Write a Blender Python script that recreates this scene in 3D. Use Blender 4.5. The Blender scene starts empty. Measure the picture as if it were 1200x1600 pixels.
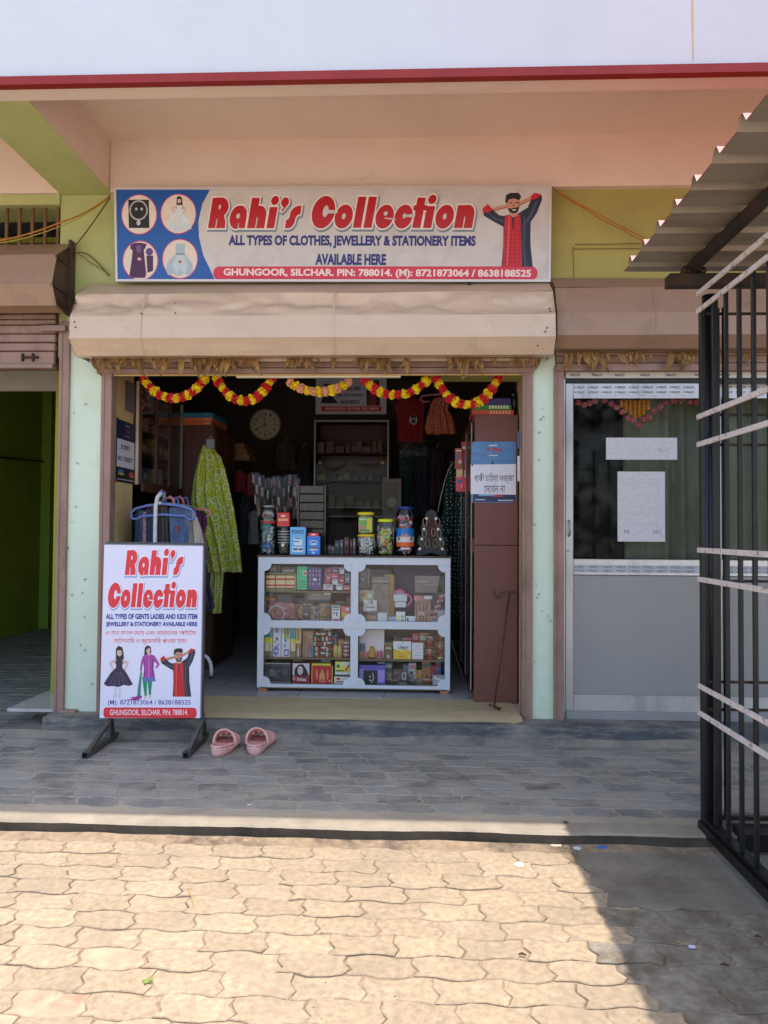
import bpy, math, random
from math import radians as RAD, sin, cos, pi, tan
from mathutils import Vector, Matrix, noise
from mathutils.geometry import tessellate_polygon
random.seed(7)
scn = bpy.context.scene
COL = scn.collection

# ---------------------------------------------------------------- camera, sky, sun, exposure
F = 1164.0
CAM = Vector((0.0, -4.7, 1.32))
YAW, PITCH, ROLL = RAD(2.3), RAD(1.5), RAD(0.38)
cam = bpy.data.cameras.new('camera')
camo = bpy.data.objects.new('camera', cam)
COL.objects.link(camo)
cam.sensor_fit = 'VERTICAL'
cam.sensor_height = 36.0
cam.lens = F / 1600 * 36.0
cam.clip_start = 0.02
cam.clip_end = 2000
camo.matrix_world = Matrix.Translation(CAM) @ Matrix.Rotation(YAW, 4, 'Z') @ Matrix.Rotation(pi / 2 + PITCH, 4, 'X') @ Matrix.Rotation(ROLL, 4, 'Z')
scn.camera = camo
CR = camo.matrix_world.to_3x3()

SUN_Y = -0.044
world = bpy.data.worlds.new('World')
scn.world = world
world.use_nodes = True
wn = world.node_tree
bg = wn.nodes['Background']
sky = wn.nodes.new('ShaderNodeTexSky')
sky.sky_type = 'NISHITA'
sky.sun_disc = False
SUN = Vector((-0.122, SUN_Y, -1.0)).normalized()
sky.sun_elevation = math.asin(-SUN.z)
sky.sun_rotation = math.atan2(-SUN.x, -SUN.y)
sky.air_density = 1.0
sky.dust_density = 2.4
wn.links.new(sky.outputs[0], bg.inputs[0])
bg.inputs[1].default_value = 0.15
sl = bpy.data.lights.new('sun', 'SUN')
sl.energy = 2.0
sl.angle = RAD(0.55)
sl.color = (1.0, 0.91, 0.82)
so = bpy.data.objects.new('sun', sl)
COL.objects.link(so)
so.rotation_euler = SUN.to_track_quat('-Z', 'Y').to_euler()
vs = scn.view_settings
vs.view_transform = 'Standard'
vs.look = 'None'
vs.gamma = 1
vs.use_curve_mapping = False
vs.exposure = 1.62
scn.cycles.max_bounces = 8
scn.cycles.diffuse_bounces = 5
scn.cycles.transparent_max_bounces = 16
scn.cycles.caustics_reflective = False
scn.cycles.caustics_refractive = False
scn.cycles.sample_clamp_indirect = 6


def at(px, py, Y):
    """photo pixel (1200x1600) -> world point on the vertical plane y = Y"""
    d = CR @ Vector(((px - 600) / F, (800 - py) / F, -1.0))
    return CAM + d * ((Y - CAM.y) / d.y)


def atz(px, py, z):
    d = CR @ Vector(((px - 600) / F, (800 - py) / F, -1.0))
    return CAM + d * ((z - CAM.z) / d.z)


# ---------------------------------------------------------------- materials
MATS = {}


def rgb(r, g, b):
    f = lambda c: (c / 255 / 12.92) if c / 255 <= 0.04045 else ((c / 255 + 0.055) / 1.055) ** 2.4
    return (f(r), f(g), f(b))


def nd(nt, t, **kw):
    n = nt.nodes.new(t)
    for k, v in kw.items():
        if hasattr(n, k) and not k.startswith('i_'):
            setattr(n, k, v)
        else:
            n.inputs[k[2:] if k.startswith('i_') else k].default_value = v
    return n


def mat(name, c, rough=0.6, metal=0.0, var=0.18, scale=6.0, bump=0.0, bscale=60.0, dirt=None, damt=0.0, dscale=2.0, stretch=(1, 1, 1), spec=0.5, rnd=0.0, dlo=0.5, dhi=0.68):
    if name in MATS:
        return MATS[name]
    m = bpy.data.materials.new(name)
    m.use_nodes = True
    nt = m.node_tree
    L = nt.links.new
    b = nt.nodes['Principled BSDF']
    b.inputs['Roughness'].default_value = rough
    b.inputs['Metallic'].default_value = metal
    b.inputs['Specular IOR Level'].default_value = spec
    g = nt.nodes.new('ShaderNodeNewGeometry')
    mp = nt.nodes.new('ShaderNodeMapping')
    mp.inputs['Scale'].default_value = stretch
    L(g.outputs['Position'], mp.inputs[0])
    n1 = nd(nt, 'ShaderNodeTexNoise', i_Scale=scale, i_Detail=6.0, i_Roughness=0.6)
    L(mp.outputs[0], n1.inputs['Vector'])
    mr = nt.nodes.new('ShaderNodeMapRange')
    mr.inputs[1].default_value = 0.3
    mr.inputs[2].default_value = 0.7
    L(n1.outputs[0], mr.inputs[0])
    mx = nt.nodes.new('ShaderNodeMix')
    mx.data_type = 'RGBA'
    L(mr.outputs[0], mx.inputs[0])
    mx.inputs[6].default_value = (*[x * (1 - var) for x in c], 1)
    mx.inputs[7].default_value = (*[min(1, x * (1 + var * 0.7)) for x in c], 1)
    out = mx.outputs[2]
    if rnd:
        oi = nt.nodes.new('ShaderNodeObjectInfo')
        r2 = nt.nodes.new('ShaderNodeMapRange')
        r2.inputs[3].default_value = 1 - rnd
        r2.inputs[4].default_value = 1 + rnd
        L(oi.outputs['Random'], r2.inputs[0])
        v = nt.nodes.new('ShaderNodeVectorMath')
        v.operation = 'SCALE'
        L(out, v.inputs[0])
        L(r2.outputs[0], v.inputs['Scale'])
        out = v.outputs[0]
    if dirt:
        n2 = nd(nt, 'ShaderNodeTexNoise', i_Scale=dscale, i_Detail=9.0, i_Roughness=0.68)
        L(mp.outputs[0], n2.inputs['Vector'])
        m2 = nt.nodes.new('ShaderNodeMapRange')
        m2.inputs[1].default_value = dlo
        m2.inputs[2].default_value = dhi
        m2.inputs[4].default_value = damt
        L(n2.outputs[0], m2.inputs[0])
        mx2 = nt.nodes.new('ShaderNodeMix')
        mx2.data_type = 'RGBA'
        L(m2.outputs[0], mx2.inputs[0])
        L(out, mx2.inputs[6])
        mx2.inputs[7].default_value = (*dirt, 1)
        out = mx2.outputs[2]
    L(out, b.inputs['Base Color'])
    if bump:
        n3 = nd(nt, 'ShaderNodeTexNoise', i_Scale=bscale, i_Detail=5.0, i_Roughness=0.6)
        L(mp.outputs[0], n3.inputs['Vector'])
        bp = nd(nt, 'ShaderNodeBump', i_Strength=min(1, bump), i_Distance=0.004)
        L(n3.outputs[0], bp.inputs['Height'])
        L(bp.outputs[0], b.inputs['Normal'])
    MATS[name] = m
    return m


def pc(r, g, b, rough=0.45):
    """plain print / plastic colour given as sRGB"""
    k = 'print_%d_%d_%d_%d' % (r, g, b, rough * 100)
    return mat(k, rgb(r, g, b), rough=rough, var=0.06, scale=30)


def glass_mat(name, tint=(1, 1, 1), refl=1.0, rough=0.02, dust=0.0, spec=None):
    m = bpy.data.materials.new(name)
    m.use_nodes = True
    nt = m.node_tree
    L = nt.links.new
    nt.nodes.remove(nt.nodes['Principled BSDF'])
    out = nt.nodes['Material Output']
    tr = nt.nodes.new('ShaderNodeBsdfTransparent')
    tr.inputs[0].default_value = (*tint, 1)
    gl = nt.nodes.new('ShaderNodeBsdfGlossy')
    gl.inputs['Roughness'].default_value = rough
    fr = nt.nodes.new('ShaderNodeFresnel')
    fr.inputs[0].default_value = 1.5
    ml = nt.nodes.new('ShaderNodeMath')
    ml.operation = 'MULTIPLY'
    ml.inputs[1].default_value = refl
    L(fr.outputs[0], ml.inputs[0])
    mx = nt.nodes.new('ShaderNodeMixShader')
    L(ml.outputs[0], mx.inputs[0])
    L(tr.outputs[0], mx.inputs[1])
    L(gl.outputs[0], mx.inputs[2])
    last = mx.outputs[0]
    if dust:
        df = nt.nodes.new('ShaderNodeBsdfDiffuse')
        df.inputs[0].default_value = (0.6, 0.58, 0.55, 1)
        g = nt.nodes.new('ShaderNodeNewGeometry')
        n = nd(nt, 'ShaderNodeTexNoise', i_Scale=14.0, i_Detail=8.0)
        L(g.outputs['Position'], n.inputs['Vector'])
        mr = nt.nodes.new('ShaderNodeMapRange')
        mr.inputs[1].default_value = 0.4
        mr.inputs[2].default_value = 0.75
        mr.inputs[4].default_value = dust
        L(n.outputs[0], mr.inputs[0])
        m2 = nt.nodes.new('ShaderNodeMixShader')
        L(mr.outputs[0], m2.inputs[0])
        L(last, m2.inputs[1])
        L(df.outputs[0], m2.inputs[2])
        last = m2.outputs[0]
    L(last, out.inputs[0])
    MATS[name] = m
    return m


# ---------------------------------------------------------------- mesh helpers
class MB:
    def __init__(s, m=None):
        s.v, s.f, s.mi, s.ms, s.sm = [], [], [], [], []
        if m:
            s.use(m)

    def use(s, m):
        if m not in s.ms:
            s.ms.append(m)
        s.cur = s.ms.index(m)
        return s

    def add(s, vs, fs, smooth=False):
        o = len(s.v)
        s.v += [Vector(p) for p in vs]
        for f in fs:
            s.f.append([o + i for i in f])
            s.mi.append(s.cur)
            s.sm.append(smooth)
        return s

    def box(s, a, b, bev=0.0):
        x0, y0, z0 = [min(p, q) for p, q in zip(a, b)]
        x1, y1, z1 = [max(p, q) for p, q in zip(a, b)]
        if bev <= 0 or min(x1 - x0, y1 - y0, z1 - z0) < bev * 2.2:
            vs = [(x0, y0, z0), (x1, y0, z0), (x1, y1, z0), (x0, y1, z0), (x0, y0, z1), (x1, y0, z1), (x1, y1, z1), (x0, y1, z1)]
            return s.add(vs, [(0, 3, 2, 1), (4, 5, 6, 7), (0, 1, 5, 4), (1, 2, 6, 5), (2, 3, 7, 6), (3, 0, 4, 7)])
        # chamfered box
        import itertools
        idx, vs = {}, []
        C = [(x0, x1), (y0, y1), (z0, z1)]
        for c in itertools.product((0, 1), repeat=3):
            for ax in range(3):
                p = [C[k][c[k]] for k in range(3)]
                for k in range(3):
                    if k != ax:
                        p[k] += bev * (1 if c[k] == 0 else -1)
                idx[(c, ax)] = len(vs)
                vs.append(p)
        fs = []
        for ax in range(3):
            o1, o2 = [k for k in range(3) if k != ax]
            for sd in (0, 1):
                q = []
                for u, w in ((0, 0), (1, 0), (1, 1), (0, 1)):
                    c = [0, 0, 0]
                    c[ax] = sd; c[o1] = u; c[o2] = w
                    q.append(idx[(tuple(c), ax)])
                fs.append(q if (sd == 1) != (ax == 1) else q[::-1])
        for ax in range(3):     # edge strips run along ax
            o1, o2 = [k for k in range(3) if k != ax]
            for u, w in itertools.product((0, 1), repeat=2):
                c0 = [0, 0, 0]; c0[o1] = u; c0[o2] = w
                c1 = list(c0); c1[ax] = 1
                c0, c1 = tuple(c0), tuple(c1)
                q = [idx[(c0, o1)], idx[(c1, o1)], idx[(c1, o2)], idx[(c0, o2)]]
                fs.append(q)
        for c in itertools.product((0, 1), repeat=3):
            fs.append([idx[(c, 0)], idx[(c, 1)], idx[(c, 2)]])
        cen = Vector(((x0 + x1) / 2, (y0 + y1) / 2, (z0 + z1) / 2))
        out = []
        for f in fs:
            P = [Vector(vs[i]) for i in f]
            n = (P[1] - P[0]).cross(P[2] - P[0])
            out.append(f if n.dot(sum(P, Vector()) / len(P) - cen) > 0 else f[::-1])
        return s.add(vs, out)

    def prism(s, pts, fn, d0, d1, smooth=False):
        """closed 2D outline pts extruded from depth d0 to d1; fn(u, v, d) -> point"""
        n = len(pts)
        vs = [fn(u, v, d0) for u, v in pts] + [fn(u, v, d1) for u, v in pts]
        tri = tessellate_polygon([[Vector((u, v, 0)) for u, v in pts]])
        ar = sum(pts[i][0] * pts[(i + 1) % n][1] - pts[(i + 1) % n][0] * pts[i][1] for i in range(n))
        fs = []
        for t in tri:
            P = [pts[i] for i in t]
            a2 = (P[1][0] - P[0][0]) * (P[2][1] - P[0][1]) - (P[1][1] - P[0][1]) * (P[2][0] - P[0][0])
            t = list(t) if a2 > 0 else list(t)[::-1]
            fs.append(t)
            fs.append([i + n for i in t[::-1]])
        s.add(vs, fs)
        sd = [(i, i + n, (i + 1) % n + n, (i + 1) % n) if ar > 0 else (i, (i + 1) % n, (i + 1) % n + n, i + n) for i in range(n)]
        o = len(s.v) - 2 * n
        for f in sd:
            s.f.append([o + i for i in f]); s.mi.append(s.cur); s.sm.append(smooth)
        return s

    def tube(s, path, r, n=8, cap=True, smooth=True, closed=False):
        path = [Vector(p) for p in path]
        k = len(path)
        rr = r if isinstance(r, (list, tuple)) else [r] * k
        vs = []
        up = None
        for i, p in enumerate(path):
            a = path[i - 1] if (i > 0 or closed) else p
            b = path[(i + 1) % k] if (i < k - 1 or closed) else p
            t = (b - a).normalized()
            if up is None:
                up = Vector((0, 0, 1)) if abs(t.z) < 0.9 else Vector((1, 0, 0))
            e1 = t.cross(up)
            if e1.length < 1e-4:
                e1 = t.cross(Vector((0.3, 0.7, 0.2)))
            e1.normalize()
            e2 = t.cross(e1)
            up = e1.cross(t)
            for j in range(n):
                an = 2 * pi * j / n
                vs.append(p + e1 * (rr[i] * cos(an)) + e2 * (rr[i] * sin(an)))
        fs = []
        for i in range(k if closed else k - 1):
            for j in range(n):
                i2 = (i + 1) % k
                fs.append((i * n + j, i2 * n + j, i2 * n + (j + 1) % n, i * n + (j + 1) % n))
        s.add(vs, fs, smooth)
        if cap and not closed:
            o = len(s.v) - len(vs)
            for q in (list(range(n)), [(k - 1) * n + j for j in range(n)][::-1]):
                s.f.append([o + i for i in q]); s.mi.append(s.cur); s.sm.append(False)
        return s

    def lathe(s, c, prof, n=20, sy=1.0, smooth=True, square=0.0):
        """prof: list of (radius, height) from the bottom; square squashes to a rounded square"""
        c = Vector(c)
        vs = []
        for r, h in prof:
            for j in range(n):
                a = 2 * pi * (j + 0.5) / n
                q = 1.0
                if square:
                    q = 1 / (abs(cos(a)) ** square + abs(sin(a)) ** square) ** (1 / square)
                vs.append(c + Vector((r * q * cos(a), r * q * sin(a) * sy, h)))
        fs = [(i * n + j, i * n + (j + 1) % n, (i + 1) * n + (j + 1) % n, (i + 1) * n + j) for i in range(len(prof) - 1) for j in range(n)]
        s.add(vs, fs, smooth)
        o = len(s.v) - len(vs)
        k = len(prof)
        for q in (list(range(n))[::-1], [(k - 1) * n + j for j in range(n)]):
            s.f.append([o + i for i in q]); s.mi.append(s.cur); s.sm.append(False)
        return s

    def grid(s, fn, nu, nv, smooth=True):
        vs = [fn(i / nu, j / nv) for j in range(nv + 1) for i in range(nu + 1)]
        w = nu + 1
        return s.add(vs, [(j * w + i, j * w + i + 1, (j + 1) * w + i + 1, (j + 1) * w + i) for j in range(nv) for i in range(nu)], smooth)

    def build(s, name, parent=None, loc=None):
        me = bpy.data.meshes.new(name)
        off = Vector(parent.location) if parent is not None else (Vector(loc) if loc is not None else Vector((0, 0, 0)))
        if parent is not None and parent.parent is not None:
            off = off + Vector(parent.parent.location)
        me.from_pydata([p - off for p in s.v], [], s.f)
        for m in s.ms:
            me.materials.append(m)
        me.polygons.foreach_set('material_index', s.mi)
        me.polygons.foreach_set('use_smooth', s.sm)
        me.update()
        o = bpy.data.objects.new(name, me)
        COL.objects.link(o)
        if parent is not None:
            o.parent = parent
        elif loc is not None:
            o.location = loc
        return o


def thing(name, label, cat, loc=(0, 0, 0), group=None):
    o = bpy.data.objects.new(name, None)
    COL.objects.link(o)
    o.empty_display_size = 0.1
    o.location = loc
    return tag(o, label, cat, group)


def tag(o, label, cat, group=None):
    o['label'] = label
    o['category'] = cat
    if group:
        o['group'] = group
    return o


def struct(o):
    o['kind'] = 'structure'
    return o


def stuff(o, label=None, cat=None):
    o['kind'] = 'stuff'
    if label:
        o['label'] = label
        o['category'] = cat
    return o


# ---------------------------------------------------------------- text and flat print
FONT_CACHE = {}


def text_shape(body, bold=0.0):
    k = (body, bold)
    if k in FONT_CACHE:
        return FONT_CACHE[k]
    cu = bpy.data.curves.new('lettering', 'FONT')
    cu.body = body
    cu.size = 1
    cu.offset = bold
    cu.resolution_u = 3
    o = bpy.data.objects.new('lettering', cu)
    COL.objects.link(o)
    dg = bpy.context.evaluated_depsgraph_get()
    me = bpy.data.meshes.new_from_object(o.evaluated_get(dg))
    vs = [(v.co.x, v.co.y) for v in me.vertices]
    fs = [tuple(p.vertices) for p in me.polygons]
    bpy.data.objects.remove(o)
    bpy.data.curves.remove(cu)
    bpy.data.meshes.remove(me)
    x0 = min(v[0] for v in vs); x1 = max(v[0] for v in vs)
    y0 = min(v[1] for v in vs); y1 = max(v[1] for v in vs)
    vs = [((x - x0) / (x1 - x0), (y - y0) / (y1 - y0)) for x, y in vs]
    FONT_CACHE[k] = (vs, fs)
    return FONT_CACHE[k]


def arc(cx, cy, rx, ry, a0, a1, n=20):
    return [(cx + rx * cos(RAD(a0 + (a1 - a0) * i / n)), cy + ry * sin(RAD(a0 + (a1 - a0) * i / n))) for i in range(n + 1)]


def ell(cx, cy, rx, ry=None, n=24):
    return arc(cx, cy, rx, rx if ry is None else ry, 0, 360 - 360 / n, n - 1)


def offset_poly(P, d):
    n = len(P)
    ar = sum(P[i][0] * P[(i + 1) % n][1] - P[(i + 1) % n][0] * P[i][1] for i in range(n))
    sg = 1 if ar > 0 else -1
    out = []
    for i in range(n):
        a, b, c = Vector(P[i - 1]), Vector(P[i]), Vector(P[(i + 1) % n])
        e1, e2 = (b - a), (c - b)
        if e1.length < 1e-9 or e2.length < 1e-9:
            out.append(tuple(b)); continue
        e1.normalize(); e2.normalize()
        n1, n2 = Vector((e1.y, -e1.x)) * sg, Vector((e2.y, -e2.x)) * sg
        m = n1 + n2
        if m.length < 0.3:
            m = n1
        m.normalize()
        k = min(1.8, 1 / max(0.4, m.dot(n1)))
        out.append((b.x + m.x * d * k, b.y + m.y * d * k))
    return out


class Print:
    """flat print laid on a board: 2D coordinates (u right, v up/down) mapped by fn(u, v) -> world point, n = outward normal"""

    def __init__(s, fn, n, step=0.0004):
        s.fn, s.n, s.step = fn, Vector(n).normalized(), step
        s.parts = {}
        s.k = 1
        s.sign = None

    def mb(s, part):
        return s.parts.setdefault(part, MB())

    def emit(s, part, m, vs, fs, layer):
        P = [s.fn(u, v) + s.n * (s.step * layer) for u, v in vs]
        out = []
        for f in fs:
            nn = (P[f[1]] - P[f[0]]).cross(P[f[2]] - P[f[0]])
            out.append(list(f) if nn.dot(s.n) > 0 else list(f)[::-1])
        s.mb(part).use(m).add(P, out)

    def poly(s, part, m, pts, layer=1):
        fs = tessellate_polygon([[Vector((u, v, 0)) for u, v in pts]])
        s.emit(part, m, pts, fs, layer)

    def rect(s, part, m, x0, y0, x1, y1, layer=1):
        s.poly(part, m, [(x0, y0), (x1, y0), (x1, y1), (x0, y1)], layer)

    def text(s, part, m, body, x0, y0, x1, y1, layer=2, bold=0.0):
        """text fitted to the box; y0 is its bottom edge, y1 its top edge in board coordinates"""
        vs, fs = text_shape(body, bold)
        s.emit(part, m, [(x0 + (x1 - x0) * u, y0 + (y1 - y0) * v) for u, v in vs], fs, layer)

    def build(s, parent, names=None):
        for k, mb in s.parts.items():
            o = mb.build(k.split('#')[0], parent)
            if k in ('faint_print', 'tape_lettering'):
                o['kind'] = 'stuff'


# fat slanted display lettering, drawn glyph by glyph (x, y up, cap height 1)
def _g():
    G = {}
    o = [ell(0.35, 0.36, 0.36, 0.385)]
    G['o'] = (0.74, o, [ell(0.35, 0.37, 0.075, 0.10, 12)])
    wedge = [(0.36, 0.37), (0.40, 0.42), (0.75, 0.44), (0.75, 0.36), (0.40, 0.34)]
    G['c'] = (0.68, [ell(0.35, 0.36, 0.36, 0.385)], [ell(0.38, 0.385, 0.07, 0.085, 12), [(0.38, 0.35), (0.40, 0.42), (0.80, 0.46), (0.80, 0.34)]])
    G['e'] = (0.70, [ell(0.35, 0.36, 0.36, 0.385)], [ell(0.37, 0.46, 0.08, 0.07, 12), [(0.36, 0.30), (0.80, 0.245), (0.80, 0.30), (0.36, 0.335)]])
    G['a'] = (0.74, [ell(0.33, 0.36, 0.34, 0.385), [(0.40, 0), (0.70, 0), (0.70, 0.40), (0.66, 0.60), (0.5, 0.735), (0.33, 0.745)]], [ell(0.34, 0.40, 0.075, 0.09, 12), [(0.395, -0.03), (0.435, -0.03), (0.425, 0.17), (0.405, 0.17)]])
    hook = [(0.20, 0), (0.72, 0)] + arc(0.40, 0.42, 0.32, 0.325, 0, 130, 12) + [(0.1, 0.6)]
    cut = [(0.335, -0.03), (0.385, -0.03), (0.385, 0.34), (0.36, 0.38), (0.335, 0.34)]
    G['h'] = (0.76, [[(0, 0), (0.335, 0), (0.335, 1), (0, 1)], hook], [cut])
    G['n'] = (0.76, [[(0, 0), (0.335, 0), (0.335, 0.73), (0, 0.73)], hook], [cut])
    G['i'] = (0.38, [[(0, 0), (0.33, 0), (0.33, 0.70), (0, 0.70)], ell(0.17, 0.915, 0.165, 0.15, 18)], [])
    G['l'] = (0.37, [[(0, 0), (0.33, 0), (0.33, 1), (0, 1)]], [])
    G['t'] = (0.42, [[(0.04, 0.0), (0.37, 0.0), (0.37, 0.97), (0.04, 0.97)], [(-0.05, 0.56), (0.47, 0.56), (0.47, 0.73), (-0.05, 0.73)]], [[(0.37, 0.42), (0.47, 0.42), (0.47, 0.5), (0.37, 0.5)]])
    G["'"] = (0.34, [ell(0.17, 0.86, 0.165, 0.16, 18), [(0.30, 0.9), (0.33, 0.8), (0.12, 0.55), (0.06, 0.57), (0.16, 0.72)]], [])
    G['s'] = (0.50, [[(-0.05, 0), (0.12, 0)] + [(0.24, 0.05), (0.31, 0.16), (0.33, 0.34), (0.38, 0.43), (0.50, 0.46), (0.50, 0.74), (0.34, 0.74), (0.18, 0.68), (0.08, 0.55), (0.07, 0.40), (0.04, 0.31), (-0.05, 0.28)]], [])
    G['R'] = (0.80, [[(0, 0), (0.31, 0), (0.31, 1), (0, 1)], [(0.1, 0.32), (0.36, 0.32)] + arc(0.37, 0.68, 0.36, 0.335, -80, 90, 14) + [(0.1, 1.0)], [(0.31, 0), (0.72, 0), (0.70, 0.20), (0.60, 0.42), (0.30, 0.42)]], [ell(0.36, 0.70, 0.05, 0.08, 10), [(0.30, -0.03), (0.35, -0.03), (0.345, 0.30), (0.31, 0.30)]])
    G['C'] = (0.88, [ell(0.44, 0.5, 0.46, 0.525, 30)], [ell(0.52, 0.53, 0.11, 0.19, 16), [(0.54, 0.46), (0.54, 0.58), (1.0, 0.56), (1.0, 0.47)]])
    G[' '] = (0.32, [], [])
    return G


GLYPH = _g()


def fancy(P, part, body, x0, x1, y0, y1, red, white, shadow, ground, layer=2, shear=0.2, wr=0.05, sdir=(0.035, -0.045)):
    """y0 baseline, y1 cap height in board coordinates"""
    tot = 0
    for i, ch in enumerate(body):
        tot += GLYPH[ch][0]
    tot += 0.05 * (len(body) - 1) + shear
    kx = (x1 - x0) / tot
    ky = (y1 - y0)
    T = lambda pts, ox, dx=0, dy=0: [(x0 + kx * (ox + x + shear * y + dx), y0 + ky * (y + dy)) for x, y in pts]
    ox = 0
    j = 0
    for ch in body:
        w, fills, cuts = GLYPH[ch]
        for p in fills:
            j += 1
            e = j * 0.02
            P.poly(part, shadow, T(offset_poly(p, wr + 0.02), ox, *sdir), layer + e)
            P.poly(part, white, T(offset_poly(p, wr), ox), layer + 1 + e)
            P.poly(part, red, T(p, ox), layer + 2 + e)
        for p in cuts:
            j += 1
            P.poly(part, ground, T(p, ox), layer + 3 + j * 0.02)
        ox += w + 0.05


def man(P, x0, y0, x1, y1, layer=2, part='man_print'):
    """a man in a black kurta with a red front panel, hands behind his head; y0 top, y1 bottom"""
    S = lambda pts: [(x0 + (x1 - x0) * u, y0 + (y1 - y0) * v) for u, v in pts]
    skin = pc(196, 140, 112); dark = pc(30, 32, 52); red = pc(190, 22, 34); hair = pc(22, 18, 18)
    A = lambda m, pts, l=0: P.poly(part, m, S(pts), layer + l)
    A(skin, [(0.16, 0.20), (0.42, 0.15), (0.44, 0.20), (0.18, 0.25)])
    A(skin, [(0.58, 0.13), (0.84, 0.035), (0.86, 0.08), (0.62, 0.18)])
    A(dark, [(0, 0.23), (0.12, 0.19), (0.28, 0.30), (0.46, 0.33), (0.42, 0.48), (0.22, 0.40), (0.03, 0.31)], .2)
    A(red, [(0.0, 0.21), (0.09, 0.15), (0.17, 0.22), (0.1, 0.27), (0.0, 0.26)], .3)
    A(dark, [(0.62, 0.27), (0.76, 0.2), (0.84, 0.04), (0.99, 0.03), (1.0, 0.09), (0.92, 0.27), (0.8, 0.42), (0.74, 0.5), (0.6, 0.4)], .2)
    A(red, [(0.80, 0.05), (0.87, 0.0), (0.98, 0.02), (0.94, 0.06), (0.84, 0.10)], .3)
    A(dark, [(0.36, 0.31), (0.56, 0.28), (0.72, 0.27), (0.82, 0.4), (0.83, 0.7), (0.88, 1), (0.35, 1), (0.37, 0.7)], .4)
    A(red, [(0.38, 0.31), (0.64, 0.29), (0.67, 0.6), (0.70, 1), (0.37, 1), (0.38, 0.6)], .5)
    dk = pc(120, 14, 26)
    for i in range(9):
        for j in range(4):
            A(dk, ell(0.42 + j * 0.075, 0.52 + i * 0.052, 0.017, 0.014, 6), .6)
    A(dark, [(0.50, 0.3), (0.55, 0.3), (0.54, 0.5), (0.52, 0.5)], .65)
    sh2 = pc(62, 68, 96)
    A(sh2, [(0.70, 0.3), (0.74, 0.4), (0.73, 0.7), (0.78, 1), (0.745, 1), (0.70, 0.7), (0.70, 0.45)], .55)
    A(sh2, [(0.88, 0.12), (0.94, 0.1), (0.86, 0.28), (0.76, 0.4), (0.74, 0.38), (0.82, 0.26)], .45)
    A(sh2, [(0.08, 0.26), (0.24, 0.34), (0.38, 0.37), (0.36, 0.4), (0.2, 0.36)], .45)
    A(pc(220, 70, 74), [(0.44, 0.32), (0.47, 0.32), (0.46, 0.98), (0.43, 0.98)], .52)
    A(pc(160, 100, 78), [(0.17, 0.235), (0.42, 0.185), (0.44, 0.2), (0.18, 0.25)], .1)
    A(pc(160, 100, 78), [(0.62, 0.16), (0.86, 0.065), (0.86, 0.08), (0.62, 0.18)], .1)
    A(pc(160, 104, 84), [(0.60, 0.10), (0.635, 0.15), (0.61, 0.23), (0.57, 0.26), (0.60, 0.18)], .85)
    A(skin, [(0.46, 0.22), (0.6, 0.2), (0.6, 0.3), (0.53, 0.33), (0.46, 0.3)], .7)
    A(skin, ell(0.52, 0.16, 0.115, 0.115, 16), .8)
    A(hair, [(0.38, 0.12), (0.39, 0.03), (0.47, 0.0), (0.6, 0.0), (0.65, 0.05), (0.62, 0.1), (0.52, 0.075), (0.44, 0.09), (0.41, 0.15)], .9)
    A(hair, [(0.42, 0.2), (0.47, 0.215), (0.55, 0.2), (0.62, 0.19), (0.6, 0.255), (0.53, 0.28), (0.46, 0.26)], .9)
    A(pc(230, 215, 205), [(0.5, 0.228), (0.57, 0.22), (0.56, 0.238), (0.51, 0.24)], 1.0)
    A(hair, [(0.45, 0.13), (0.50, 0.128), (0.50, 0.142), (0.45, 0.144)], 1.0)
    A(hair, [(0.55, 0.125), (0.60, 0.12), (0.60, 0.135), (0.55, 0.139)], 1.0)
    A(pc(165, 110, 85), [(0.52, 0.14), (0.55, 0.185), (0.50, 0.19)], 1.0)


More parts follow.
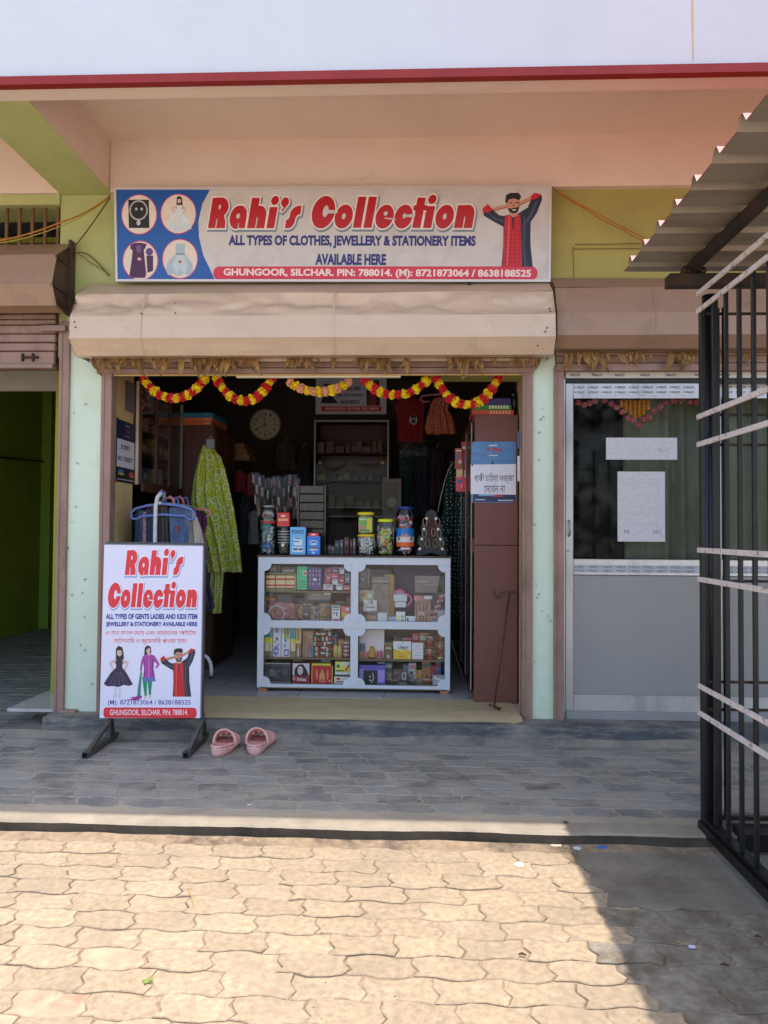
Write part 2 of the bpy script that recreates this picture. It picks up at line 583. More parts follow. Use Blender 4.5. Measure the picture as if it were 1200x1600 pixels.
def girl(P, x0, y0, x1, y1, dress, layer=2, part='girl_print', legs=True, puffy=False):
    S = lambda pts: [(x0 + (x1 - x0) * u, y0 + (y1 - y0) * v) for u, v in pts]
    A = lambda m, pts, l=0: P.poly(part, m, S(pts), layer + l)
    skin = pc(214, 180, 165); hair = pc(28, 20, 22)
    A(hair, [(0.42, 0.06), (0.5, 0.0), (0.64, 0.03), (0.68, 0.14), (0.70, 0.34), (0.38, 0.34), (0.42, 0.2)])
    if legs:
        A(pc(205, 200, 210), [(0.36, 0.7), (0.47, 0.7), (0.46, 0.88), (0.42, 1.0), (0.3, 1.0), (0.36, 0.9)])
        A(pc(205, 200, 210), [(0.52, 0.7), (0.62, 0.7), (0.60, 0.88), (0.56, 1.0), (0.46, 0.98), (0.52, 0.9)], .1)
    A(skin, [(0.22, 0.30), (0.44, 0.25), (0.44, 0.30), (0.28, 0.34), (0.36, 0.46), (0.32, 0.49), (0.2, 0.36)], .2)
    A(skin, [(0.62, 0.25), (0.84, 0.30), (0.86, 0.35), (0.72, 0.49), (0.67, 0.47), (0.78, 0.36), (0.64, 0.31)], .2)
    A(skin, ell(0.54, 0.13, 0.085, 0.075, 12), .3)
    A(hair, [(0.45, 0.09), (0.5, 0.04), (0.62, 0.05), (0.63, 0.12), (0.58, 0.085)], .4)
    A(dress, [(0.43, 0.23), (0.5, 0.25), (0.58, 0.25), (0.65, 0.23), (0.64, 0.42), (0.78, 0.52), (1.0, 0.74), (0.86, 0.77), (0.7, 0.75), (0.5, 0.79), (0.3, 0.77), (0.14, 0.78), (0.0, 0.73), (0.24, 0.52), (0.42, 0.42)], .5)
    dk2 = pc(86, 78, 104) if not puffy else pc(180, 190, 200)
    for q in (0.2, 0.36, 0.52, 0.68, 0.82):
        A(dk2 if puffy is False and legs and dress.name.startswith('print_42') else pc(184, 194, 202), [(0.5 + (q - .5) * .3, 0.5), (0.515 + (q - .5) * .3, 0.5), (q + .03, 0.75), (q, 0.75)], .55)
    A(pc(120, 70, 70), [(0.53, 0.17), (0.57, 0.168), (0.56, 0.178), (0.53, 0.18)], .6)
    A(hair, [(0.50, 0.125), (0.53, 0.123), (0.53, 0.131), (0.50, 0.133)], .6)
    A(hair, [(0.56, 0.122), (0.59, 0.12), (0.59, 0.128), (0.56, 0.13)], .6)


def lady(P, x0, y0, x1, y1, layer=2, part='lady_print'):
    S = lambda pts: [(x0 + (x1 - x0) * u, y0 + (y1 - y0) * v) for u, v in pts]
    A = lambda m, pts, l=0: P.poly(part, m, S(pts), layer + l)
    mag = pc(160, 60, 150); grn = pc(20, 130, 100); skin = pc(214, 178, 162); hair = pc(28, 20, 22); blu = pc(90, 105, 165)
    A(grn, [(0.42, 0.6), (0.62, 0.6), (0.60, 0.95), (0.52, 0.95)])
    A(grn, [(0.62, 0.6), (0.82, 0.6), (0.76, 0.93), (0.68, 0.93)], .1)
    A(skin, [(0.52, 0.95), (0.6, 0.95), (0.58, 1.0), (0.5, 1.0)], .1)
    A(skin, [(0.68, 0.93), (0.76, 0.93), (0.78, 0.99), (0.7, 0.99)], .1)
    A(grn, [(0.36, 0.5), (0.42, 0.5), (0.36, 0.93), (0.24, 0.96), (0.26, 0.8)], .2)
    A(pc(140, 40, 130), [(0.34, 0.9), (0.4, 0.98), (0.1, 1.0), (-0.06, 0.98), (0.2, 0.96)], .15)
    A(hair, [(0.52, 0.05), (0.62, 0.0), (0.75, 0.03), (0.78, 0.14), (0.6, 0.2), (0.5, 0.24)], .2)
    A(skin, ell(0.66, 0.095, 0.075, 0.06, 12), .3)
    A(hair, [(0.57, 0.06), (0.62, 0.02), (0.74, 0.03), (0.73, 0.07), (0.66, 0.05), (0.6, 0.09)], .4)
    A(mag, [(0.46, 0.2), (0.6, 0.17), (0.76, 0.17), (0.9, 0.2), (1.1, 0.36), (0.98, 0.44), (0.93, 0.42), (1.0, 0.36), (0.88, 0.30), (0.86, 0.44), (0.94, 0.68), (0.44, 0.68), (0.5, 0.44), (0.46, 0.32), (0.4, 0.5), (0.34, 0.48), (0.38, 0.32)], .5)
    A(skin, [(0.61, 0.15), (0.73, 0.15), (0.68, 0.21)], .6)
    A(pc(196, 110, 184), [(0.665, 0.21), (0.69, 0.21), (0.70, 0.6), (0.66, 0.6)], .58)
    A(pc(126, 44, 120), [(0.80, 0.24), (0.84, 0.24), (0.86, 0.58), (0.81, 0.6), (0.79, 0.42)], .58)
    A(pc(126, 44, 120), [(0.50, 0.3), (0.53, 0.3), (0.53, 0.58), (0.49, 0.6)], .58)
    A(blu, [(0.46, 0.6), (0.91, 0.6), (0.94, 0.68), (0.44, 0.68)], .6)
    A(hair, [(0.62, 0.085), (0.65, 0.083), (0.65, 0.092), (0.62, 0.094)], .6)
    A(hair, [(0.68, 0.083), (0.71, 0.081), (0.71, 0.09), (0.68, 0.092)], .6)

# ================================================================ palette
SANDY = rgb(205, 178, 148)
m_sand = mat('joint_sand', rgb(146, 126, 102), rough=0.95, var=0.3, scale=25, bump=0.8, bscale=180, dirt=rgb(86, 76, 64), damt=0.9, dscale=3.5, dlo=.5, dhi=.62)
m_paver = mat('dusty_paver', rgb(163, 145, 119), rough=0.92, var=0.3, scale=40, bump=1.0, bscale=190, dirt=rgb(136, 122, 104), damt=0.8, dscale=3.4, rnd=0.09, dlo=0.46, dhi=0.74)
m_paver_r = mat('reddish_paver', rgb(166, 146, 121), rough=0.9, var=0.24, scale=14, bump=1.0, bscale=120, dirt=rgb(160, 112, 88), damt=0.7, dscale=9, rnd=0.08, dlo=0.56, dhi=0.66)
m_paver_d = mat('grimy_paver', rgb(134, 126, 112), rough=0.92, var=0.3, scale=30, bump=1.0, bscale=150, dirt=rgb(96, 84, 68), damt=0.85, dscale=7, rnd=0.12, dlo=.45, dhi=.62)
m_slab = mat('cement_patch', rgb(124, 116, 102), rough=0.92, var=0.22, scale=5, bump=0.6, bscale=90, dirt=rgb(92, 82, 66), damt=0.85, dscale=3.5)
m_walk = mat('slate_paver', rgb(128, 126, 120), rough=0.75, var=0.16, scale=16, bump=0.5, bscale=70, dirt=rgb(158, 151, 136), damt=0.8, dscale=5, stretch=(1, 1.5, 1), rnd=0.3, dlo=0.42, dhi=0.62)
m_walkdust = mat('walkway_dust', rgb(164, 153, 133), rough=0.95, var=0.2, scale=5, bump=0.5, bscale=90, dirt=rgb(104, 99, 92), damt=0.6, dscale=2.5)
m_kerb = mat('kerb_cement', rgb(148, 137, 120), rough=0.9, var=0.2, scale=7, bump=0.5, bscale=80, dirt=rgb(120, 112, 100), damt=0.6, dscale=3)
m_kerbface = mat('stained_shaded_kerb_face', rgb(84, 76, 64), rough=0.95, var=0.35, scale=9, bump=0.6, bscale=60, dirt=rgb(42, 40, 34), damt=0.8, dscale=3)  # black stains, plus the riser's shade put into the colour
m_plinth = mat('plinth_slate_paint', rgb(78, 80, 83), rough=0.75, var=0.3, scale=8, bump=0.5, bscale=60, dirt=rgb(142, 134, 120), damt=0.95, dscale=4.5, dlo=.42, dhi=.62, stretch=(0.6, 1, 2.5))
m_plinthdry = mat('plinth_cement', rgb(134, 126, 112), rough=0.9, var=0.2, scale=6, bump=0.5, bscale=80, dirt=rgb(72, 74, 76), damt=0.8, dscale=3.5)
m_white = mat('parapet_whitewash', rgb(196, 200, 204), rough=0.8, dirt=rgb(190, 193, 197), damt=.5, dscale=2.5, var=0.03, scale=2, bump=0.2, bscale=30)
m_redl = mat('red_ledge_paint', rgb(136, 20, 8), rough=0.6, var=0.18, scale=5, bump=0.3, bscale=40, dirt=rgb(120, 44, 30), damt=0.5, dscale=5)
m_ceil = mat('pink_cream_ceiling', rgb(226, 206, 190), rough=0.85, var=0.05, scale=1.5, bump=0.2, bscale=25, dirt=rgb(212, 192, 176), damt=0.45, dscale=1.2)
m_lime = mat('lime_paint_and_bounce', rgb(180, 184, 122), rough=0.8, var=0.08, scale=2.5, bump=0.25, bscale=25, dirt=rgb(150, 164, 106), damt=0.5, dscale=2)  # beam's own lime; on the upper wall it also carries yellowish bounce light
m_olive = mat('bounce_yellowed_wall', rgb(168, 160, 90), rough=0.8, var=0.08, scale=2.0, bump=0.25, bscale=25, dirt=rgb(138, 124, 76), damt=0.5, dscale=1.6)  # yellowish bounce light put into the upper wall's colour
m_mint = mat('mint_paint', rgb(206, 220, 198), rough=0.8, var=0.06, scale=3, bump=0.35, bscale=22, dirt=rgb(188, 198, 140), damt=0.55, dscale=2.2, dlo=0.55, dhi=0.72)
m_green = mat('dark_green_wall', rgb(146, 158, 40), rough=0.85, var=0.1, scale=2)
m_cream = mat('cream_distemper', rgb(214, 186, 132), rough=0.85, var=0.1, scale=5, bump=0.25, bscale=30, dirt=rgb(186, 156, 100), damt=0.6, dscale=3)
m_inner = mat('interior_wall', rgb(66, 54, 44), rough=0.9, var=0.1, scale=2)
m_brown = mat('brown_shutter_paint', rgb(150, 120, 106), rough=0.6, var=0.12, scale=6, bump=0.3, bscale=30, dirt=rgb(104, 80, 66), damt=0.7, dscale=5, stretch=(1, 1, 0.5))
m_hoodb = mat('brown_hood_paint', rgb(158, 128, 106), rough=0.55, var=0.1, scale=4, bump=0.3, bscale=20, dirt=rgb(118, 92, 76), damt=0.6, dscale=4)
m_hoodc = mat('cream_hood_sheet', rgb(208, 182, 156), rough=0.28, var=0.06, scale=3, bump=0.25, bscale=18, dirt=rgb(172, 148, 126), damt=0.55, dscale=3.2, dlo=0.52, dhi=0.72)
m_rust = mat('rusty_black_steel', rgb(52, 44, 38), rough=0.7, metal=0.3, var=0.35, scale=14, bump=0.6, bscale=60, dirt=rgb(96, 60, 36), damt=0.6, dscale=8)
m_alu = mat('aluminium', rgb(200, 199, 198), rough=0.38, metal=0.75, var=0.06, scale=8, dirt=rgb(120, 122, 126), damt=0.5, dscale=6, stretch=(1, 1, 0.3))
m_alup = mat('grey_door_panel', rgb(146, 144, 141), rough=0.5, metal=0.1, var=0.04, scale=3, dirt=rgb(132, 132, 134), damt=0.5, dscale=3)
m_black = mat('black_plastic', (0.012, 0.012, 0.013), rough=0.45)
m_glass = glass_mat('clear_glass', (1, 1, 1), refl=0.5, dust=0.0)
m_gdoor = glass_mat('door_glass', (0.8, 0.82, 0.8), refl=0.14, rough=0.05, dust=0.03)
m_wood = mat('dark_wood', rgb(84, 44, 30), rough=0.45, var=0.2, scale=8, stretch=(3, 3, 0.4))
m_laminate = mat('maroon_laminate', rgb(112, 68, 58), rough=0.5, var=0.08, scale=3, dirt=rgb(84, 46, 38), damt=0.5, dscale=3)
m_tile = mat('grey_floor_tile', rgb(196, 192, 186), rough=0.14, var=0.05, scale=1.5, dirt=rgb(120, 118, 116), damt=0.5, dscale=1.5)

WX0, WX1 = -7.5, 7.5          # the row of shops runs on past both edges of the picture
ZW, ZF = 0.055, 0.175         # walkway, shop floor
YK = -1.49                    # kerb front

# ================================================================ ground and walkway
g = MB(m_sand)
g.grid(lambda u, v: Vector((-150 + 300 * u, -150 + 149.2 * v, -0.0045)), 2, 2, False)
ground = struct(g.build('ground'))
dist = MB(mat('bounce_yard_pale', rgb(176, 163, 146), rough=0.95, var=0.12, scale=0.6))  # pale sheet out of view, added to bounce sunlight up under the overhang
dist.grid(lambda u, v: Vector((-150 + 300 * u, -150 + 146.7 * v, 0.0045)), 2, 2, False)
struct(dist.build('bounce_yard'))


def wave(x, A, L, ph):
    t = ((x / L + ph) % 1.0)
    # trapezoid wave
    if t < 0.15: return A * (t / 0.15)
    if t < 0.5: return A
    if t < 0.65: return A * (1 - (t - 0.5) / 0.15)
    return 0.0


def paver_outline(x0, L, y0, W, ja, jb, gap, phase):
    """zigzag concrete block: long edges follow a shared wave, ends are kinked"""
    A = 0.014
    hw = gap / 2
    xs = [0, 0.18, 0.3, 0.5, 0.68, 0.8, 1.0]
    bot = []
    for t in xs:
        x = x0 + hw + (L - gap) * t
        bot.append((x, y0 + hw + wave(x, A, L, ja)))
    top = []
    for t in xs[::-1]:
        x = x0 + hw + (L - gap) * t
        top.append((x, y0 + W - hw + wave(x, A, L, jb)))
    kink = 0.017
    r = [(x0 + L - hw + kink, y0 + W * 0.38), (x0 + L - hw - kink * 0.3, y0 + W * 0.70)]
    l = [(x0 + hw - kink * 0.3, y0 + W * 0.70), (x0 + hw + kink, y0 + W * 0.38)]
    return bot + r + top + l


def paver(parent, m, P, z, h=0.012, name='paver', mb=None, tilt=None, ragged=0.0026):
    ins = 0.0028
    P = [(x + random.uniform(-ragged, ragged), y + random.uniform(-ragged, ragged)) for x, y in P]
    cx = sum(p[0] for p in P) / len(P); cy = sum(p[1] for p in P) / len(P)
    a, b = tilt if tilt else (random.uniform(-.008, .008), random.uniform(-.015, .015))
    dz = random.uniform(-0.0022, 0.0022) if z < .03 else random.uniform(-.0008, .0008)
    Z = lambda x, y: z + dz + a * (x - cx) + b * (y - cy)
    Q = offset_poly(P, -ins)
    n = len(P)
    own = mb is None
    if own:
        mb = MB(m)
    vs = [(x, y, z - h) for x, y in P] + [(x, y, Z(x, y) - 0.0025) for x, y in P] + [(x, y, Z(x, y)) for x, y in Q]
    ar = sum(P[i][0] * P[(i + 1) % n][1] - P[(i + 1) % n][0] * P[i][1] for i in range(n))
    fs = []
    for k in (0, n):
        for i in range(n):
            j = (i + 1) % n
            fs.append((k + i, k + j, k + n + j, k + n + i))
    for t in tessellate_polygon([[Vector((x, y, 0)) for x, y in Q]]):
        A, B, C = [Q[i] for i in t]
        s = (B[0] - A[0]) * (C[1] - A[1]) - (B[1] - A[1]) * (C[0] - A[0])
        t = t if s > 0 else t[::-1]
        fs.append([2 * n + i for i in t])
    mb.add(vs, fs)
    if own:
        return mb.build(name, parent)


random.seed(11)
PL, PW = 0.207, 0.112
yr = -1.57
row = 0
cell = MB(m_paver)
walk_right = 1.9
while yr > -3.35:
    y0 = yr - PW
    ja, jb = (row + 1) * 0.27, row * 0.27
    off = (row * 0.27) % 1.0
    k0 = int(-5.0 / PL)
    for k in range(k0, int(4.2 / PL)):
        x0 = (k + off) * PL + row * 0.004
        cx, cy = x0 + PL / 2, y0 + PW / 2
        if cx > 0.70 and cx < 1.55 and cy > -2.02:
            continue
        gp = random.choice((.003, .004, .005, .007, .009))
        P = paver_outline(x0, PL, y0, PW, ja, jb, gp, 0)
        d = cy + 4.7
        vis = abs(cx + 0.04 * d) < 0.53 * d + 0.15 and d > 1.93
        if vis:
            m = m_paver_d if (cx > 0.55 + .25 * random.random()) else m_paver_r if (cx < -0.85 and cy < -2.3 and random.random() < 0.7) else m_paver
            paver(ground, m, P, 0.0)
        elif -3 < cx < 2.6:
            paver(None, m_paver, P, 0.0, mb=cell)
    yr -= PW
    row += 1
stuff(cell.build('paver_field', ground))
# cement patch let into the paving under the shade, its near edge broken
pts = [(0.70, -1.56), (1.9, -1.56), (1.9, -2.06)]
x = 1.9
while x > 0.72:
    pts.append((x, -2.02 + random.uniform(-0.03, 0.02))); x -= 0.05
pts += [(0.69, -2.0), (0.72, -1.9), (0.67, -1.84), (0.69, -1.75), (0.66, -1.66)]
sl_ = MB(m_slab)
sl_.prism([(u, v) for u, v in pts[::-1]], lambda u, v, d: Vector((u, v, d)), 0.004, -0.012)
sl_.build('cement_patch', ground)
# sandy strip at the foot of the kerb
def strip(u, v):
    x = -4 + 8 * u
    y = -1.49 - 0.085 * v
    return Vector((x, y, 0.012 * (1 - v) * (0.5 + 0.8 * noise.noise(Vector((x * 4, 0, 3)))) - 0.008 * v + 0.001))
sb = MB(m_sand)
sb.grid(strip, 160, 4)
stuff(sb.build('sand_strip', ground))

wk = MB(m_walkdust)
wk.add([(WX0, -1.385, ZW - 0.0008), (WX1, -1.385, ZW - 0.0008), (WX1, -0.15, ZW - 0.0008), (WX0, -0.15, ZW - 0.0008)], [(0, 1, 2, 3)])
walkway = struct(wk.build('walkway'))
# cement kerb strip with a worn front edge
kb = MB(m_kerb)
NK = 300
def kz(x): return ZW - 0.003 + 0.003 * noise.noise(Vector((x * 3, 1, 0)))
def ky(x): return YK + 0.012 * noise.noise(Vector((x * 2.3, 0, 0))) + 0.006 * noise.noise(Vector((x * 13, 5, 0)))
X = [-5 + 10 * i / NK for i in range(NK + 1)]
vs = []
for x in X:
    vs += [(x, -1.38, ZW), (x, ky(x) + 0.012, kz(x)), (x, ky(x), kz(x) - 0.008), (x, ky(x) + 0.006, -0.012)]
fs = []
for i in range(NK):
    for j in range(3):
        fs.append((i * 4 + j, i * 4 + j + 1, (i + 1) * 4 + j + 1, (i + 1) * 4 + j))
kb.add(vs, fs)
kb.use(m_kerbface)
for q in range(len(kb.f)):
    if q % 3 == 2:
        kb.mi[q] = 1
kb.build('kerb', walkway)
# slate-coloured interlocking pavers of the walkway, almost flush with their dusty joints
random.seed(5)
yr = -0.20
row = 0
wcell = MB(m_walk)
cnt = 0
while yr - PW > -1.395:
    y0 = yr - PW
    off = (row * 0.27) % 1.0
    for k in range(int(-5 / PL), int(5 / PL)):
        x0 = (k + off) * PL
        cx, cy = x0 + PL / 2, y0 + PW / 2
        gp = random.choice((.005, .008, .010, .014))
        P = paver_outline(x0, PL, y0, PW, (row + 1) * 0.27, row * 0.27, gp, 0)
        d = cy + 4.7
        if abs(cx + 0.04 * d) < 0.52 * d + 0.05:
            paver(walkway, m_walk, P, ZW + 0.0012, h=0.004, ragged=0.004)
        else:
            paver(None, m_walk, P, ZW + 0.0015, h=0.004, mb=wcell)
    yr -= PW
    row += 1
stuff(wcell.build('paver_field', walkway))

# ================================================================ the shop building
bld = thing('shop_building', 'row of painted shops with a white parapet and red ledge over a shaded walkway', 'building', (0, 0, 0))
def part(name, m, *boxes, bev=0.0, parent=None):
    b = MB(m)
    for bx in boxes:
        b.box(bx[0], bx[1], bev)
    return b.build(name, parent or bld)

YB = 6.0
ZC, ZB, ZTOP = at(500, 222, 0).z, at(500, 301, 0).z, 5.0
YF = at(60, 139, 0).y
# overhang front: find Y where the ledge bottom (px y 126) has z = ZB
YF = CAM.y + (ZB - CAM.z) / (at(600, 124, -3.7).z - CAM.z)
part('parapet', m_white, ((WX0, YF, ZB + 0.032), (WX1, YF + 0.13, ZTOP)))
part('unseen_upper_mass', m_white, ((WX0, YF + 0.13, ZC + 0.12), (WX1, YB, ZTOP)))  # unseen mass for the upper floors, made deep to block the sky
part('red_ledge', m_redl, ((WX0, YF - 0.03, ZB - .012), (WX1, YF + 0.012, ZB + 0.03)))
part('front_beam', m_ceil, ((WX0, YF + 0.0125, ZB + .001), (WX1, YF + 0.1275, ZB + 0.0315)))
part('ceiling', m_ceil, ((WX0, YF + 0.13, ZC), (WX1, 0.0, ZC + 0.118)))
# rust streak down the parapet
rs = MB(mat('rust_streak', rgb(206, 176, 130), rough=0.9, var=0.2, scale=20))
a = at(1081, 0, YF - 0.0015); b = at(1083, 96, YF - 0.0015)
rs.add([(a.x - .008, a.y, a.z + .3), (a.x + .004, a.y, a.z + .3), (b.x + .004, b.y, b.z), (b.x - .002, b.y, b.z)], [(0, 3, 2, 1)])
rs.build('rust_streak', bld)
XB0, XB1 = at(96, 303, 0).x, at(176, 301, 0).x
part('cross_beam', m_ceil, ((XB0 + .003, YF + 0.13, ZB + 0.006), (XB1 - .003, -0.045, ZC)))
part('cross_beam_soffit', m_lime, ((XB0, YF + 0.128, ZB + 0.002), (XB1, -0.002, ZB + 0.006)))
part('lintel_beam', m_ceil, ((XB1, -0.045, ZB), (WX1, 0.3, ZC)), ((WX0, -0.045, ZB), (XB0, 0.3, ZC)))
ZL0 = 2.33                     # head of the middle opening
LJ = at(165, 800, 0).x; RJ = at(822, 800, 0).x      # edges of the middle opening
part('upper_wall', m_olive, ((RJ - 0.6, 0.0, ZL0), (WX1, 0.3, ZB)))
part('upper_wall', m_lime, ((XB0, -0.004, ZL0 + 0.1), (RJ - 0.6, 0.3, ZB)))
# left bay: green lintel band, ventilator recess
ZV = at(50, 322, 0).z
part('lintel_band', m_lime, ((WX0, -0.02, ZV), (XB0 - .002, 0.25, ZB - 0.002)))
part('vent_recess', mat('vent_grey', rgb(150, 146, 140), var=0.1), ((WX0, 0.6, ZL0), (XB0 - .002, 0.64, ZV - 0.06)))
part('vent_recess_green', m_green, ((WX0, 0.56, ZV - 0.13), (XB0 - .002, 0.6, ZV + 0.02)))
vbar = None
for px in (-26, 11, 31, 51, 71, 91):
    p = at(px, 350, 0.03)
    part('vent_bar', mat('rust_bar', rgb(120, 84, 52), var=0.2), ((p.x - .009, 0.02, ZV - 0.5), (p.x + .009, 0.035, ZV)))
part('wall_core', m_inner, ((WX0, 0.02, 2.40), (XB0 - .002, 0.25, 2.62)))
PL0, PL1 = at(104, 850, 0).x, at(155, 850, 0).x
PR0, PR1 = at(832, 850, 0).x, at(864, 850, 0).x
SILL = at(600, 1128, -0.17).z
ZF = SILL


def pier(x0, x1):
    """plastered pier, its face and arrises slightly wavy, mint below and lime above"""
    mb = MB(m_mint)
    def f(u, v):
        z = ZF - 0.01 + (2.75 - ZF) * v
        ww = 0.008 * noise.noise(Vector((u * 2, z * 2.5, x0))) + 0.003 * noise.noise(Vector((u * 7, z * 9, x0)))
        return Vector((x0 + (x1 - x0) * u + ww, -0.012 + 0.5 * ww, z))
    mb.grid(f, 4, 40)
    mb.box((x0 + .006, 0.0, ZF - 0.01), (x1 - .006, 0.32, 2.75))
    return mb.build('pier', bld)
pier(PL0 - 0.01, PL1 + 0.01)
pier(PR0 - 0.01, PR1 + 0.01)
pier(2.85, 3.1)
pier(-5.2, -5.0)
# plinth
def plinth_front(u, v):
    x = PL0 - .05 + (WX1 - PL0 + .05) * u
    return Vector((x, -0.17 - 0.012 * (1 - v) + 0.006 * noise.noise(Vector((x * 3, v * 2, 0))), ZW - 0.01 + (ZF - ZW + 0.01 - 0.004) * v))
pl = MB(m_plinth)
pl.grid(plinth_front, 240, 4)
pl.build('plinth', bld)
pt = MB(m_plinth)
pt.grid(lambda u, v: Vector((PL0 - .05 + (WX1 - PL0 + .05) * u, -0.172 + 0.18 * v + 0.003 * noise.noise(Vector((u * 60, 0, v))), ZF - 0.005 + 0.001 * noise.noise(Vector((u * 40, 2, v))))), 200, 3)
pt.build('sill', bld)
# cement skirting where the plinth meets the walkway
ck = MB(m_plinthdry)
def skirt(u, v):
    x = -4.5 + 9 * u
    w = 0.045 + 0.035 * noise.noise(Vector((x * 1.7, 7, 0))) + 0.01 * noise.noise(Vector((x * 9, 2, 0)))
    return Vector((x, -0.186 - w * v, ZW + (0.035 + 0.02 * noise.noise(Vector((x * 2.2, 0, 0)))) * (1 - v) + 0.001))
ck.grid(skirt, 200, 4)
ck.build('cement_skirting', bld)
# shop floor
fl = MB(m_tile)
fx = -2.6
while fx < 0.9:
    fy = 0.012
    while fy < 3.6:
        fl.box((fx, fy, ZF - 0.02), (fx + 0.596, fy + 0.596, ZF))
        fy += 0.6
    fx += 0.6
struct(fl.build('shop_floor'))
# interior shell of the middle shop
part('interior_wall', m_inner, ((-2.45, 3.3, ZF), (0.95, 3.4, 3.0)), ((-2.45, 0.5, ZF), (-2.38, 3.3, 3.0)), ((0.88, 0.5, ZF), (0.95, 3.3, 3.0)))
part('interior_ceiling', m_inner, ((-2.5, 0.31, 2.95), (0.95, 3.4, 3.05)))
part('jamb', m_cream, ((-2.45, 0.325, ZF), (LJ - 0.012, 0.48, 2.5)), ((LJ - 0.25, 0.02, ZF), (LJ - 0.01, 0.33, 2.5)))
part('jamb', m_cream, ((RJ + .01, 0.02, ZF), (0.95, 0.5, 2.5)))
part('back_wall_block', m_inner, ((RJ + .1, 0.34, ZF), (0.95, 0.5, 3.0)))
# left shop room, open, green walls
XLW = at(0, 1002, 4.0).x
GW = (-4.75, 5.6)
part('green_wall', m_green, ((GW[0] - .1, 0.1, 0), (GW[0], GW[1], 3.3)), ((GW[0], GW[1], 0), (PL0, GW[1] + .1, 3.3)), ((-2.56, 0.5, 0), (-2.46, GW[1], 3.3)))
part('green_pilaster', mat('light_green_paint', rgb(132, 168, 60), var=0.08), ((GW[0], 4.6, 0), (GW[0] + .12, 4.9, 3.3)))
part('green_room_ceiling', m_inner, ((GW[0], 0.3, 3.2), (-2.45, GW[1], 3.3)))
struct(part('left_shop_floor', m_plinthdry, ((GW[0], -0.15, 0), (-2.3, GW[1], ZW + .004)), parent=None))
lf = MB(m_walk)
yy = 0.1
r_ = 0
while yy < 5.4:
    xx = -4.7 + (r_ % 2) * 0.1
    while xx < -2.6:
        lf.box((xx, yy, ZW), (xx + 0.195, yy + 0.1, ZW + 0.006 + random.uniform(0, .0015)))
        xx += 0.207
    yy += 0.112
    r_ += 1
stuff(lf.build('paver_field', bld))
cb = MB(m_black)
cb.tube([Vector((GW[0] + .03, y, 2.15 - 0.0 * y - 0.06 * sin(y * .8))) for y in [0.5 + i * 0.5 for i in range(10)]], 0.012, 6)
cb.build('wall_cable', bld)
# rear of the right-hand shop (behind its glass door)
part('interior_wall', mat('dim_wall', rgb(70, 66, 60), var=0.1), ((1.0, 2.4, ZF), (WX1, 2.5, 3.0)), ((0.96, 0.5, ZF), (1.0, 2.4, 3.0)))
part('interior_ceiling', m_inner, ((0.96, 0.31, 2.95), (WX1, 2.5, 3.05)))
part('interior_floor', m_tile, ((0.96, 0.12, ZF - .03), (WX1, 2.4, ZF - .002)))
# block daylight from behind and the sides
part('side_wall', m_inner, ((WX0 - .1, 0.0, 0), (WX0, YB, ZC)), ((WX1, 0.0, 0), (WX1 + .1, YB, ZC)), ((WX0, YB, 0), (WX1, YB + .1, ZC)))
part('outer_wall', m_mint, ((WX0, 0.0, 0), (-5.2, 0.3, ZV)))

# scuffs, stains and hairline cracks in the plaster
rc = random.Random(17)
def crack(parent, pts, w, m, n, name='crack'):
    b = MB(m)
    path = []
    for i in range(len(pts) - 1):
        for k in range(8):
            q = pts[i].lerp(pts[i + 1], k / 8)
            path.append(q + Vector((rc.uniform(-1, 1), 0, rc.uniform(-1, 1))) * .004 if abs(n.y) > .5 else q + Vector((rc.uniform(-1, 1), rc.uniform(-1, 1), 0)) * .006)
    path.append(pts[-1])
    for i in range(len(path) - 1):
        d = (path[i + 1] - path[i]).normalized(); s_ = d.cross(n) * w * rc.uniform(.4, 1.2)
        b.add([path[i] - s_, path[i + 1] - s_, path[i + 1] + s_, path[i] + s_], [(0, 1, 2, 3), (3, 2, 1, 0)])
    return b.build(name, parent)
m_crk = mat('crack_grey', rgb(200, 176, 158), rough=.9)
m_scf = mat('scuff_brown', rgb(170, 176, 142), rough=.9, var=.3, scale=40)
UP = Vector((0, 0, -1)); FR = Vector((0, -1, 0))
for px0, py0, px1, py1 in ((560, 280, 585, 268),):
    crack(bld, [at(px0, py0, -.0465), at((px0 + px1) / 2, (py0 + py1) / 2 + 3, -.0465), at(px1, py1, -.0465)], .0012, m_crk, FR)
for x0_, y0_, x1_, y1_ in ():
    crack(bld, [Vector((x0_, y0_, ZC - .001)), Vector((x1_, y1_, ZC - .001))], .001, m_crk, UP)
for pr in ((PL0, PL1), (PR0, PR1)):
    for i in range(13):
        x = rc.uniform(pr[0] + .01, pr[1] - .01); z = rc.uniform(.3, 2.2)
        l = rc.uniform(.004, .02); a = rc.uniform(-.4, 1.2)
        crack(bld, [Vector((x, -.0225, z)), Vector((x + l * sin(a), -.0225, z + l * cos(a) * .6))], .0022, m_scf, FR, 'scuff')
# ================================================================ rolling shutters
def noise_x(x, k=0): return noise.noise(Vector((x * 2.1, k, 0)))

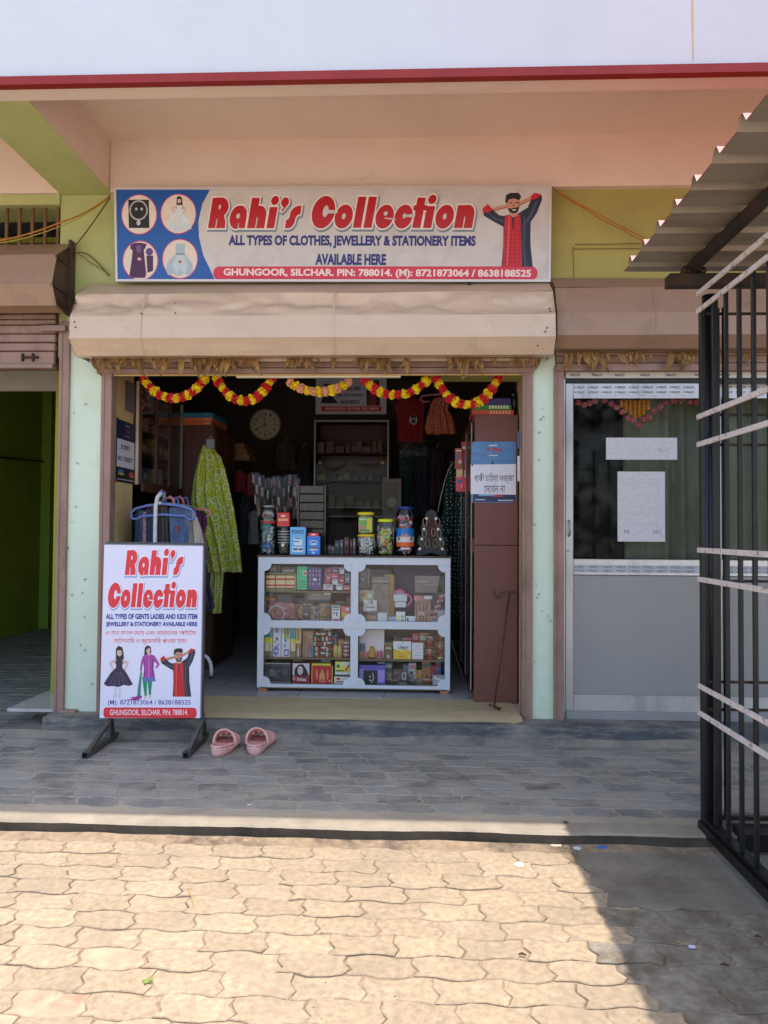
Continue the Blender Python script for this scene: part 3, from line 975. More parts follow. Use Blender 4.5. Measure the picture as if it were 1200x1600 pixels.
def hood(parent, x0, x1, prof, m, dents=0.0, name='hood_panel', seams=()):
    """sheet-metal box over a rolled shutter: one mesh per facet"""
    n = max(12, int((x1 - x0) / 0.018))
    for i in range(len(prof) - 1):
        (ya, za), (yb, zb) = prof[i], prof[i + 1]
        nn = Vector((0, -(za - zb), -(ya - yb) * -1)).normalized() if True else None
        nrm = Vector((0, (zb - za), -(yb - ya))).normalized()
        if nrm.y > 0: nrm = -nrm
        mb = MB(m)
        amp = dents * (1.0 if i == 1 else 0.07)
        def f(u, v, ya=ya, za=za, yb=yb, zb=zb, amp=amp, nrm=nrm, i=i):
            x = x0 + (x1 - x0) * u
            w = min(1, v * 3, (1 - v) * 3)
            q = noise.noise(Vector((x * 2.3, v * 1.3 + i * 5, 1.7)))
            q2 = abs(noise.noise(Vector((x * 5.0 + 3, v * 2.2, 4.7))))
            q3 = noise.noise(Vector((x * 6.5, v * 1.6 + i * 3, 8.1))); q4 = abs(noise.noise(Vector((x * 9 + v * 6, v * 3, 2.2))))
            d = amp * (0.9 * q - 1.0 * max(0, 0.35 - q2) + .42 * q3 - .5 * max(0, .22 - q4)) * w
            edge = 0.004 * noise.noise(Vector((x * 1.6, i * 3.1, 9)))
            return Vector((x, ya + (yb - ya) * v, za + (zb - za) * v)) + nrm * (d + edge * (1 if dents else 0.4))
        mb.grid(lambda u, v: f(u, 1 - v), n, 12 if amp else 2)
        mb.build(name, parent)
    for sx in seams:
        s = MB(m)
        for i in range(1, len(prof) - 1):
            (ya, za), (yb, zb) = prof[i], prof[i + 1]
            s.add([(sx, ya - .003, za), (sx + .012, ya - .004, za), (sx + .012, yb - .004, zb), (sx, yb - .003, zb)], [(0, 3, 2, 1)])
        s.build('seam', parent)


def end_plate(parent, x, prof, m):
    mb = MB(m)
    pts = [(y, z) for y, z in prof] + [(0.0, prof[-1][1]), (0.0, prof[0][1])]
    mb.prism(pts, lambda u, v, d: Vector((d, u, v)), x, x + 0.004)
    mb.build('end_plate', parent)


Z = lambda py, Y: at(500, py, Y).z
# middle shutter: cream hood, rolled right up
XH0, XH1 = at(108, 480, -.3).x, at(869, 480, -.3).x
midprof = [(-0.02, Z(441, -.02)), (-0.20, Z(457, -.2)), (-0.285, Z(492, -.285)), (-0.30, Z(527, -.30)), (-0.215, Z(555, -.215)), (-0.12, Z(559, -.12))]
sh = thing('rolling_shutter', 'rolled-up shutter in a dented cream sheet-metal hood above the open shop', 'rolling shutter', (XH0, 0, ZF), 'rolling shutters of the shop row')
hood(sh, XH0, XH1, midprof, m_hoodc, dents=0.05, seams=(XH0 + .43, XH0 + 1.6))
end_plate(sh, XH0 + .001, midprof, m_hoodb)
end_plate(sh, XH1 - .005, midprof, m_hoodc)
sp = MB(m_rust)
for px, py in ((116, 468), (117, 474), (116, 503), (118, 511), (221, 490), (274, 474), (858, 482), (855, 512), (852, 518), (860, 486), (840, 540), (274, 489)):
    f_ = 492 if py < 492 else 520
    y = -0.245 if py < 485 else -0.299
    p = at(px, py, y - 0.006)
    sp.lathe(p - Vector((0, 0, 0.004)), [(0.004, 0), (0.006, 0.003), (0.003, 0.008)], 6)
stuff(sp.build('rust_spot', sh))
def slat_bar(parent, x0, x1, py0, py1, Y, m, name, dy=0.02, bev=0.004):
    b = MB(m)
    b.box((x0, Y - dy, Z(py1, Y - dy)), (x1, Y + dy, Z(py0, Y - dy)), bev)
    return b.build(name, parent)
GX0, GX1 = at(151, 700, -.02).x, at(833, 700, -.02).x
slat_bar(sh, GX0, GX1, 559, 564.5, -0.08, m_hoodc, 'hood_lip', 0.008, 0.002)
slat_bar(sh, GX0, GX1, 565, 574, -0.02, m_brown, 'slat', 0.018)
slat_bar(sh, GX0, GX1, 574.5, 583, -0.015, m_brown, 'bottom_bar', 0.03)
slat_bar(sh, GX0 + .03, GX1 - .03, 583.5, 586.5, -0.005, m_cream, 'draught_strip', 0.008, 0.001)
def guide(parent, px0, px1, zt, m=m_brown, zb=None):
    x0, x1 = at(px0, 850, -.03).x, at(px1, 850, -.03).x
    zb = ZF - 0.03 if zb is None else zb
    b = MB(m)
    b.box((x0, -0.035, zb), (x1, 0.05, zt), 0.003)
    b.box((x0 - .0 + (x1 - x0) * .28, -0.04, zb), (x0 + (x1 - x0) * .34, -0.034, zt))
    return b.build('guide_rail', parent)
guide(sh, 154.5, 171, Z(578, -.03) + .03)
guide(sh, 816, 832, Z(578, -.03) + .03)
# left shutter: brown, half down
lzt = Z(378, -.05)
LX1 = at(84, 430, -.28).x
lprof = [(-0.03, Z(378, -.03)), (-0.24, Z(394, -.24)), (-0.30, Z(440, -.30)), (-0.24, Z(475, -.24)), (-0.13, Z(487, -.13))]
sl2 = thing('rolling_shutter', 'brown rolling shutter left half lowered over the green room, open end of its hood showing', 'rolling shutter', (-3.6, 0, 0), 'rolling shutters of the shop row')
hood(sl2, -5.1, LX1, lprof, m_hoodb, dents=0.005)
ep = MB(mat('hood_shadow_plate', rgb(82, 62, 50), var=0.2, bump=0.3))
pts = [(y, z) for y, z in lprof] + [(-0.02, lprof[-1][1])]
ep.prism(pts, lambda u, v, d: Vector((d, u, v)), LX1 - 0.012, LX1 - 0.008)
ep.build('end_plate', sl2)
br = MB(mat('hood_bracket', rgb(70, 54, 44), var=0.2))
br.box((LX1 - .008, -0.08, lprof[3][1] + .0), (LX1 + .01, -0.02, lprof[0][1] + .01))
br.box((LX1 - .008, -0.28, lprof[2][1] - .01), (LX1 + .004, -0.07, lprof[2][1] + .012))
br.box((LX1 - .008, -0.25, lprof[3][1] + .03), (LX1 + .004, -0.07, lprof[3][1] + .045))
br.box((LX1 - .008, -0.25, lprof[1][1] - .02), (LX1 + .004, -0.07, lprof[1][1] - .005))
br.build('end_bracket', sl2)
LS1 = at(88, 520, -.02).x
py = 488
for i, h in enumerate((9, 9, 14, 14, 14)):
    slat_bar(sl2, -5.0, LS1, py, py + h - 1.5, -0.02 + 0.006 * (i % 2), m_brown, 'slat', 0.018, 0.006)
    py += h
slat_bar(sl2, -5.0, LS1, 548, 572, -0.03, m_brown, 'bottom_bar', 0.015)
slat_bar(sl2, -5.0, LS1, 567, 574, -0.035, m_brown, 'slat', 0.03)
lk = MB(m_rust)
a = at(33, 552, -.06); b = at(52, 564, -.06)
lk.box((a.x, -.062, b.z), (a.x + .012, -.045, a.z), .002); lk.box((b.x - .012, -.062, b.z), (b.x, -.045, a.z), .002)
lk.tube([(a.x, -.055, (a.z + b.z) / 2), (b.x + .03, -.055, (a.z + b.z) / 2)], 0.007, 8)
lk.build('bolt', sl2)
guide(sl2, 87.5, 103.5, Z(500, -.03), zb=ZW)
slat_bar(sl2, at(66, 510, -.05).x, at(104, 510, -.05).x, 506, 515, -0.06, m_brown, 'rail_bracket', 0.012, .002)
sf = MB(m_brown); sf.box((at(86, 1140, -.1).x, -0.06, ZW - .002), (at(112, 1140, -.1).x, 0.02, ZF + .01), .004); sf.build('rail_foot', sl2)
# right shutter
RX0 = at(866, 480, -.2).x + .012
rprof = [(-0.02, Z(438, -.02)), (-0.16, Z(452, -.16)), (-0.23, Z(490, -.23)), (-0.24, Z(525, -.24)), (-0.15, Z(546, -.15)), (-0.10, Z(549, -.10))]
sr = thing('rolling_shutter', 'rolled-up shutter in a brown hood above the aluminium door', 'rolling shutter', (2.0, 0, ZF), 'rolling shutters of the shop row')
hood(sr, RX0, 4.6, rprof, m_hoodb, dents=0.007, seams=(at(1024, 490, -.23).x,))
slat_bar(sr, at(866, 560, 0).x, 4.4, 549, 556, -0.04, m_hoodb, 'hood_lip', 0.02)
slat_bar(sr, at(868, 560, 0).x, 4.4, 557, 568, -0.02, m_brown, 'slat', 0.016)
slat_bar(sr, at(868, 560, 0).x, 4.4, 568.5, 580, -0.02, m_brown, 'bottom_bar', 0.03)
guide(sr, 865.5, 881, Z(578, -.03) + .02)

# ================================================================ big sign board over the shop
def affine(TL, TR, BL, pTL, pTR, pBL):
    """print coordinates are photo pixels on the board's face; returns fn(px, py) -> world"""
    eu = (TR - TL); ev = (BL - TL)
    a = Vector((pTR[0] - pTL[0], pTR[1] - pTL[1])); b = Vector((pBL[0] - pTL[0], pBL[1] - pTL[1]))
    det = a.x * b.y - a.y * b.x
    def fn(u, v):
        p = Vector((u - pTL[0], v - pTL[1]))
        s = (p.x * b.y - p.y * b.x) / det
        t = (a.x * p.y - a.y * p.x) / det
        return TL + eu * s + ev * t
    return fn


m_red = mat('sign_red', rgb(180, 12, 24), rough=0.35, var=0.03, scale=3)
m_flex = mat('sign_flex_white', rgb(202, 196, 192), rough=0.33, var=0.06, scale=1.6, bump=.5, bscale=3, dirt=rgb(172, 162, 154), damt=.5, dscale=5)
m_navy = pc(44, 34, 110, .35)
m_blue = mat('sign_blue', rgb(24, 84, 164), rough=0.35, var=0.05, scale=2)
YS = -0.14
TLp, TRp, BLp = (178, 293), (862, 290), (181, 440)
TL, TR = at(*TLp, YS), at(*TRp, YS)
BL = at(*BLp, YS + 0.05)
BR = BL + (TR - TL)
sign = thing('sign_board', 'long shop sign above the cream hood with big red lettering and a man', 'sign', BL)
fn = affine(TL, TR, BL, TLp, TRp, BLp)
ex = (TR - TL).normalized(); ev = (TL - BL).normalized(); en = ex.cross(ev).normalized()
def slab(parent, name, m, P0, P1, P2, P3, n, th):
    """board face P0..P3 (counter-clockwise seen from n), thickness th behind it"""
    b = MB(m)
    vs = [P0, P1, P2, P3] + [p - n * th for p in (P0, P1, P2, P3)]
    b.add(vs, [(0, 1, 2, 3), (7, 6, 5, 4), (0, 4, 5, 1), (1, 5, 6, 2), (2, 6, 7, 3), (3, 7, 4, 0)])
    return b.build(name, parent)
slab(sign, 'panel', m_flex, BL, BR, TR, TL, en, 0.025)
for nm, A, B, w in (('frame', BL, BR, ev), ('frame', TL, TR, -ev), ('frame', BL, TL, ex), ('frame', BR, TR, -ex)):
    b = MB(mat('sign_frame', rgb(206, 200, 196), rough=0.4, metal=0.3, var=0.05))
    w_ = 0.014
    d = (B - A).normalized()
    A2, B2 = (A + d * (w_ if w in (ex, -ex) or (w - ex).length < 1e-6 or (w + ex).length < 1e-6 else 0)), (B - d * (w_ if (w - ex).length < 1e-6 or (w + ex).length < 1e-6 else 0))
    vs = [A2, B2, B2 + w * w_, A2 + w * w_]
    vs = [p + en * 0.006 for p in vs] + [p - en * 0.03 for p in vs]
    b.add(vs, [(0, 1, 2, 3), (7, 6, 5, 4), (0, 4, 5, 1), (1, 5, 6, 2), (2, 6, 7, 3), (3, 7, 4, 0)])
    # consistent outward faces
    c = sum(b.v, Vector()) / len(b.v)
    for i, f in enumerate(b.f):
        P = [b.v[k] for k in f]
        if (P[1] - P[0]).cross(P[2] - P[0]).dot(sum(P, Vector()) / 4 - c) < 0:
            b.f[i] = f[::-1]
    b.build(nm, sign)
P = Print(fn, en, 0.00035)
curve_r = [(331, 296.5), (319, 318), (313, 345), (314, 370), (321, 398), (332, 420), (340, 437)]
P.poly('blue_field', m_blue, [(182, 296.5)] + curve_r + [(184.5, 437)], 1)
rim = pc(196, 44, 100)
pw = pc(222, 208, 196)
for cx, cy in ((218.5, 335), (281, 334), (220.5, 407), (284, 404)):
    P.poly('picture_disc', rim, ell(cx, cy, 28.8, 31.5, 36), 2)
    P.poly('picture_disc', pw, ell(cx, cy, 27.4, 30, 36), 3)
blk = pc(24, 22, 26); siv = pc(190, 190, 196)
P.poly('necklace_print', blk, [(201, 312), (234, 312), (235, 356), (202, 356)], 4)
for k in range(30):
    a = RAD(360 / 30 * k)
    P.poly('necklace_print', siv, ell(217.5 + 13.6 * cos(a), 328.5 + 14.5 * sin(a), 1.5, 1.5, 6), 5)
P.poly('necklace_print', siv, ell(217.5, 348, 3.2, 4.2, 10), 5)
P.poly('necklace_print', siv, ell(213.8, 326.5, 2, 2.4, 8), 5)
P.poly('necklace_print', siv, ell(222.5, 326.5, 2, 2.4, 8), 5)
P.poly('dress_print', pc(200, 212, 218), [(272, 327), (290, 326), (292, 336), (301, 352), (302, 357), (284, 361), (264, 357), (264, 350), (272, 338)], 4)
girl(P, 263, 306, 299, 364, pc(214, 220, 224), 4.2)
plum = pc(74, 28, 74)
P.poly('gown_print', plum, [(205, 382), (212, 379), (222, 379), (231, 381), (228, 388), (226, 390), (230, 428), (228, 434), (207, 434), (203, 430), (207, 402), (208, 391), (204, 388)], 4)
P.poly('gown_print', plum, [(230, 399), (241, 399), (241, 423), (232, 426)], 4.1)
P.poly('gown_print', pc(96, 62, 130), ell(235, 393, 6, 6, 12), 4.2)
P.poly('gown_print', pc(120, 80, 140), [(214, 383), (222, 383), (221, 394), (215, 394)], 4.4)
P.poly('gown_print', pc(220, 170, 160), [(216, 402), (222, 403), (221, 407), (216, 406)], 4.5)
pale = pc(168, 186, 196); pale2 = pc(190, 204, 210)
P.poly('party_dress_print', pale, [(277, 380), (292, 380), (291, 396), (303, 410), (305, 421), (300, 430), (290, 427), (282, 431), (272, 427), (265, 430), (261, 420), (264, 409), (277, 397)], 4)
P.poly('party_dress_print', pale2, [(278, 397), (290, 397), (296, 412), (292, 428), (285, 420), (279, 429), (272, 414)], 4.3)
P.poly('party_dress_print', pc(130, 150, 164), [(277, 395), (292, 395), (292, 398), (277, 398)], 4.5)
P.poly('party_dress_print', pc(180, 50, 60), ell(284, 408.5, 3, 2, 8), 4.7)
wl = pc(226, 220, 214); sh_ = pc(120, 132, 142)
fancy(P, 'shop_name', "Rahi's", 328, 478, 356, 309, m_red, wl, sh_, m_flex, layer=2, sdir=(0.045, -0.05))
fancy(P, 'shop_name', "Collection", 489, 751, 355, 307, m_red, wl, sh_, m_flex, layer=2, sdir=(0.045, -0.05))
P.text('tagline', m_navy, 'ALL TYPES OF CLOTHES, JEWELLERY & STATIONERY ITEMS', 361, 387, 748, 366.5, 2, 0.05)
P.text('tagline', m_navy, 'AVAILABLE HERE', 498.5, 412.5, 609.5, 395, 2, 0.05)
rb = arc(346.5, 426.3, 9.5, 10.8, 90, 270, 12) + arc(835.5, 424, 9.5, 10.8, -90, 90, 12)
P.poly('address_band', mat('sign_red2', rgb(204, 40, 66), rough=0.35, var=0.03), rb, 2)
P.text('address_lettering', pc(236, 216, 212), 'GHUNGOOR, SILCHAR. PIN: 788014. (M): 8721873064 / 8638188525', 353.5, 432.8, 835, 418.2, 3, 0.035)
man(P, 757, 301, 848, 414, 2)
P.build(sign)
sc = MB(m_black)
p = fn(740, 440) ; sc.box(p + Vector((-.012, -.012, -.006)), p + Vector((.012, .01, .006)), .002)
sc.build('clip', sign)

# ================================================================ standing sign
YA, YBm = -0.36, -0.34
TLp, TRp, BLp = (163, 851), (317, 853), (155.5, 1122)
TL, TR = at(*TLp, -0.335), at(*TRp, -0.345)
BL, BR = at(*BLp, -0.375), at(312.5, 1122, -0.385)
st = thing('standing_sign', 'white portrait sign with red and blue lettering on a black tube stand beside the doorway', 'sign', Vector(((BL.x + BR.x) / 2, -0.35, ZW)))
ex = (BR - BL).normalized(); ev = ((TL - BL) + (TR - BR)).normalized(); en = ex.cross(ev).normalized()
fn = affine(TL, TR, BL, (163, 851), (317, 853), (155.5, 1122))
# bilinear map for this slightly uneven quad
def fn2(u, v):
    # pixel -> (s, t) in the board's quad by fixed-point iteration
    s, t = 0.5, 0.5
    for _ in range(6):
        t = (v - (851 + 2 * s)) / (1122 - 851 - 2 * s)
        xl = 163 + (155.5 - 163) * t; xr = 317 + (312.5 - 317) * t
        s = (u - xl) / (xr - xl)
    return (TL * (1 - s) + TR * s) * (1 - t) + (BL * (1 - s) + BR * s) * t
m_stand = mat('sign_flex_lilac', rgb(218, 216, 232), rough=0.4, var=0.02, scale=2)
slab(st, 'panel', m_stand, BL, BR, TR, TL, en, 0.02)
m_steel = mat('dark_square_tube', rgb(84, 82, 80), rough=0.55, metal=0.4, var=0.2, scale=20, dirt=rgb(104, 92, 80), damt=0.6, dscale=8)
def bar(parent, name, m, A, B, w, up=Vector((0, 0, 1)), h=None, mb=None):
    A, B = Vector(A), Vector(B)
    t = (B - A).normalized(); s = t.cross(up).normalized(); u = s.cross(t)
    h = w if h is None else h
    own = mb is None
    mb = mb or MB(m)
    q = [(-1, -1), (1, -1), (1, 1), (-1, 1)]
    vs = [A + s * (a * w / 2) + u * (b * h / 2) for a, b in q] + [B + s * (a * w / 2) + u * (b * h / 2) for a, b in q]
    mb.add(vs, [(0, 3, 2, 1) if True else 0, (4, 5, 6, 7), (0, 1, 5, 4), (1, 2, 6, 5), (2, 3, 7, 6), (3, 0, 4, 7)])
    c = (A + B) / 2
    k0 = len(mb.f) - 6
    for i in range(k0, len(mb.f)):
        f = mb.f[i]; Pq = [mb.v[k] for k in f]
        if (Pq[1] - Pq[0]).cross(Pq[2] - Pq[0]).dot(sum(Pq, Vector()) / 4 - c) < 0:
            mb.f[i] = f[::-1]
    if own:
        return mb.build(name, parent)
for A, B in ((BL, TL), (BR, TR)):
    bar(st, 'side_frame', m_steel, A - en * 0.031 , B - en * 0.031, 0.02, up=en)
bar(st, 'top_frame', m_steel, TL - en * 0.031 + ev * .008, TR - en * 0.031 + ev * .008, 0.02, up=en)
bar(st, 'edge_trim', mat('trim_grey', rgb(120, 120, 132), rough=.4), BR + ex * .004 - en * .008, TR + ex * .004 - en * .008, 0.006, up=en, h=0.02)
bar(st, 'edge_trim', mat('trim_grey', rgb(120, 120, 132), rough=.4), TL + ev * .003 - en * .008, TR + ev * .003 - en * .008, 0.02, up=ev, h=0.006)
for cornr, fx in ((BL, 132.5), (BR, 290)):
    a = atz(fx, 1186, ZW); 
    xx = a.x
    f = MB(m_steel)
    y0, y1 = a.y, a.y + 0.43
    # open-ended square tube
    w = 0.018
    for (x0, z0, x1, z1) in ((-w, 0, w, .003), (-w, .033, w, .036), (-w, .003, -w + .003, .033), (w - .003, .003, w, .033)):
        f.box((xx + x0, y0, ZW + z0), (xx + x1, y1, ZW + z1))
    f.use(m_black).box((xx - w + .003, y0 + .03, ZW + .003), (xx + w - .003, y0 + .032, ZW + .033))
    f.build('foot', st)
    top = cornr - en * 0.03 - ev * 0.01
    top.x = xx + 0.03
    for q in (y0 + 0.05, y1 - 0.05):
        bar(st, 'brace', m_steel, (xx, q, ZW + .03), top, 0.022, up=Vector((1, 0, 0)))
    bar(st, 'post', m_steel, (xx + .01, top.y + .01, ZW + .03), top + Vector((-.01, .01, .03)), 0.024, up=Vector((1, 0, 0)))
P = Print(fn2, en, 0.00035)
sred = mat('stand_red', rgb(216, 40, 52), rough=0.4, var=0.03)
sw = pc(236, 222, 236); sg = pc(140, 160, 196)
fancy(P, 'shop_name', "Rahi's", 195, 288, 899, 860, sred, sw, sg, m_stand, layer=1, wr=0.045, shear=0.18)
fancy(P, 'shop_name', "Collection", 167.5, 311, 950, 912, sred, sw, sg, m_stand, layer=1, wr=0.045, shear=0.18)
sb2 = pc(44, 52, 140); sr2 = pc(214, 56, 62); sp2 = pc(96, 64, 156)
P.text('english_lettering', sb2, 'ALL TYPES OF GENTS LADIES AND KIDS ITEM', 165.5, 968.5, 308.5, 960, 2, 0.045)
P.text('english_lettering', sb2, 'JEWELLERY & STATIONERY AVAILABLE HERE', 165.5, 981.5, 308.5, 972.5, 2, 0.045)
P.text('bengali_lettering', sr2, 'এখােন েছেল েমেয় এবং বাচ্চােদর আইেটম', 164.5, 995, 307, 985, 2, 0.0)
P.text('bengali_lettering', sr2, 'েষ্টশনাির ও জুেয়লাির পাওয়া যায়।', 178, 1008, 292, 997, 2, 0.0)
girl(P, 162, 1010, 208, 1091, pc(42, 30, 62), 2)
lady(P, 205, 1009, 246, 1092, 2)
P.poly('lady_print', pc(150, 40, 130), [(196, 1094), (214, 1091), (222, 1087), (222, 1091), (214, 1095)], 2)
man(P, 251, 1014, 305.5, 1089, 2)
P.text('phone_lettering', sp2, '(M): 8721873064 / 8638188525', 168.5, 1103.5, 298, 1093.8, 2, 0.008)
rb = arc(165, 1113.5, 3.5, 8, 90, 270, 8) + arc(304, 1114, 3.5, 8, -90, 90, 8)
P.poly('address_band', sred, rb, 2)
P.text('address_lettering', pc(240, 220, 226), 'GHUNGOOR, SILCHAR. PIN: 788014.', 172, 1118.8, 294, 1108.8, 3, 0.01)
P.build(st)

# ================================================================ pink sandals
m_foam = mat('pink_foam', rgb(226, 172, 162), rough=0.6, var=0.06, scale=14, bump=0.3, bscale=120, dirt=rgb(196, 140, 128), damt=0.4, dscale=16)
m_foam2 = mat('pink_insole', rgb(206, 146, 138), rough=0.75, var=0.1, scale=14, bump=0.4, bscale=150)


def sandal(heel, toe, label, mirror):
    """chunky moulded clog: thick sole, wide open strap over the instep, low toe cap with holes"""
    t = thing('sandal', label, 'sandal', Vector((heel.x, heel.y, ZW)), 'pair of pink sandals')
    L = (toe - heel).length * 1.04
    d = (toe - heel).normalized(); s = Vector((d.y, -d.x, 0))
    O = Vector((heel.x, heel.y, ZW + .002))
    def half(u):      # half width along the foot
        return 0.5 * L * (0.31 + 0.10 * sin(u * pi * 0.9 - 0.6)) * (max(0.0, 1 - abs(2 * u - 1) ** 5) ** 0.5)
    def bend(u): return mirror * 0.02 * sin(u * pi)
    W = lambda u, k, z: O + d * (u * L) + s * (bend(u) + k * half(u)) + Vector((0, 0, z))
    N = 26
    us = [0.0 + i / N for i in range(N + 1)]
    topz = lambda u: 0.052 - 0.018 * min(1, u * 1.6) + 0.006 * max(0, u - .7) * 3
    botz = lambda u: 0.0 + (0.010 * max(0, 1 - abs(u - .45) / .08) if 0.3 < u < .6 else 0) + 0.02 * max(0, u - .88) * 8 * .5
    sm = MB(m_foam)
    rings = []
    for u in us:
        r = []
        for k, z in ((-0.86, 'b'), (-1.0, .35), (-1.02, .75), (-0.94, 1.0), (0.94, 1.0), (1.02, .75), (1.0, .35), (.86, 'b')):
            zb, zt = botz(u), topz(u)
            r.append(W(u, k, zb if z == 'b' else zb + (zt - zb) * z))
        rings.append(r)
    vs = [p for r in rings for p in r]
    fs = []
    for i in range(N):
        for j in range(8):
            fs.append((i * 8 + j, (i + 1) * 8 + j, (i + 1) * 8 + (j + 1) % 8, i * 8 + (j + 1) % 8))
    sm.add(vs, [f[::-1] for f in fs], True)
    sm.build('sole', t)
    im = MB(m_foam2)
    im.grid(lambda a, b: W(0.03 + .94 * b, -.82 + 1.64 * a, topz(0.03 + .94 * b) + .0035 - .003 * (1 - (2 * a - 1) ** 2)), 8, 20)
    im.build('insole', t)
    # raised rim around the heel
    rm = MB(m_foam)
    rm.tube([W(u, k, topz(u) + .004) for u, k in [(0.5 - i * .05, -0.97) for i in range(10)] + [(0.03, -.6), (0.015, 0), (0.03, .6)] + [(0.05 + i * .05, 0.97) for i in range(10)]], 0.006, 6)
    rm.build('heel_rim', t)
    # wide strap arches
    def strap(u0, u1, h, name, th=0.007):
        mb = MB(m_foam)
        n = 18; m_ = 5
        def pt(a, b, off):
            an = pi * a
            u = u0 + (u1 - u0) * b
            hh = h(u)
            q = 1.02 + off / 0.05
            x = -cos(an) * q
            z = topz(u) - 0.015 + (hh + 0.015) * (sin(an) ** 0.75) + off
            return W(u, x, z)
        mb.grid(lambda a, b: pt(a, b, th), n, m_)
        mb.grid(lambda a, b: pt(1 - a, b, 0), n, m_)
        mb.grid(lambda a, b: pt(1 - a, 0, th * b), n, 1)
        mb.grid(lambda a, b: pt(a, 1, th * b), n, 1)
        return mb.build(name, t)
    strap(0.40, 0.60, lambda u: 0.078 - 0.14 * (u - .40), 'instep_strap', 0.009)
    strap(0.66, 0.86, lambda u: 0.052 - 0.12 * (u - .66), 'toe_strap', 0.008)
    # bridges joining the two straps
    for k in (-.55, 0, .55):
        b = MB(m_foam)
        b.tube([W(u, k, topz(u) + (0.058 if abs(k) < .1 else 0.046) - 0.09 * (u - .5)) for u in (0.55, 0.62, 0.70)], 0.0065, 8)
        b.build('strap_bridge', t)
    # back strap folded forward
    ch = MB(pc(206, 196, 120))
    ch.lathe(W(0.64, 0.15, 0.060), [(0.0, 0), (0.007, 0.001), (0.007, 0.004), (0.003, 0.006)], 10)
    ch.build('charm', t)
    return t
sandal(atz(336, 1184, ZW), atz(357, 1160, ZW), 'left pink foam sandal of the pair, nearest the standing sign', 1)
sandal(atz(397, 1182, ZW), atz(418, 1158, ZW), 'right pink foam sandal of the pair, farther from the standing sign', -1)

# ================================================================ ropes and cables
def cable(name, label, pts, r, m, sag=0.0, cat='cable', n=14):
    P_ = []
    for i in range(len(pts) - 1):
        for k in range(n):
            t = k / n
            q = pts[i].lerp(pts[i + 1], t)
            q.z -= sag * 4 * t * (1 - t)
            P_.append(q)
    P_.append(pts[-1])
    b = MB(m); b.tube(P_, r, 6)
    return tag(b.build(name, None, loc=pts[0]), label, cat)
m_rope = mat('orange_rope', rgb(176, 110, 44), rough=0.8, var=0.3, scale=60)
m_ropey = mat('yellow_rope', rgb(186, 160, 56), rough=0.8, var=0.3, scale=60)
m_roped = mat('dark_rope', rgb(110, 82, 44), rough=0.8, var=0.3, scale=60)
ct = at(172, 306, -.10)
cable('rope', 'orange rope sagging from the sign corner to the far left hood', [ct, at(96, 347, -.25), at(-30, 380, -.30)], 0.005, m_rope, 0.02, 'rope')
cable('rope', 'thin yellow rope running close under the orange one on the left', [ct - Vector((0, 0, .008)), at(90, 355, -.2), at(-30, 383, -.26)], 0.003, m_ropey, 0.02, 'rope')
cable('rope', 'rope from the sign corner down to the end of the left hood', [ct - Vector((0, 0, .01)), at(116, 386, -.06)], 0.0045, m_roped, 0.01, 'rope')
cable('cable', 'brown cable from the left hood end to the foot of the sign', [at(116, 396, -.06), at(138, 398, -.03), at(170, 431, -.03)], 0.004, m_roped, -.01)
cable('cable', 'thin shadowed wire on the lime wall beside the sign foot', [at(116, 392, -.02), at(140, 410, -.02), at(172, 430, -.02)], 0.002, m_roped, -.004)
cr = at(862, 292, -.08)
cable('rope', 'upper orange rope running right from the sign corner', [cr, at(912, 322, -.08), at(1020, 378, -.1)], 0.0045, m_rope, 0.006, 'rope')
cable('rope', 'lower orange rope hanging slack below the other on the right', [cr, at(912, 325, -.07), at(975, 360, -.07), at(1018, 380, -.1)], 0.0035, m_rope, 0.01, 'rope')
cable('wire', 'upper thin wire stretched across the ochre wall', [at(899, 382, -.01), at(1010, 380, -.02)], 0.002, m_roped, .002, 'wire')
cable('wire', 'lower thin wire bending down beside the sign', [at(897, 438, -.02), at(895, 386, -.01), at(899, 389, -.012), at(1010, 388, -.02)], 0.002, m_roped, .0, 'wire')

# ================================================================ dried mango leaves under the hoods
m_leaf = mat('dried_leaf', rgb(150, 114, 66), rough=0.8, var=0.35, scale=40, bump=0.4, bscale=90, rnd=0.25)
random.seed(21)
def dry_leaf(parent, p, L, lean, tw):
    b = MB(m_leaf)
    w = L * 0.15
    def f(u, v):
        a = v * 1.2 * tw
        ww = w * sin(pi * min(1, 0.06 + v * 0.94)) ** 0.7
        x = (u - .5) * 2 * ww
        c = 0.5 * w * cos((u - .5) * pi) * 1.2
        base = Vector((lean * L * v * v, -0.012 * sin(v * 3) - 0.01, -L * v))
        return p + base + Vector((x * cos(a) - c * sin(a), x * sin(a) + c * cos(a) - .01, 0.004 * sin(v * 9 + tw * 5)))
    b.grid(f, 4, 6)
    return b.build('dried_leaf', parent)
def leaf_string(label, x0p, x1p, clumps, py, Y):
    A, B = at(x0p, py, Y), at(x1p, py, Y)
    t = thing('dried_leaf_garland', label, 'leaf garland', A, 'dried mango leaf strings under the hoods')
    s = MB(m_roped)
    s.tube([A.lerp(B, i / 20) + Vector((0, 0, .003 * noise.noise(Vector((i * .7, 0, 0))))) for i in range(21)], 0.002, 5)
    s.build('string', t)
    for c0, c1, n in clumps:
        n = max(1, int(n * 1.25))
        for i in range(n):
            px = c0 + (c1 - c0) * (i + random.uniform(-.3, .3)) / max(1, n - 1)
            p = at(px, py + random.uniform(-2, 2), Y)
            dry_leaf(t, p, random.choice((.03, .045, .06, .075, .09, .12)) * random.uniform(.8, 1.15), random.uniform(-.6, .6), random.uniform(-1.2, 1.2))
leaf_string('withered leaf string below the cream hood, left half', 150, 430, ((150, 172, 5), (180, 224, 14), (238, 268, 9), (280, 286, 3), (300, 400, 28)), 558, -0.10)
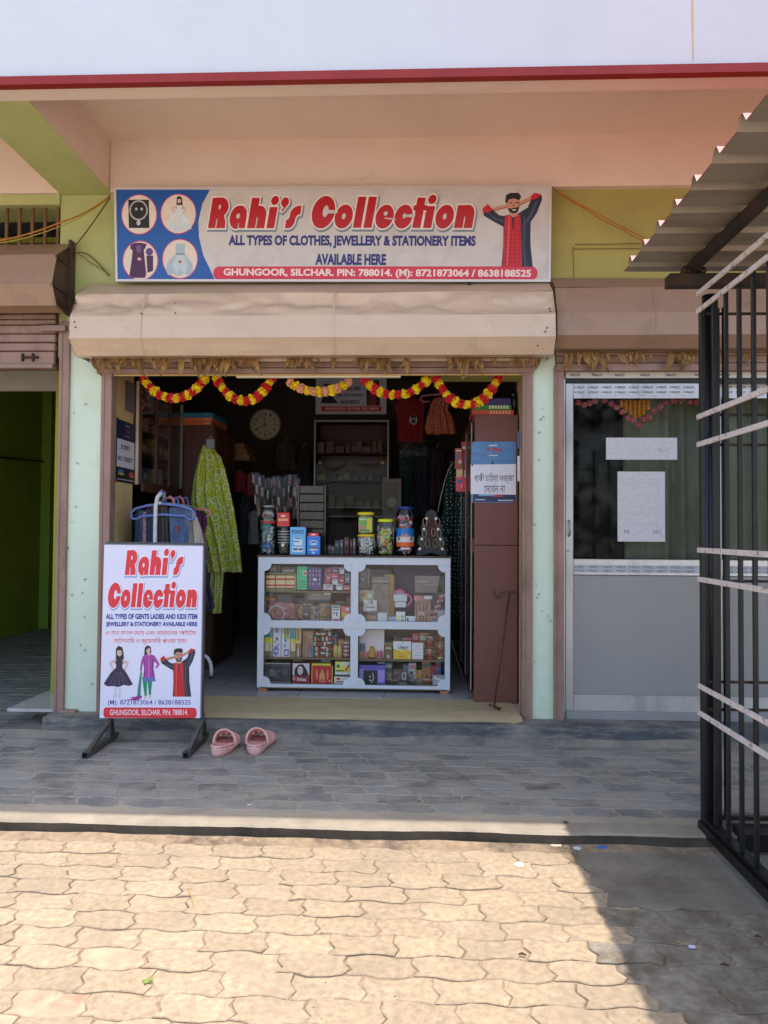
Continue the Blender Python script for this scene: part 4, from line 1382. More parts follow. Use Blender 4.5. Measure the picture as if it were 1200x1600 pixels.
leaf_string('withered leaf string below the cream hood, right half', 440, 850, ((452, 486, 8), (498, 502, 1), (520, 525, 2), (556, 610, 14), (634, 640, 3), (700, 750, 12), (768, 774, 3), (800, 845, 8)), 559, -0.10)
leaf_string('withered leaf string below the brown hood over the aluminium door', 878, 1200, ((882, 892, 3), (902, 950, 10), (965, 1015, 8), (1046, 1088, 10), (1122, 1130, 3), (1160, 1166, 3)), 551, -0.07)
# white batten under the lintel
bt = MB(pc(214, 206, 186)); a = at(370, 591, .02); b_ = at(626, 584.5, .02)
bt.box((a.x, .0, a.z), (b_.x, .03, b_.z), .002)
tag(bt.build('batten', None, loc=a), 'narrow cream batten fixed under the shop lintel above the garlands', 'batten')

# ================================================================ marigold garlands
m_my = mat('marigold_yellow', rgb(236, 204, 20), rough=0.8, var=0.15, scale=60)
m_mr = mat('marigold_red', rgb(206, 24, 40), rough=0.8, var=0.15, scale=60)
m_mp = mat('marigold_peach', rgb(228, 168, 130), rough=0.8, var=0.15, scale=60)
random.seed(3)
def pompon_mesh(m):
    b = MB(m)
    R = 0.031
    k0 = random.random()
    for k in range(70):
        z = 1 - 2 * (k + .5) / 70
        a = k * 2.39996
        r = math.sqrt(1 - z * z)
        n = Vector((r * cos(a), r * sin(a), z * 0.8))
        t1 = n.cross(Vector((0.2, 0.3, 1))).normalized(); t2 = n.cross(t1).normalized()
        w = 0.0075; j = random.uniform(.85, 1.12)
        q = n * (R * j)
        c = n * (R * .45)
        an = random.uniform(0, 6)
        u = t1 * cos(an) + t2 * sin(an); v = t2 * cos(an) - t1 * sin(an)
        b.add([c - u * w * .6, c + u * w * .6, q + u * w + v * .002, q + n * .003, q - u * w - v * .002], [(0, 1, 2, 3, 4)])
    b.lathe((0, 0, -R * .55), [(R * .3, 0), (R * .62, R * .3), (R * .66, R * .6), (R * .4, R * 1.05)], 10)
    me = b.build('flower').data
    bpy.data.objects.remove(bpy.data.objects['flower'])
    return me
FM = {k: pompon_mesh(m) for k, m in (('y', m_my), ('r', m_mr), ('p', m_mp))}
def garland(label, x0p, x1p, ytop, ybot, seq, n, Y=0.05):
    A, B = at(x0p, ytop, Y), at(x1p, ytop, Y)
    sag = A.z - at(x0p, ybot, Y).z
    t = thing('flower_garland', label, 'garland', A, 'marigold garlands in the shop doorway')
    pts = []
    for i in range(61):
        u = i / 60
        q = A.lerp(B, u); q.z -= sag * (1 - abs(2 * u - 1) ** 2.3)
        pts.append(q)
    s = MB(m_roped); s.tube(pts, 0.002, 5); s.build('string', t)
    Ls = [0]
    for i in range(60): Ls.append(Ls[-1] + (pts[i + 1] - pts[i]).length)
    for k in range(n):
        d = Ls[-1] * (k + .5) / n
        i = max(j for j in range(60) if Ls[j] <= d)
        f = (d - Ls[i]) / (Ls[i + 1] - Ls[i])
        p = pts[i].lerp(pts[i + 1], f)
        o = bpy.data.objects.new('flower', FM[seq[k % len(seq)]])
        COL.objects.link(o); o.parent = t
        o.location = p - A
        o.rotation_euler = (random.uniform(0, 6), random.uniform(0, 6), random.uniform(0, 6))
        o.scale = [random.uniform(.9, 1.12)] * 3
garland('red and yellow marigold garland at the left end of the doorway', 222, 322, 588, 622, 'ry', 14)
garland('red and yellow marigold garland above the wall clock', 336, 428, 586, 626, 'yr', 14)
garland('peach and yellow marigold garland hanging in the middle', 450, 548, 594, 612, 'py', 11, .04)
garland('red and yellow marigold garland in front of the upper shop poster', 568, 668, 592, 617, 'ry', 12, .04)
garland('red and yellow marigold garland at the right end above the wardrobe', 680, 780, 588, 632, 'ry', 15)

# ================================================================ counter with glazed front
YC = 0.62
cx0, cx1 = at(402, 1000, YC).x, at(703.5, 1000, YC).x
czt, czb = at(550, 868, YC).z, ZF + 0.02
m_cw = mat('counter_white_paint', rgb(212, 216, 222), rough=0.45, var=0.04, scale=6, bump=0.2, bscale=30, dirt=rgb(176, 170, 160), damt=0.4, dscale=5, dlo=.58, dhi=.75)
m_shelf = mat('shelf_wood', rgb(134, 112, 84), rough=0.6, var=0.15, scale=10, stretch=(1, 1, 4))
cnt = thing('shop_counter', 'white framed glass-front display counter with scalloped window corners', 'counter', Vector(((cx0 + cx1) / 2, YC, ZF)))
def cbox(name, m, a, b, bev=0.0, parent=cnt):
    q = MB(m); q.box(a, b, bev); return q.build(name, parent)
CD = 0.5                       # counter depth
# openings in photo pixels on the front plane
OP = [(413, 881, 548, 970), (560, 882, 696, 970), (412, 982, 547, 1070), (560, 983, 695, 1071)]
TH = 0.022
def U(px, py, Y=YC): 
    p = at(px, py, Y); return p.x, p.z
# frame face as one sheet per bar with scallops: build strips + corner ears
bars = []
xz = {}
X0, Z1 = cx0, czt - 0.012
X1, Z0 = cx1, czb
oL0, oL1 = U(412.5, 925)[0], U(548, 925)[0]
oR0, oR1 = U(560, 925)[0], U(695.5, 925)[0]
tz1, tz0 = U(550, 882)[1], U(550, 970.5)[1]
bz1, bz0 = U(550, 982.5)[1], U(550, 1070.5)[1]
def fb(name, x0, z0, x1, z1, y0=YC, y1=YC + TH, m=m_cw):
    return cbox(name, m, (x0, y0, z0), (x1, y1, z1), .0015)
fb('top_rail', X0, tz1, X1, Z1)
fb('middle_rail', X0, bz1, X1, tz0)
fb('bottom_rail', X0, Z0 + 0.012, X1, bz0)
for z0, z1 in ((tz0, tz1), (bz0, bz1)):
    fb('stile', X0, z0, oL0, z1, YC + .001); fb('stile', oL1, z0, oR0, z1, YC + .001); fb('stile', oR1, z0, X1, z1, YC + .001)
def ear(cx, cz, sx, sz, r=0.052):
    """quarter-round scallop filling a corner of a window"""
    pts = [(0, 0)] + [(r * cos(RAD(a)) * 1.0, r * sin(RAD(a)) * 1.0) for a in range(0, 91, 10)]
    pts = [(cx + sx * u, cz + sz * v) for u, v in pts]
    if sx * sz < 0: pts = pts[::-1]
    q = MB(m_cw); q.prism(pts, lambda u, v, d: Vector((u, d, v)), YC + .0005, YC + TH - .002)
    q.build('scallop', cnt)
for x0, x1 in ((oL0, oL1), (oR0, oR1)):
    for z0, z1 in ((tz0, tz1), (bz0, bz1)):
        for cx, sx in ((x0, 1), (x1, -1)):
            for cz, sz in ((z0, 1), (z1, -1)):
                ear(cx, cz, sx, sz)
        cbox('glass_pane', m_glass, (x0 - .01, YC + .024, z0 - .01), (x1 + .01, YC + .028, z1 + .01))
cbox('countertop', mat('counter_top_dark', rgb(70, 56, 52), rough=.35, var=.1), (X0 - .01, YC - .012, czt - .012), (X1 + .012, YC + CD, czt), .003)
cbox('side_panel', m_cw, (X0, YC + TH + .001, Z0), (X0 + .02, YC + CD, Z1))
cbox('side_panel', m_cw, (X1 - .02, YC + TH + .001, Z0), (X1, YC + CD, Z1))
cbox('back_panel', m_shelf, (X0 + .021, YC + CD - .02, Z0), (X1 - .021, YC + CD - .005, Z1))
cbox('partition', m_shelf, ((oL1 + oR0) / 2 - .008, YC + .03, Z0 + .02), ((oL1 + oR0) / 2 + .008, YC + CD - .021, Z1))
cbox('base_board', m_shelf, (X0 + .021, YC + TH + .001, Z0), (X1 - .021, YC + CD - .021, bz0 - .006))
YI = YC + 0.07                 # plane on which the goods stand
shz = {}
for key, py, a, b in (('UL', 923, X0 + .021, (oL1 + oR0) / 2 - .009), ('MID', 973, X0 + .021, X1 - .021), ('LL', 1027, X0 + .021, (oL1 + oR0) / 2 - .009), ('LR', 1028, (oL1 + oR0) / 2 + .009, X1 - .021)):
    z = at(480, py, YI).z
    shz[key] = z
    if key == 'MID':
        cbox('shelf', m_shelf, (a, YC + .032, z - .014), ((oL1 + oR0) / 2 - .009, YC + CD - .022, z))
        cbox('shelf', m_shelf, ((oL1 + oR0) / 2 + .009, YC + .032, z - .014), (b, YC + CD - .022, z))
    else:
        cbox('shelf', m_shelf, (a, YC + .05, z - .012), (b, YC + CD - .022, z))
shz['BOT'] = bz0 - .006
for x in (X0 + .01, X1 - .07):
    cbox('foot', mat('raw_wood', rgb(176, 120, 84), var=.1), (x, YC + .01, ZF + .001), (x + .06, YC + .08, Z0 + .0))

# ---------------------------------------------------------------- goods: boxes, jars, packets
def brt(c, k=1.45):
    """paper and plastic colours of the goods, a little brighter than they show in the shop's shade"""
    return tuple(int(min(238, v * k ** .45 + 4)) for v in c)


def carton(name, label, cat, px0, py0, px1, py1, Y, col, deco=(), depth=.06, base=None, rough=.4, group=None, tilt=0):
    """a printed carton; deco: (u0, v0, u1, v1, rgb) in 0..1 of the front, v downward, or ('T', text, u0, v0, u1, v1, rgb)"""
    A, B = at(px0, py1, Y), at(px1, py0, Y)
    z0 = A.z if base is None else base
    h = (B.z - A.z)
    t = thing(name, label, cat, Vector(((A.x + B.x) / 2, Y, z0)), group)
    col = brt(col)
    b = MB(pc(*col, rough)); b.box((A.x, Y, z0), (B.x, Y + depth, z0 + h), .0012); b.build('box_body', t)
    if deco:
        P = Print(lambda u, v: Vector((A.x + (B.x - A.x) * u, Y, z0 + h * (1 - v))), (0, -1, 0), .0003)
        k = 1
        for d in deco:
            d = tuple(d[:-1]) + (brt(d[-1]),)
            k += .15
            if d[0] == 'T':
                P.text('box_lettering', pc(*d[6]), d[1], d[2], d[5], d[4], d[3], k + 1, .03)
            elif d[0] == 'E':
                P.poly('box_print', pc(*d[5]), ell(d[1], d[2], d[3], d[4], 18), k)
            elif d[0] == 'P':
                P.poly('box_print', pc(*d[2]), d[1], k)
            else:
                P.rect('box_print', pc(*d[4]), d[0], d[1], d[2], d[3], k)
        P.build(t)
    if tilt:
        t.rotation_euler = (0, 0, tilt)
    return t


def jar(name, label, px0, py0, px1, py1, Y, lid, cols, square=0, band=None, lidh=.14, neck=.86, base=None, fillh=.8, cat='jar', text=None, glassy=True):
    A, B = at(px0, py1, Y), at(px1, py0, Y)
    z0 = A.z if base is None else base
    H = B.z - A.z; R = (B.x - A.x) / 2
    c = Vector(((A.x + B.x) / 2, Y + R, z0))
    t = thing(name, label, cat, c)
    b = MB(MATS['jar_plastic'])
    prof = [(R * .93, 0), (R, H * .03), (R, H * (1 - lidh - .14)), (R * .97, H * (1 - lidh - .08)), (R * neck, H * (1 - lidh - .01)), (R * neck, H * (1 - lidh))]
    b.lathe(c, prof, 24, square=square)
    b.build('jar_body', t)
    l = MB(pc(*lid, .4))
    l.lathe(c + Vector((0, 0, H * (1 - lidh))), [(R * (neck + .04), 0), (R * (neck + .05), H * lidh * .3), (R * (neck + .04), H * lidh * .9), (R * (neck - .06), H * lidh)], 24, square=square)
    l.build('lid', t)
    # wrapped sweets piled inside
    rnd = random.Random(int(px0 * 7 + py0))
    n = 110
    mbs = {}
    for k in range(n):
        a = rnd.uniform(0, 2 * pi); rr = R * .88 * math.sqrt(rnd.uniform(.2, 1)) * .86
        z = H * (.04 + (fillh * (1 - lidh) - .08) * rnd.random())
        col = brt(rnd.choice(cols), 3.2)
        mb = mbs.setdefault(col, MB(pc(*col, .35)))
        p = c + Vector((rr * cos(a), rr * sin(a), z))
        s = R * rnd.uniform(.16, .26)
        ax = Vector((rnd.uniform(-1, 1), rnd.uniform(-1, 1), rnd.uniform(-1, 1))).normalized()
        q = ax.cross(Vector((.3, .5, .8))).normalized(); w = ax.cross(q)
        vs = [p + ax * s * 1.5, p - ax * s * 1.5, p + q * s * .7, p - q * s * .7, p + w * s * .6, p - w * s * .6]
        mb.add(vs, [(0, 2, 4), (0, 4, 3), (0, 3, 5), (0, 5, 2), (1, 4, 2), (1, 3, 4), (1, 5, 3), (1, 2, 5)])
    big = MB()
    for mb in mbs.values():
        big.use(mb.ms[0]); big.add(mb.v, mb.f)
    stuff(big.build('wrapped_sweets', t))
    if band:
        P = Print(lambda u, v: c + Vector((R * 1.012 * sin((u - .5) * 2.4), -R * 1.012 * cos((u - .5) * 2.4), H * (1 - v))) if not square else c + Vector((R * 1.10 * (u - .5) * 1.6, -R * 1.0 - .001, H * (1 - v))), (0, -1, 0), .0002)
        for i, d in enumerate(band):
            k = 1 + i * .3
            if d[0] == 'T':
                P.text('label_lettering', pc(*d[6]), d[1], d[2], d[5], d[4], d[3], k + 2, .03)
            elif d[0] == 'E':
                P.poly('label', pc(*d[5]), ell(d[1], d[2], d[3], d[4], 16), k)
            else:
                u0, v0, u1, v1, cc = d
                N = 8
                top = [(u0 + (u1 - u0) * i / N, v0) for i in range(N + 1)]
                bot = [(u0 + (u1 - u0) * i / N, v1) for i in range(N + 1)]
                P.emit('label', pc(*cc), top + bot, [(i, i + 1, N + 2 + i, N + 1 + i) for i in range(N)], k)
        P.build(t)
    return t


glass_mat('jar_plastic', (0.985, 0.985, 0.99), refl=1.0, rough=.08)
MATS['bag_plastic'] = glass_mat('bag_plastic', (0.96, 0.96, 0.97), refl=.8, rough=.12, dust=.07)
W_ = (226, 224, 226); K_ = (26, 24, 26); R_ = (176, 34, 40)
ZT = czt + .001
YT = YC + .05
# on top of the counter, left group
jar('candy_jar', 'sweet jar with red collar at the left end of the countertop, filled with silver wrappers', 403, 815, 430, 867, YT, (206, 60, 50), [(190, 190, 196), (200, 196, 150), (90, 120, 170), (60, 110, 90), (214, 208, 200)], lidh=.07, neck=.9, base=ZT, fillh=.98, band=[('E', .45, .16, .28, .1, (70, 130, 120)), ('E', .5, .74, .3, .08, (84, 130, 196))])
jar('candy_jar', 'small round jar standing on the leftmost sweet jar', 406, 790, 430, 815, YT, (150, 150, 150), [(150, 146, 146)], lidh=.14, neck=.68, base=ZT + (at(410, 815, YT).z - at(410, 867, YT).z), fillh=.1, band=[('E', .5, .62, .34, .26, (190, 196, 200)), ('E', .4, .66, .2, .12, (196, 92, 60)), ('E', .6, .72, .2, .14, (60, 130, 130))])
jar('candy_jar', 'dark jar with wavy stripes next to the leftmost sweet jar', 432, 822, 452, 866, YT, (40, 70, 56), [(90, 92, 60), (70, 76, 60)], lidh=.06, neck=.96, base=ZT, fillh=.5, band=[(.0, .16 + i * .1, 1, .19 + i * .1, (176, 180, 180)) for i in range(5)] + [('E', .5, .66, .1, .06, (220, 220, 220))])
carton('carton', 'small red carton on top of the wavy striped jar', 'carton', 433, 800, 452, 821, YT, (176, 34, 30), [('E', .5, .25, .2, .1, (214, 150, 140)), (.1, .45, .9, .62, (206, 150, 60)), (.3, .5, .9, .6, (224, 130, 130)), (0, .92, 1, 1, (200, 60, 50))], depth=.05, base=ZT + (at(440, 821.5, YT).z - at(440, 866, YT).z))
carton('carton', 'pale blue soap carton standing on the countertop', 'carton', 453, 824, 477.5, 867, YT, (96, 156, 206), [('T', 'PONDS', .1, .1, .9, .24, (36, 56, 84)), (.22, .36, .8, .64, (170, 196, 214)), (.3, .38, .76, .43, (54, 96, 160)), (.2, .5, .6, .54, (54, 96, 160)), (.26, .58, .78, .66, (222, 226, 220)), (.16, .72, .84, .9, (210, 216, 224)), (.2, .76, .5, .84, (70, 80, 120)), (.56, .76, .82, .84, (70, 80, 120))], base=ZT)
carton('carton', 'bright blue carton with red cap beside the pale blue one', 'carton', 479.5, 838, 500, 867, YT, (24, 106, 186), [('E', .5, .32, .32, .1, (214, 224, 236)), ('E', .5, .32, .26, .06, (40, 90, 170)), ('E', .5, .45, .3, .03, (170, 200, 230)), (.2, .58, .82, .74, (110, 96, 96)), (.2, .7, .82, .76, (200, 200, 206)), ('E', .5, .88, .14, .06, (150, 180, 214))], base=ZT)
carton('carton', 'red flat box lying on the bright blue carton', 'box', 481.5, 833, 497.5, 838, YT, (206, 44, 40), [(.3, .3, .7, .7, (236, 190, 190))], base=ZT + at(480, 838, YT).z - at(480, 867, YT).z)
# right group
jar('candy_jar', 'lower yellow-lidded jar with pale pink sweets, under another jar', 557, 834, 586, 867, YT, (222, 186, 30), [(200, 180, 186), (196, 130, 150), (120, 160, 130), (150, 140, 136)], lidh=.13, base=ZT, fillh=1.0, square=4, neck=.9)
jar('candy_jar', 'upper yellow-lidded jar with green sweets on top of another jar', 557, 799, 585, 833.5, YT, (228, 196, 20), [(120, 160, 60), (190, 196, 90), (196, 80, 100), (70, 130, 70)], lidh=.14, base=ZT + at(560, 834, YT).z - at(560, 867, YT).z, fillh=1.05, square=4, neck=.9, band=[(.06, .25, .94, .92, (140, 164, 84)), (.12, .3, .5, .36, (200, 216, 200)), ('E', .4, .5, .2, .1, (90, 170, 60)), ('E', .25, .7, .12, .1, (206, 110, 130)), (.6, .3, .9, .86, (206, 190, 50)), (.12, .8, .8, .85, (60, 90, 60))])
jar('candy_jar', 'jar with lime lid and bright green and orange sweets', 588, 810, 616, 867, YT, (216, 214, 20), [(80, 190, 60), (110, 206, 80), (226, 120, 40), (230, 226, 220), (214, 90, 60)], lidh=.09, base=ZT, fillh=.86, square=5, neck=.84)
jar('candy_jar', 'tall blue-lidded jar with blue and orange label', 618, 790, 648, 867, YT, (44, 54, 130), [(196, 60, 50), (206, 120, 120), (210, 210, 214), (60, 90, 150), (150, 60, 90)], lidh=.06, base=ZT, fillh=.9, neck=.8, band=[(0, .45, 1, .62, (24, 116, 196)), (0, .62, 1, .73, (214, 208, 206)), (0, .73, 1, .82, (226, 96, 40)), ('T', 'JUJU', .3, .56, .72, .64, (236, 150, 30)), (.3, .84, .75, .88, (226, 210, 210)), ('E', .2, .66, .06, .04, (110, 100, 60)), ('E', .8, .66, .06, .04, (110, 100, 60))])
# bangle stand
bs = thing('bangle_stand', 'black stepped stand hung with red and gold bangles at the right end of the countertop', 'bangle stand', Vector((at(674, 867, YT).x, YT, ZT)))
m_bs = mat('black_velvet', (0.018, 0.018, 0.02), rough=.6, var=.2)
q = MB(m_bs)
S2 = lambda px, py: (at(px, py, YT + .03).x, ZT + (at(px, py, YT + .03).z - at(px, 867, YT + .03).z))
outl = [(651, 867), (652, 856), (657, 853), (652, 848), (653, 838), (661, 833), (657, 826), (659, 818), (666, 815), (664, 806), (667, 798), (674, 794.5), (681, 798), (684, 806), (682, 815), (689, 818), (691, 826), (687, 833), (694, 838), (696, 848), (691, 853), (697, 856), (698, 867), (690, 867), (674, 862), (658, 867)]
q.prism([S2(*p) for p in outl], lambda u, v, d: Vector((u, d, v)), YT + .02, YT + .06)
q.build('stand_body', bs)
for px, py in ((666.5, 809), (681, 809), (662.5, 825.5), (684.5, 825.5), (659, 841), (688, 841), (656, 856.5), (691, 856.5)):
    x, z = S2(px, py)
    k = MB(pc(230, 226, 224)); k.tube([(x, YT + .018, z), (x, YT + .010, z)], [.011, .009], 12); k.build('knob', bs)
for i, (px, py, r, c) in enumerate(((670, 812, .022, (140, 30, 36)), (679, 812, .022, (140, 30, 36)), (664, 812, .02, (196, 170, 120)), (684, 812, .02, (180, 150, 100)), (672, 828, .02, (150, 34, 40)), (677, 828, .019, (186, 150, 90)), (663, 830, .02, (190, 170, 130)), (686, 830, .02, (180, 150, 100)), (668, 845, .02, (176, 140, 80)), (680, 845, .02, (176, 140, 80)), (660, 846, .018, (150, 130, 100)), (690, 846, .018, (190, 160, 110)), (674, 838, .018, (120, 24, 30)))):
    x, z = S2(px, py)
    k = MB(mat('bangle_%d_%d_%d' % c, rgb(*c), rough=.25, metal=.6, var=.1))
    k.tube([(x + r * cos(a) * .75, YT + .012 - .004 * (i % 3) + .006 * sin(a), z - .012 + r * 1.5 * sin(a)) for a in [j * pi / 8 for j in range(16)]], .0022, 6, closed=True)
    k.build('bangle', bs)
# clear drawer tower behind the cartons
dtw = thing('drawer_tower', 'stack of clear smoke-brown plastic drawers behind the blue cartons', 'drawer tower', Vector((at(488, 867, YT + .2).x, YT + .2, ZT)))
m_smk = mat('smoky_plastic', rgb(58, 49, 48), rough=.16, var=.5, scale=50)
yy = 758
for i in range(8):
    a, b_ = at(468, yy + 13, YT + .2), at(506, yy + .8, YT + .2)
    k = MB(m_smk); k.box((a.x, YT + .2, a.z), (b_.x, YT + .4, b_.z), .003)
    k.box((a.x + .02, YT + .193, a.z + .012), (b_.x - .02, YT + .199, a.z + .02)); k.build('drawer', dtw)
    yy += 13.6
a = at(464, 867, YT + .2); b_ = at(468, 758, YT + .2)
k = MB(m_smk); k.box((a.x, YT + .198, ZT), (b_.x - .001, YT + .4, b_.z)); k.box((at(506.5, 800, YT + .2).x, YT + .198, ZT), (at(509, 800, YT + .2).x, YT + .4, b_.z)); k.build('side', dtw)

# ---------------------------------------------------------------- inside the counter, upper left
g1 = 'goods inside the glass counter'
for i, px in enumerate((415.5, 431, 446)):
    t = carton('bangle_box', ('left', 'middle', 'right')[i] + ' roll of red and gold bangles in the green case, upper left window', 'bangle roll', px, 899, px + 14.5, 919, YI + .01, (222, 178, 130), [(0, .22, 1, .38, (160, 60, 50)), (0, .7, 1, .86, (164, 70, 60)), (0, 0, 1, .05, (186, 140, 90)), (0, .95, 1, 1, (186, 140, 90))], depth=.05, group=g1)
for i, (r0, m0) in enumerate((((411, 896.5, 463, 898.5), (150, 166, 110)), ((411, 920, 463, 922.5), (150, 166, 110)), ((460.5, 898.5, 463, 920), (150, 166, 110)))):
    pass
gc = thing('open_case', 'pale green open case round the three bangle rolls', 'case', at(437, 922, YI), g1)
k = MB(pc(150, 166, 110)); A, B = at(411.5, 922.8, YI), at(462.5, 896, YI)
k.box((A.x, YI, shz['UL'] + .001), (B.x, YI + .09, shz['UL'] + .008)); k.box((A.x, YI, B.z - .007), (B.x, YI + .09, B.z)); k.box((A.x, YI, shz['UL'] + .0082), (A.x + .008, YI + .09, B.z - .0072)); k.box((B.x - .008, YI, shz['UL'] + .0082), (B.x, YI + .09, B.z - .0072)); k.build('case_frame', gc)
k = MB(pc(110, 84, 60)); k.box((A.x + .009, YI + .085, shz['UL'] + .009), (B.x - .009, YI + .09, B.z - .008)); k.build('case_back', gc)
carton('carton', 'dark packet lying above the green case, left', 'packet', 420, 884, 438, 895.5, YI + .02, (46, 42, 46), [(.2, .3, .6, .6, (120, 116, 110))], group=g1)
carton('carton', 'grey packet lying above the green case, right', 'packet', 440, 886, 462, 895.5, YI + .02, (60, 58, 60), [(.1, .4, .9, .8, (130, 126, 120))], group=g1)
carton('card', 'bright green earring card in the upper left window', 'card', 463.5, 885, 480, 921.5, YI, (60, 176, 120), [(.15, .05, .22, .9, (40, 120, 90)), (.6, .2, 1, .38, (206, 190, 180)), (.65, .25, .95, .35, (170, 50, 50))] + [(.35 + (i % 3) * .2, .62 + (i // 3) * .12, .45 + (i % 3) * .2, .67 + (i // 3) * .12, (30, 70, 60)) for i in range(9)], depth=.008, group=g1)
carton('card', 'purple pendant card beside the bright green one', 'card', 480.5, 886, 503, 921.5, YI, (66, 56, 104), [(.15 + i * .22, .12 + j * .19, .2 + i * .22, .22 + j * .19, (200, 160, 140) if (i + j) % 2 else (170, 176, 190)) for i in range(4) for j in range(4)] + [('E', .5, .55, .09, .06, (220, 220, 226))], depth=.008, group=g1)
k = 0
for (x0, y0, x1, y1, c) in ((508, 888, 517, 912, (166, 50, 90)), (517, 896, 529, 904, (196, 60, 84)), (519, 905, 528, 914, (220, 218, 222)), (530, 899, 538, 912, (170, 56, 66)), (530, 887, 538, 897, (196, 196, 204)), (539, 895, 547, 911, (104, 112, 130)), (505, 913, 520, 922, (206, 190, 190)), (525, 912, 535, 922, (206, 200, 206)), (536, 914, 547.5, 922, (204, 110, 110)), (519, 886, 529, 895, (70, 70, 110))):
    nm = ('tall plum', 'rose pink', 'white earring', 'dark red', 'silver', 'slate grey', 'pale rose flat', 'pearl white', 'coral', 'navy')[k]
    carton('ring_box', nm + ' ring box in the pile at the right of the upper left window', 'ring box', x0, y0, x1, y1, YI + .005 * (k % 3), c, [(.2, .55, .8, .7, (230, 226, 226) if k % 2 else (240, 200, 206)), ('E', .35, .3, .12, .1, (60, 50, 60)), ('E', .65, .3, .12, .1, (60, 50, 60))], depth=.03, group=g1)
    k += 1
# middle row left: hair rings in bags
def ring_pack(label, px0, py0, px1, py1, rings, baseKey):
    A, B = at(px0, py1, YI), at(px1, py0, YI)
    t = thing('bangle_pack', label, 'bangle pack', Vector(((A.x + B.x) / 2, YI, shz[baseKey])), g1)
    for (cx, cy, r, th, c) in rings:
        p = at(cx, cy, YI + .02)
        rr = r * 5.36 / F
        k = MB(mat('ring_%d_%d_%d' % c, rgb(*c), rough=.5, var=.2, scale=40, bump=.6, bscale=80))
        k.tube([(p.x + rr * cos(a), YI + .02 + .004 * sin(3 * a) - .0, p.z + rr * sin(a)) for a in [j * pi / 12 for j in range(24)]], th, 8, closed=True)
        k.build('bangle', t)
    b = MB(MATS['bag_plastic'])
    def f(u, v):
        return Vector((A.x + (B.x - A.x) * u, YI - .002 - .012 * sin(pi * u) * sin(pi * v) + .004 * noise.noise(Vector((u * 5 + px0, v * 5, 1))), shz[baseKey] + .002 + (B.z - A.z) * v))
    b.grid(f, 12, 10)
    b.build('plastic_bag', t)
ring_pack('bag of pink and white ruffled hair bands at the left of the second row', 413, 926, 457, 969, ((425, 951, 10, .008, (206, 96, 120)), (436, 955, 12, .01, (214, 130, 150)), (432, 959, 13, .009, (222, 214, 214)), (444, 954, 10, .009, (206, 110, 130)), (431, 957, 5, .008, (186, 130, 96)), (448, 960, 6, .008, (180, 70, 100))), 'MID')
ring_pack('bag of cream pearl bangles in the second row', 458, 932, 492, 969, ((480, 956, 12.5, .006, (216, 190, 150)), (473, 957, 11, .005, (150, 96, 66)), (480, 956, 7, .004, (150, 140, 130))), 'MID')
ring_pack('bag of brown and silver bangles beside the cream ones', 493, 932, 516, 969, ((498, 955, 9, .005, (176, 146, 100)), (504, 956, 8, .004, (150, 140, 130)), (511, 957, 7, .003, (130, 122, 116))), 'MID')
carton('pouch', 'clear black-edged pouch hanging under the shelf in the upper left window', 'pouch', 476, 924, 517, 937, YI + .02, (112, 100, 96), [(.02, .05, .1, 1, (40, 46, 70)), (.75, .1, 1, .4, (226, 224, 226)), (.3, .3, .6, .5, (160, 150, 146))], depth=.01, group=g1)
carton('carton', 'cream printed carton at the right of the second row', 'carton', 518.5, 942, 531.5, 969, YI, (222, 214, 196), [(.1, .2, .9, .26, (60, 56, 56)), (.2, .35, .35, .5, (70, 60, 60)), (.5, .35, .7, .6, (110, 96, 96)), (.15, .76, .9, .96, (190, 60, 50)), (.1, .04, .9, .14, (90, 86, 84))], group=g1, base=shz['MID'])
carton('packet', 'red and yellow packet at the right end of the second row', 'packet', 533, 943, 547, 969, YI + .01, (190, 100, 84), [(.1, .4, .9, .62, (214, 170, 50)), (.1, .1, .6, .3, (200, 96, 84)), (.5, .12, .95, .25, (220, 210, 200)), (.1, .75, .6, .95, (206, 176, 60))], group=g1, base=shz['MID'])
# upper right window
carton('packet', 'brown paper packet standing in the upper right window', 'packet', 581, 894, 609, 966, YI + .03, (118, 106, 92), [(0, .08, 1, .12, (146, 138, 122)), (0, .12, 1, .16, (92, 82, 72))], depth=.02, group=g1, base=shz['MID'])
carton('card', 'green and orange floral card at the left edge of the upper right window', 'card', 561, 922, 584, 940, YI + .015, (150, 160, 120), [('E', .3, .4, .18, .2, (196, 110, 70)), ('E', .7, .5, .16, .2, (200, 206, 190)), ('E', .5, .8, .2, .15, (206, 180, 90))], depth=.006, group=g1)
carton('card', 'olive strip card above the floral card', 'card', 561, 888, 578, 918, YI + .02, (98, 94, 80), [('E', .3, .3, .1, .1, (160, 150, 110)), ('E', .3, .55, .1, .1, (160, 150, 110)), (.6, .1, .9, .95, (60, 74, 84))], depth=.006, group=g1)
carton('card', 'white earring card with a small tag in the upper right window', 'card', 568, 937.5, 589, 955, YI, (214, 202, 204), [(.55, .08, .68, .35, (96, 80, 70)), (.15, .6, .85, .72, (130, 116, 124))], depth=.005, group=g1)
carton('card', 'brown framed card below the white earring card', 'card', 566, 956, 588, 969, YI + .004, (134, 116, 92), [(.45, .1, .9, .9, (160, 132, 100)), (.55, .25, .75, .7, (190, 120, 90))], depth=.005, group=g1, base=shz['MID'])
carton('card', 'tilted white blank card beside the mirror', 'card', 589.5, 952, 605, 969, YI - .005, (212, 212, 216), [(.1, .1, .5, .16, (180, 180, 188))], depth=.005, group=g1, base=shz['MID'], tilt=.05)
carton('packet', 'blue and white patterned sachet under the mirror, left', 'sachet', 607, 958, 618, 969, YI - .004, (170, 184, 196), [(.1, .2 + .25 * i, .9, .3 + .25 * i, (60, 76, 110)) for i in range(3)], depth=.005, group=g1, base=shz['MID'])
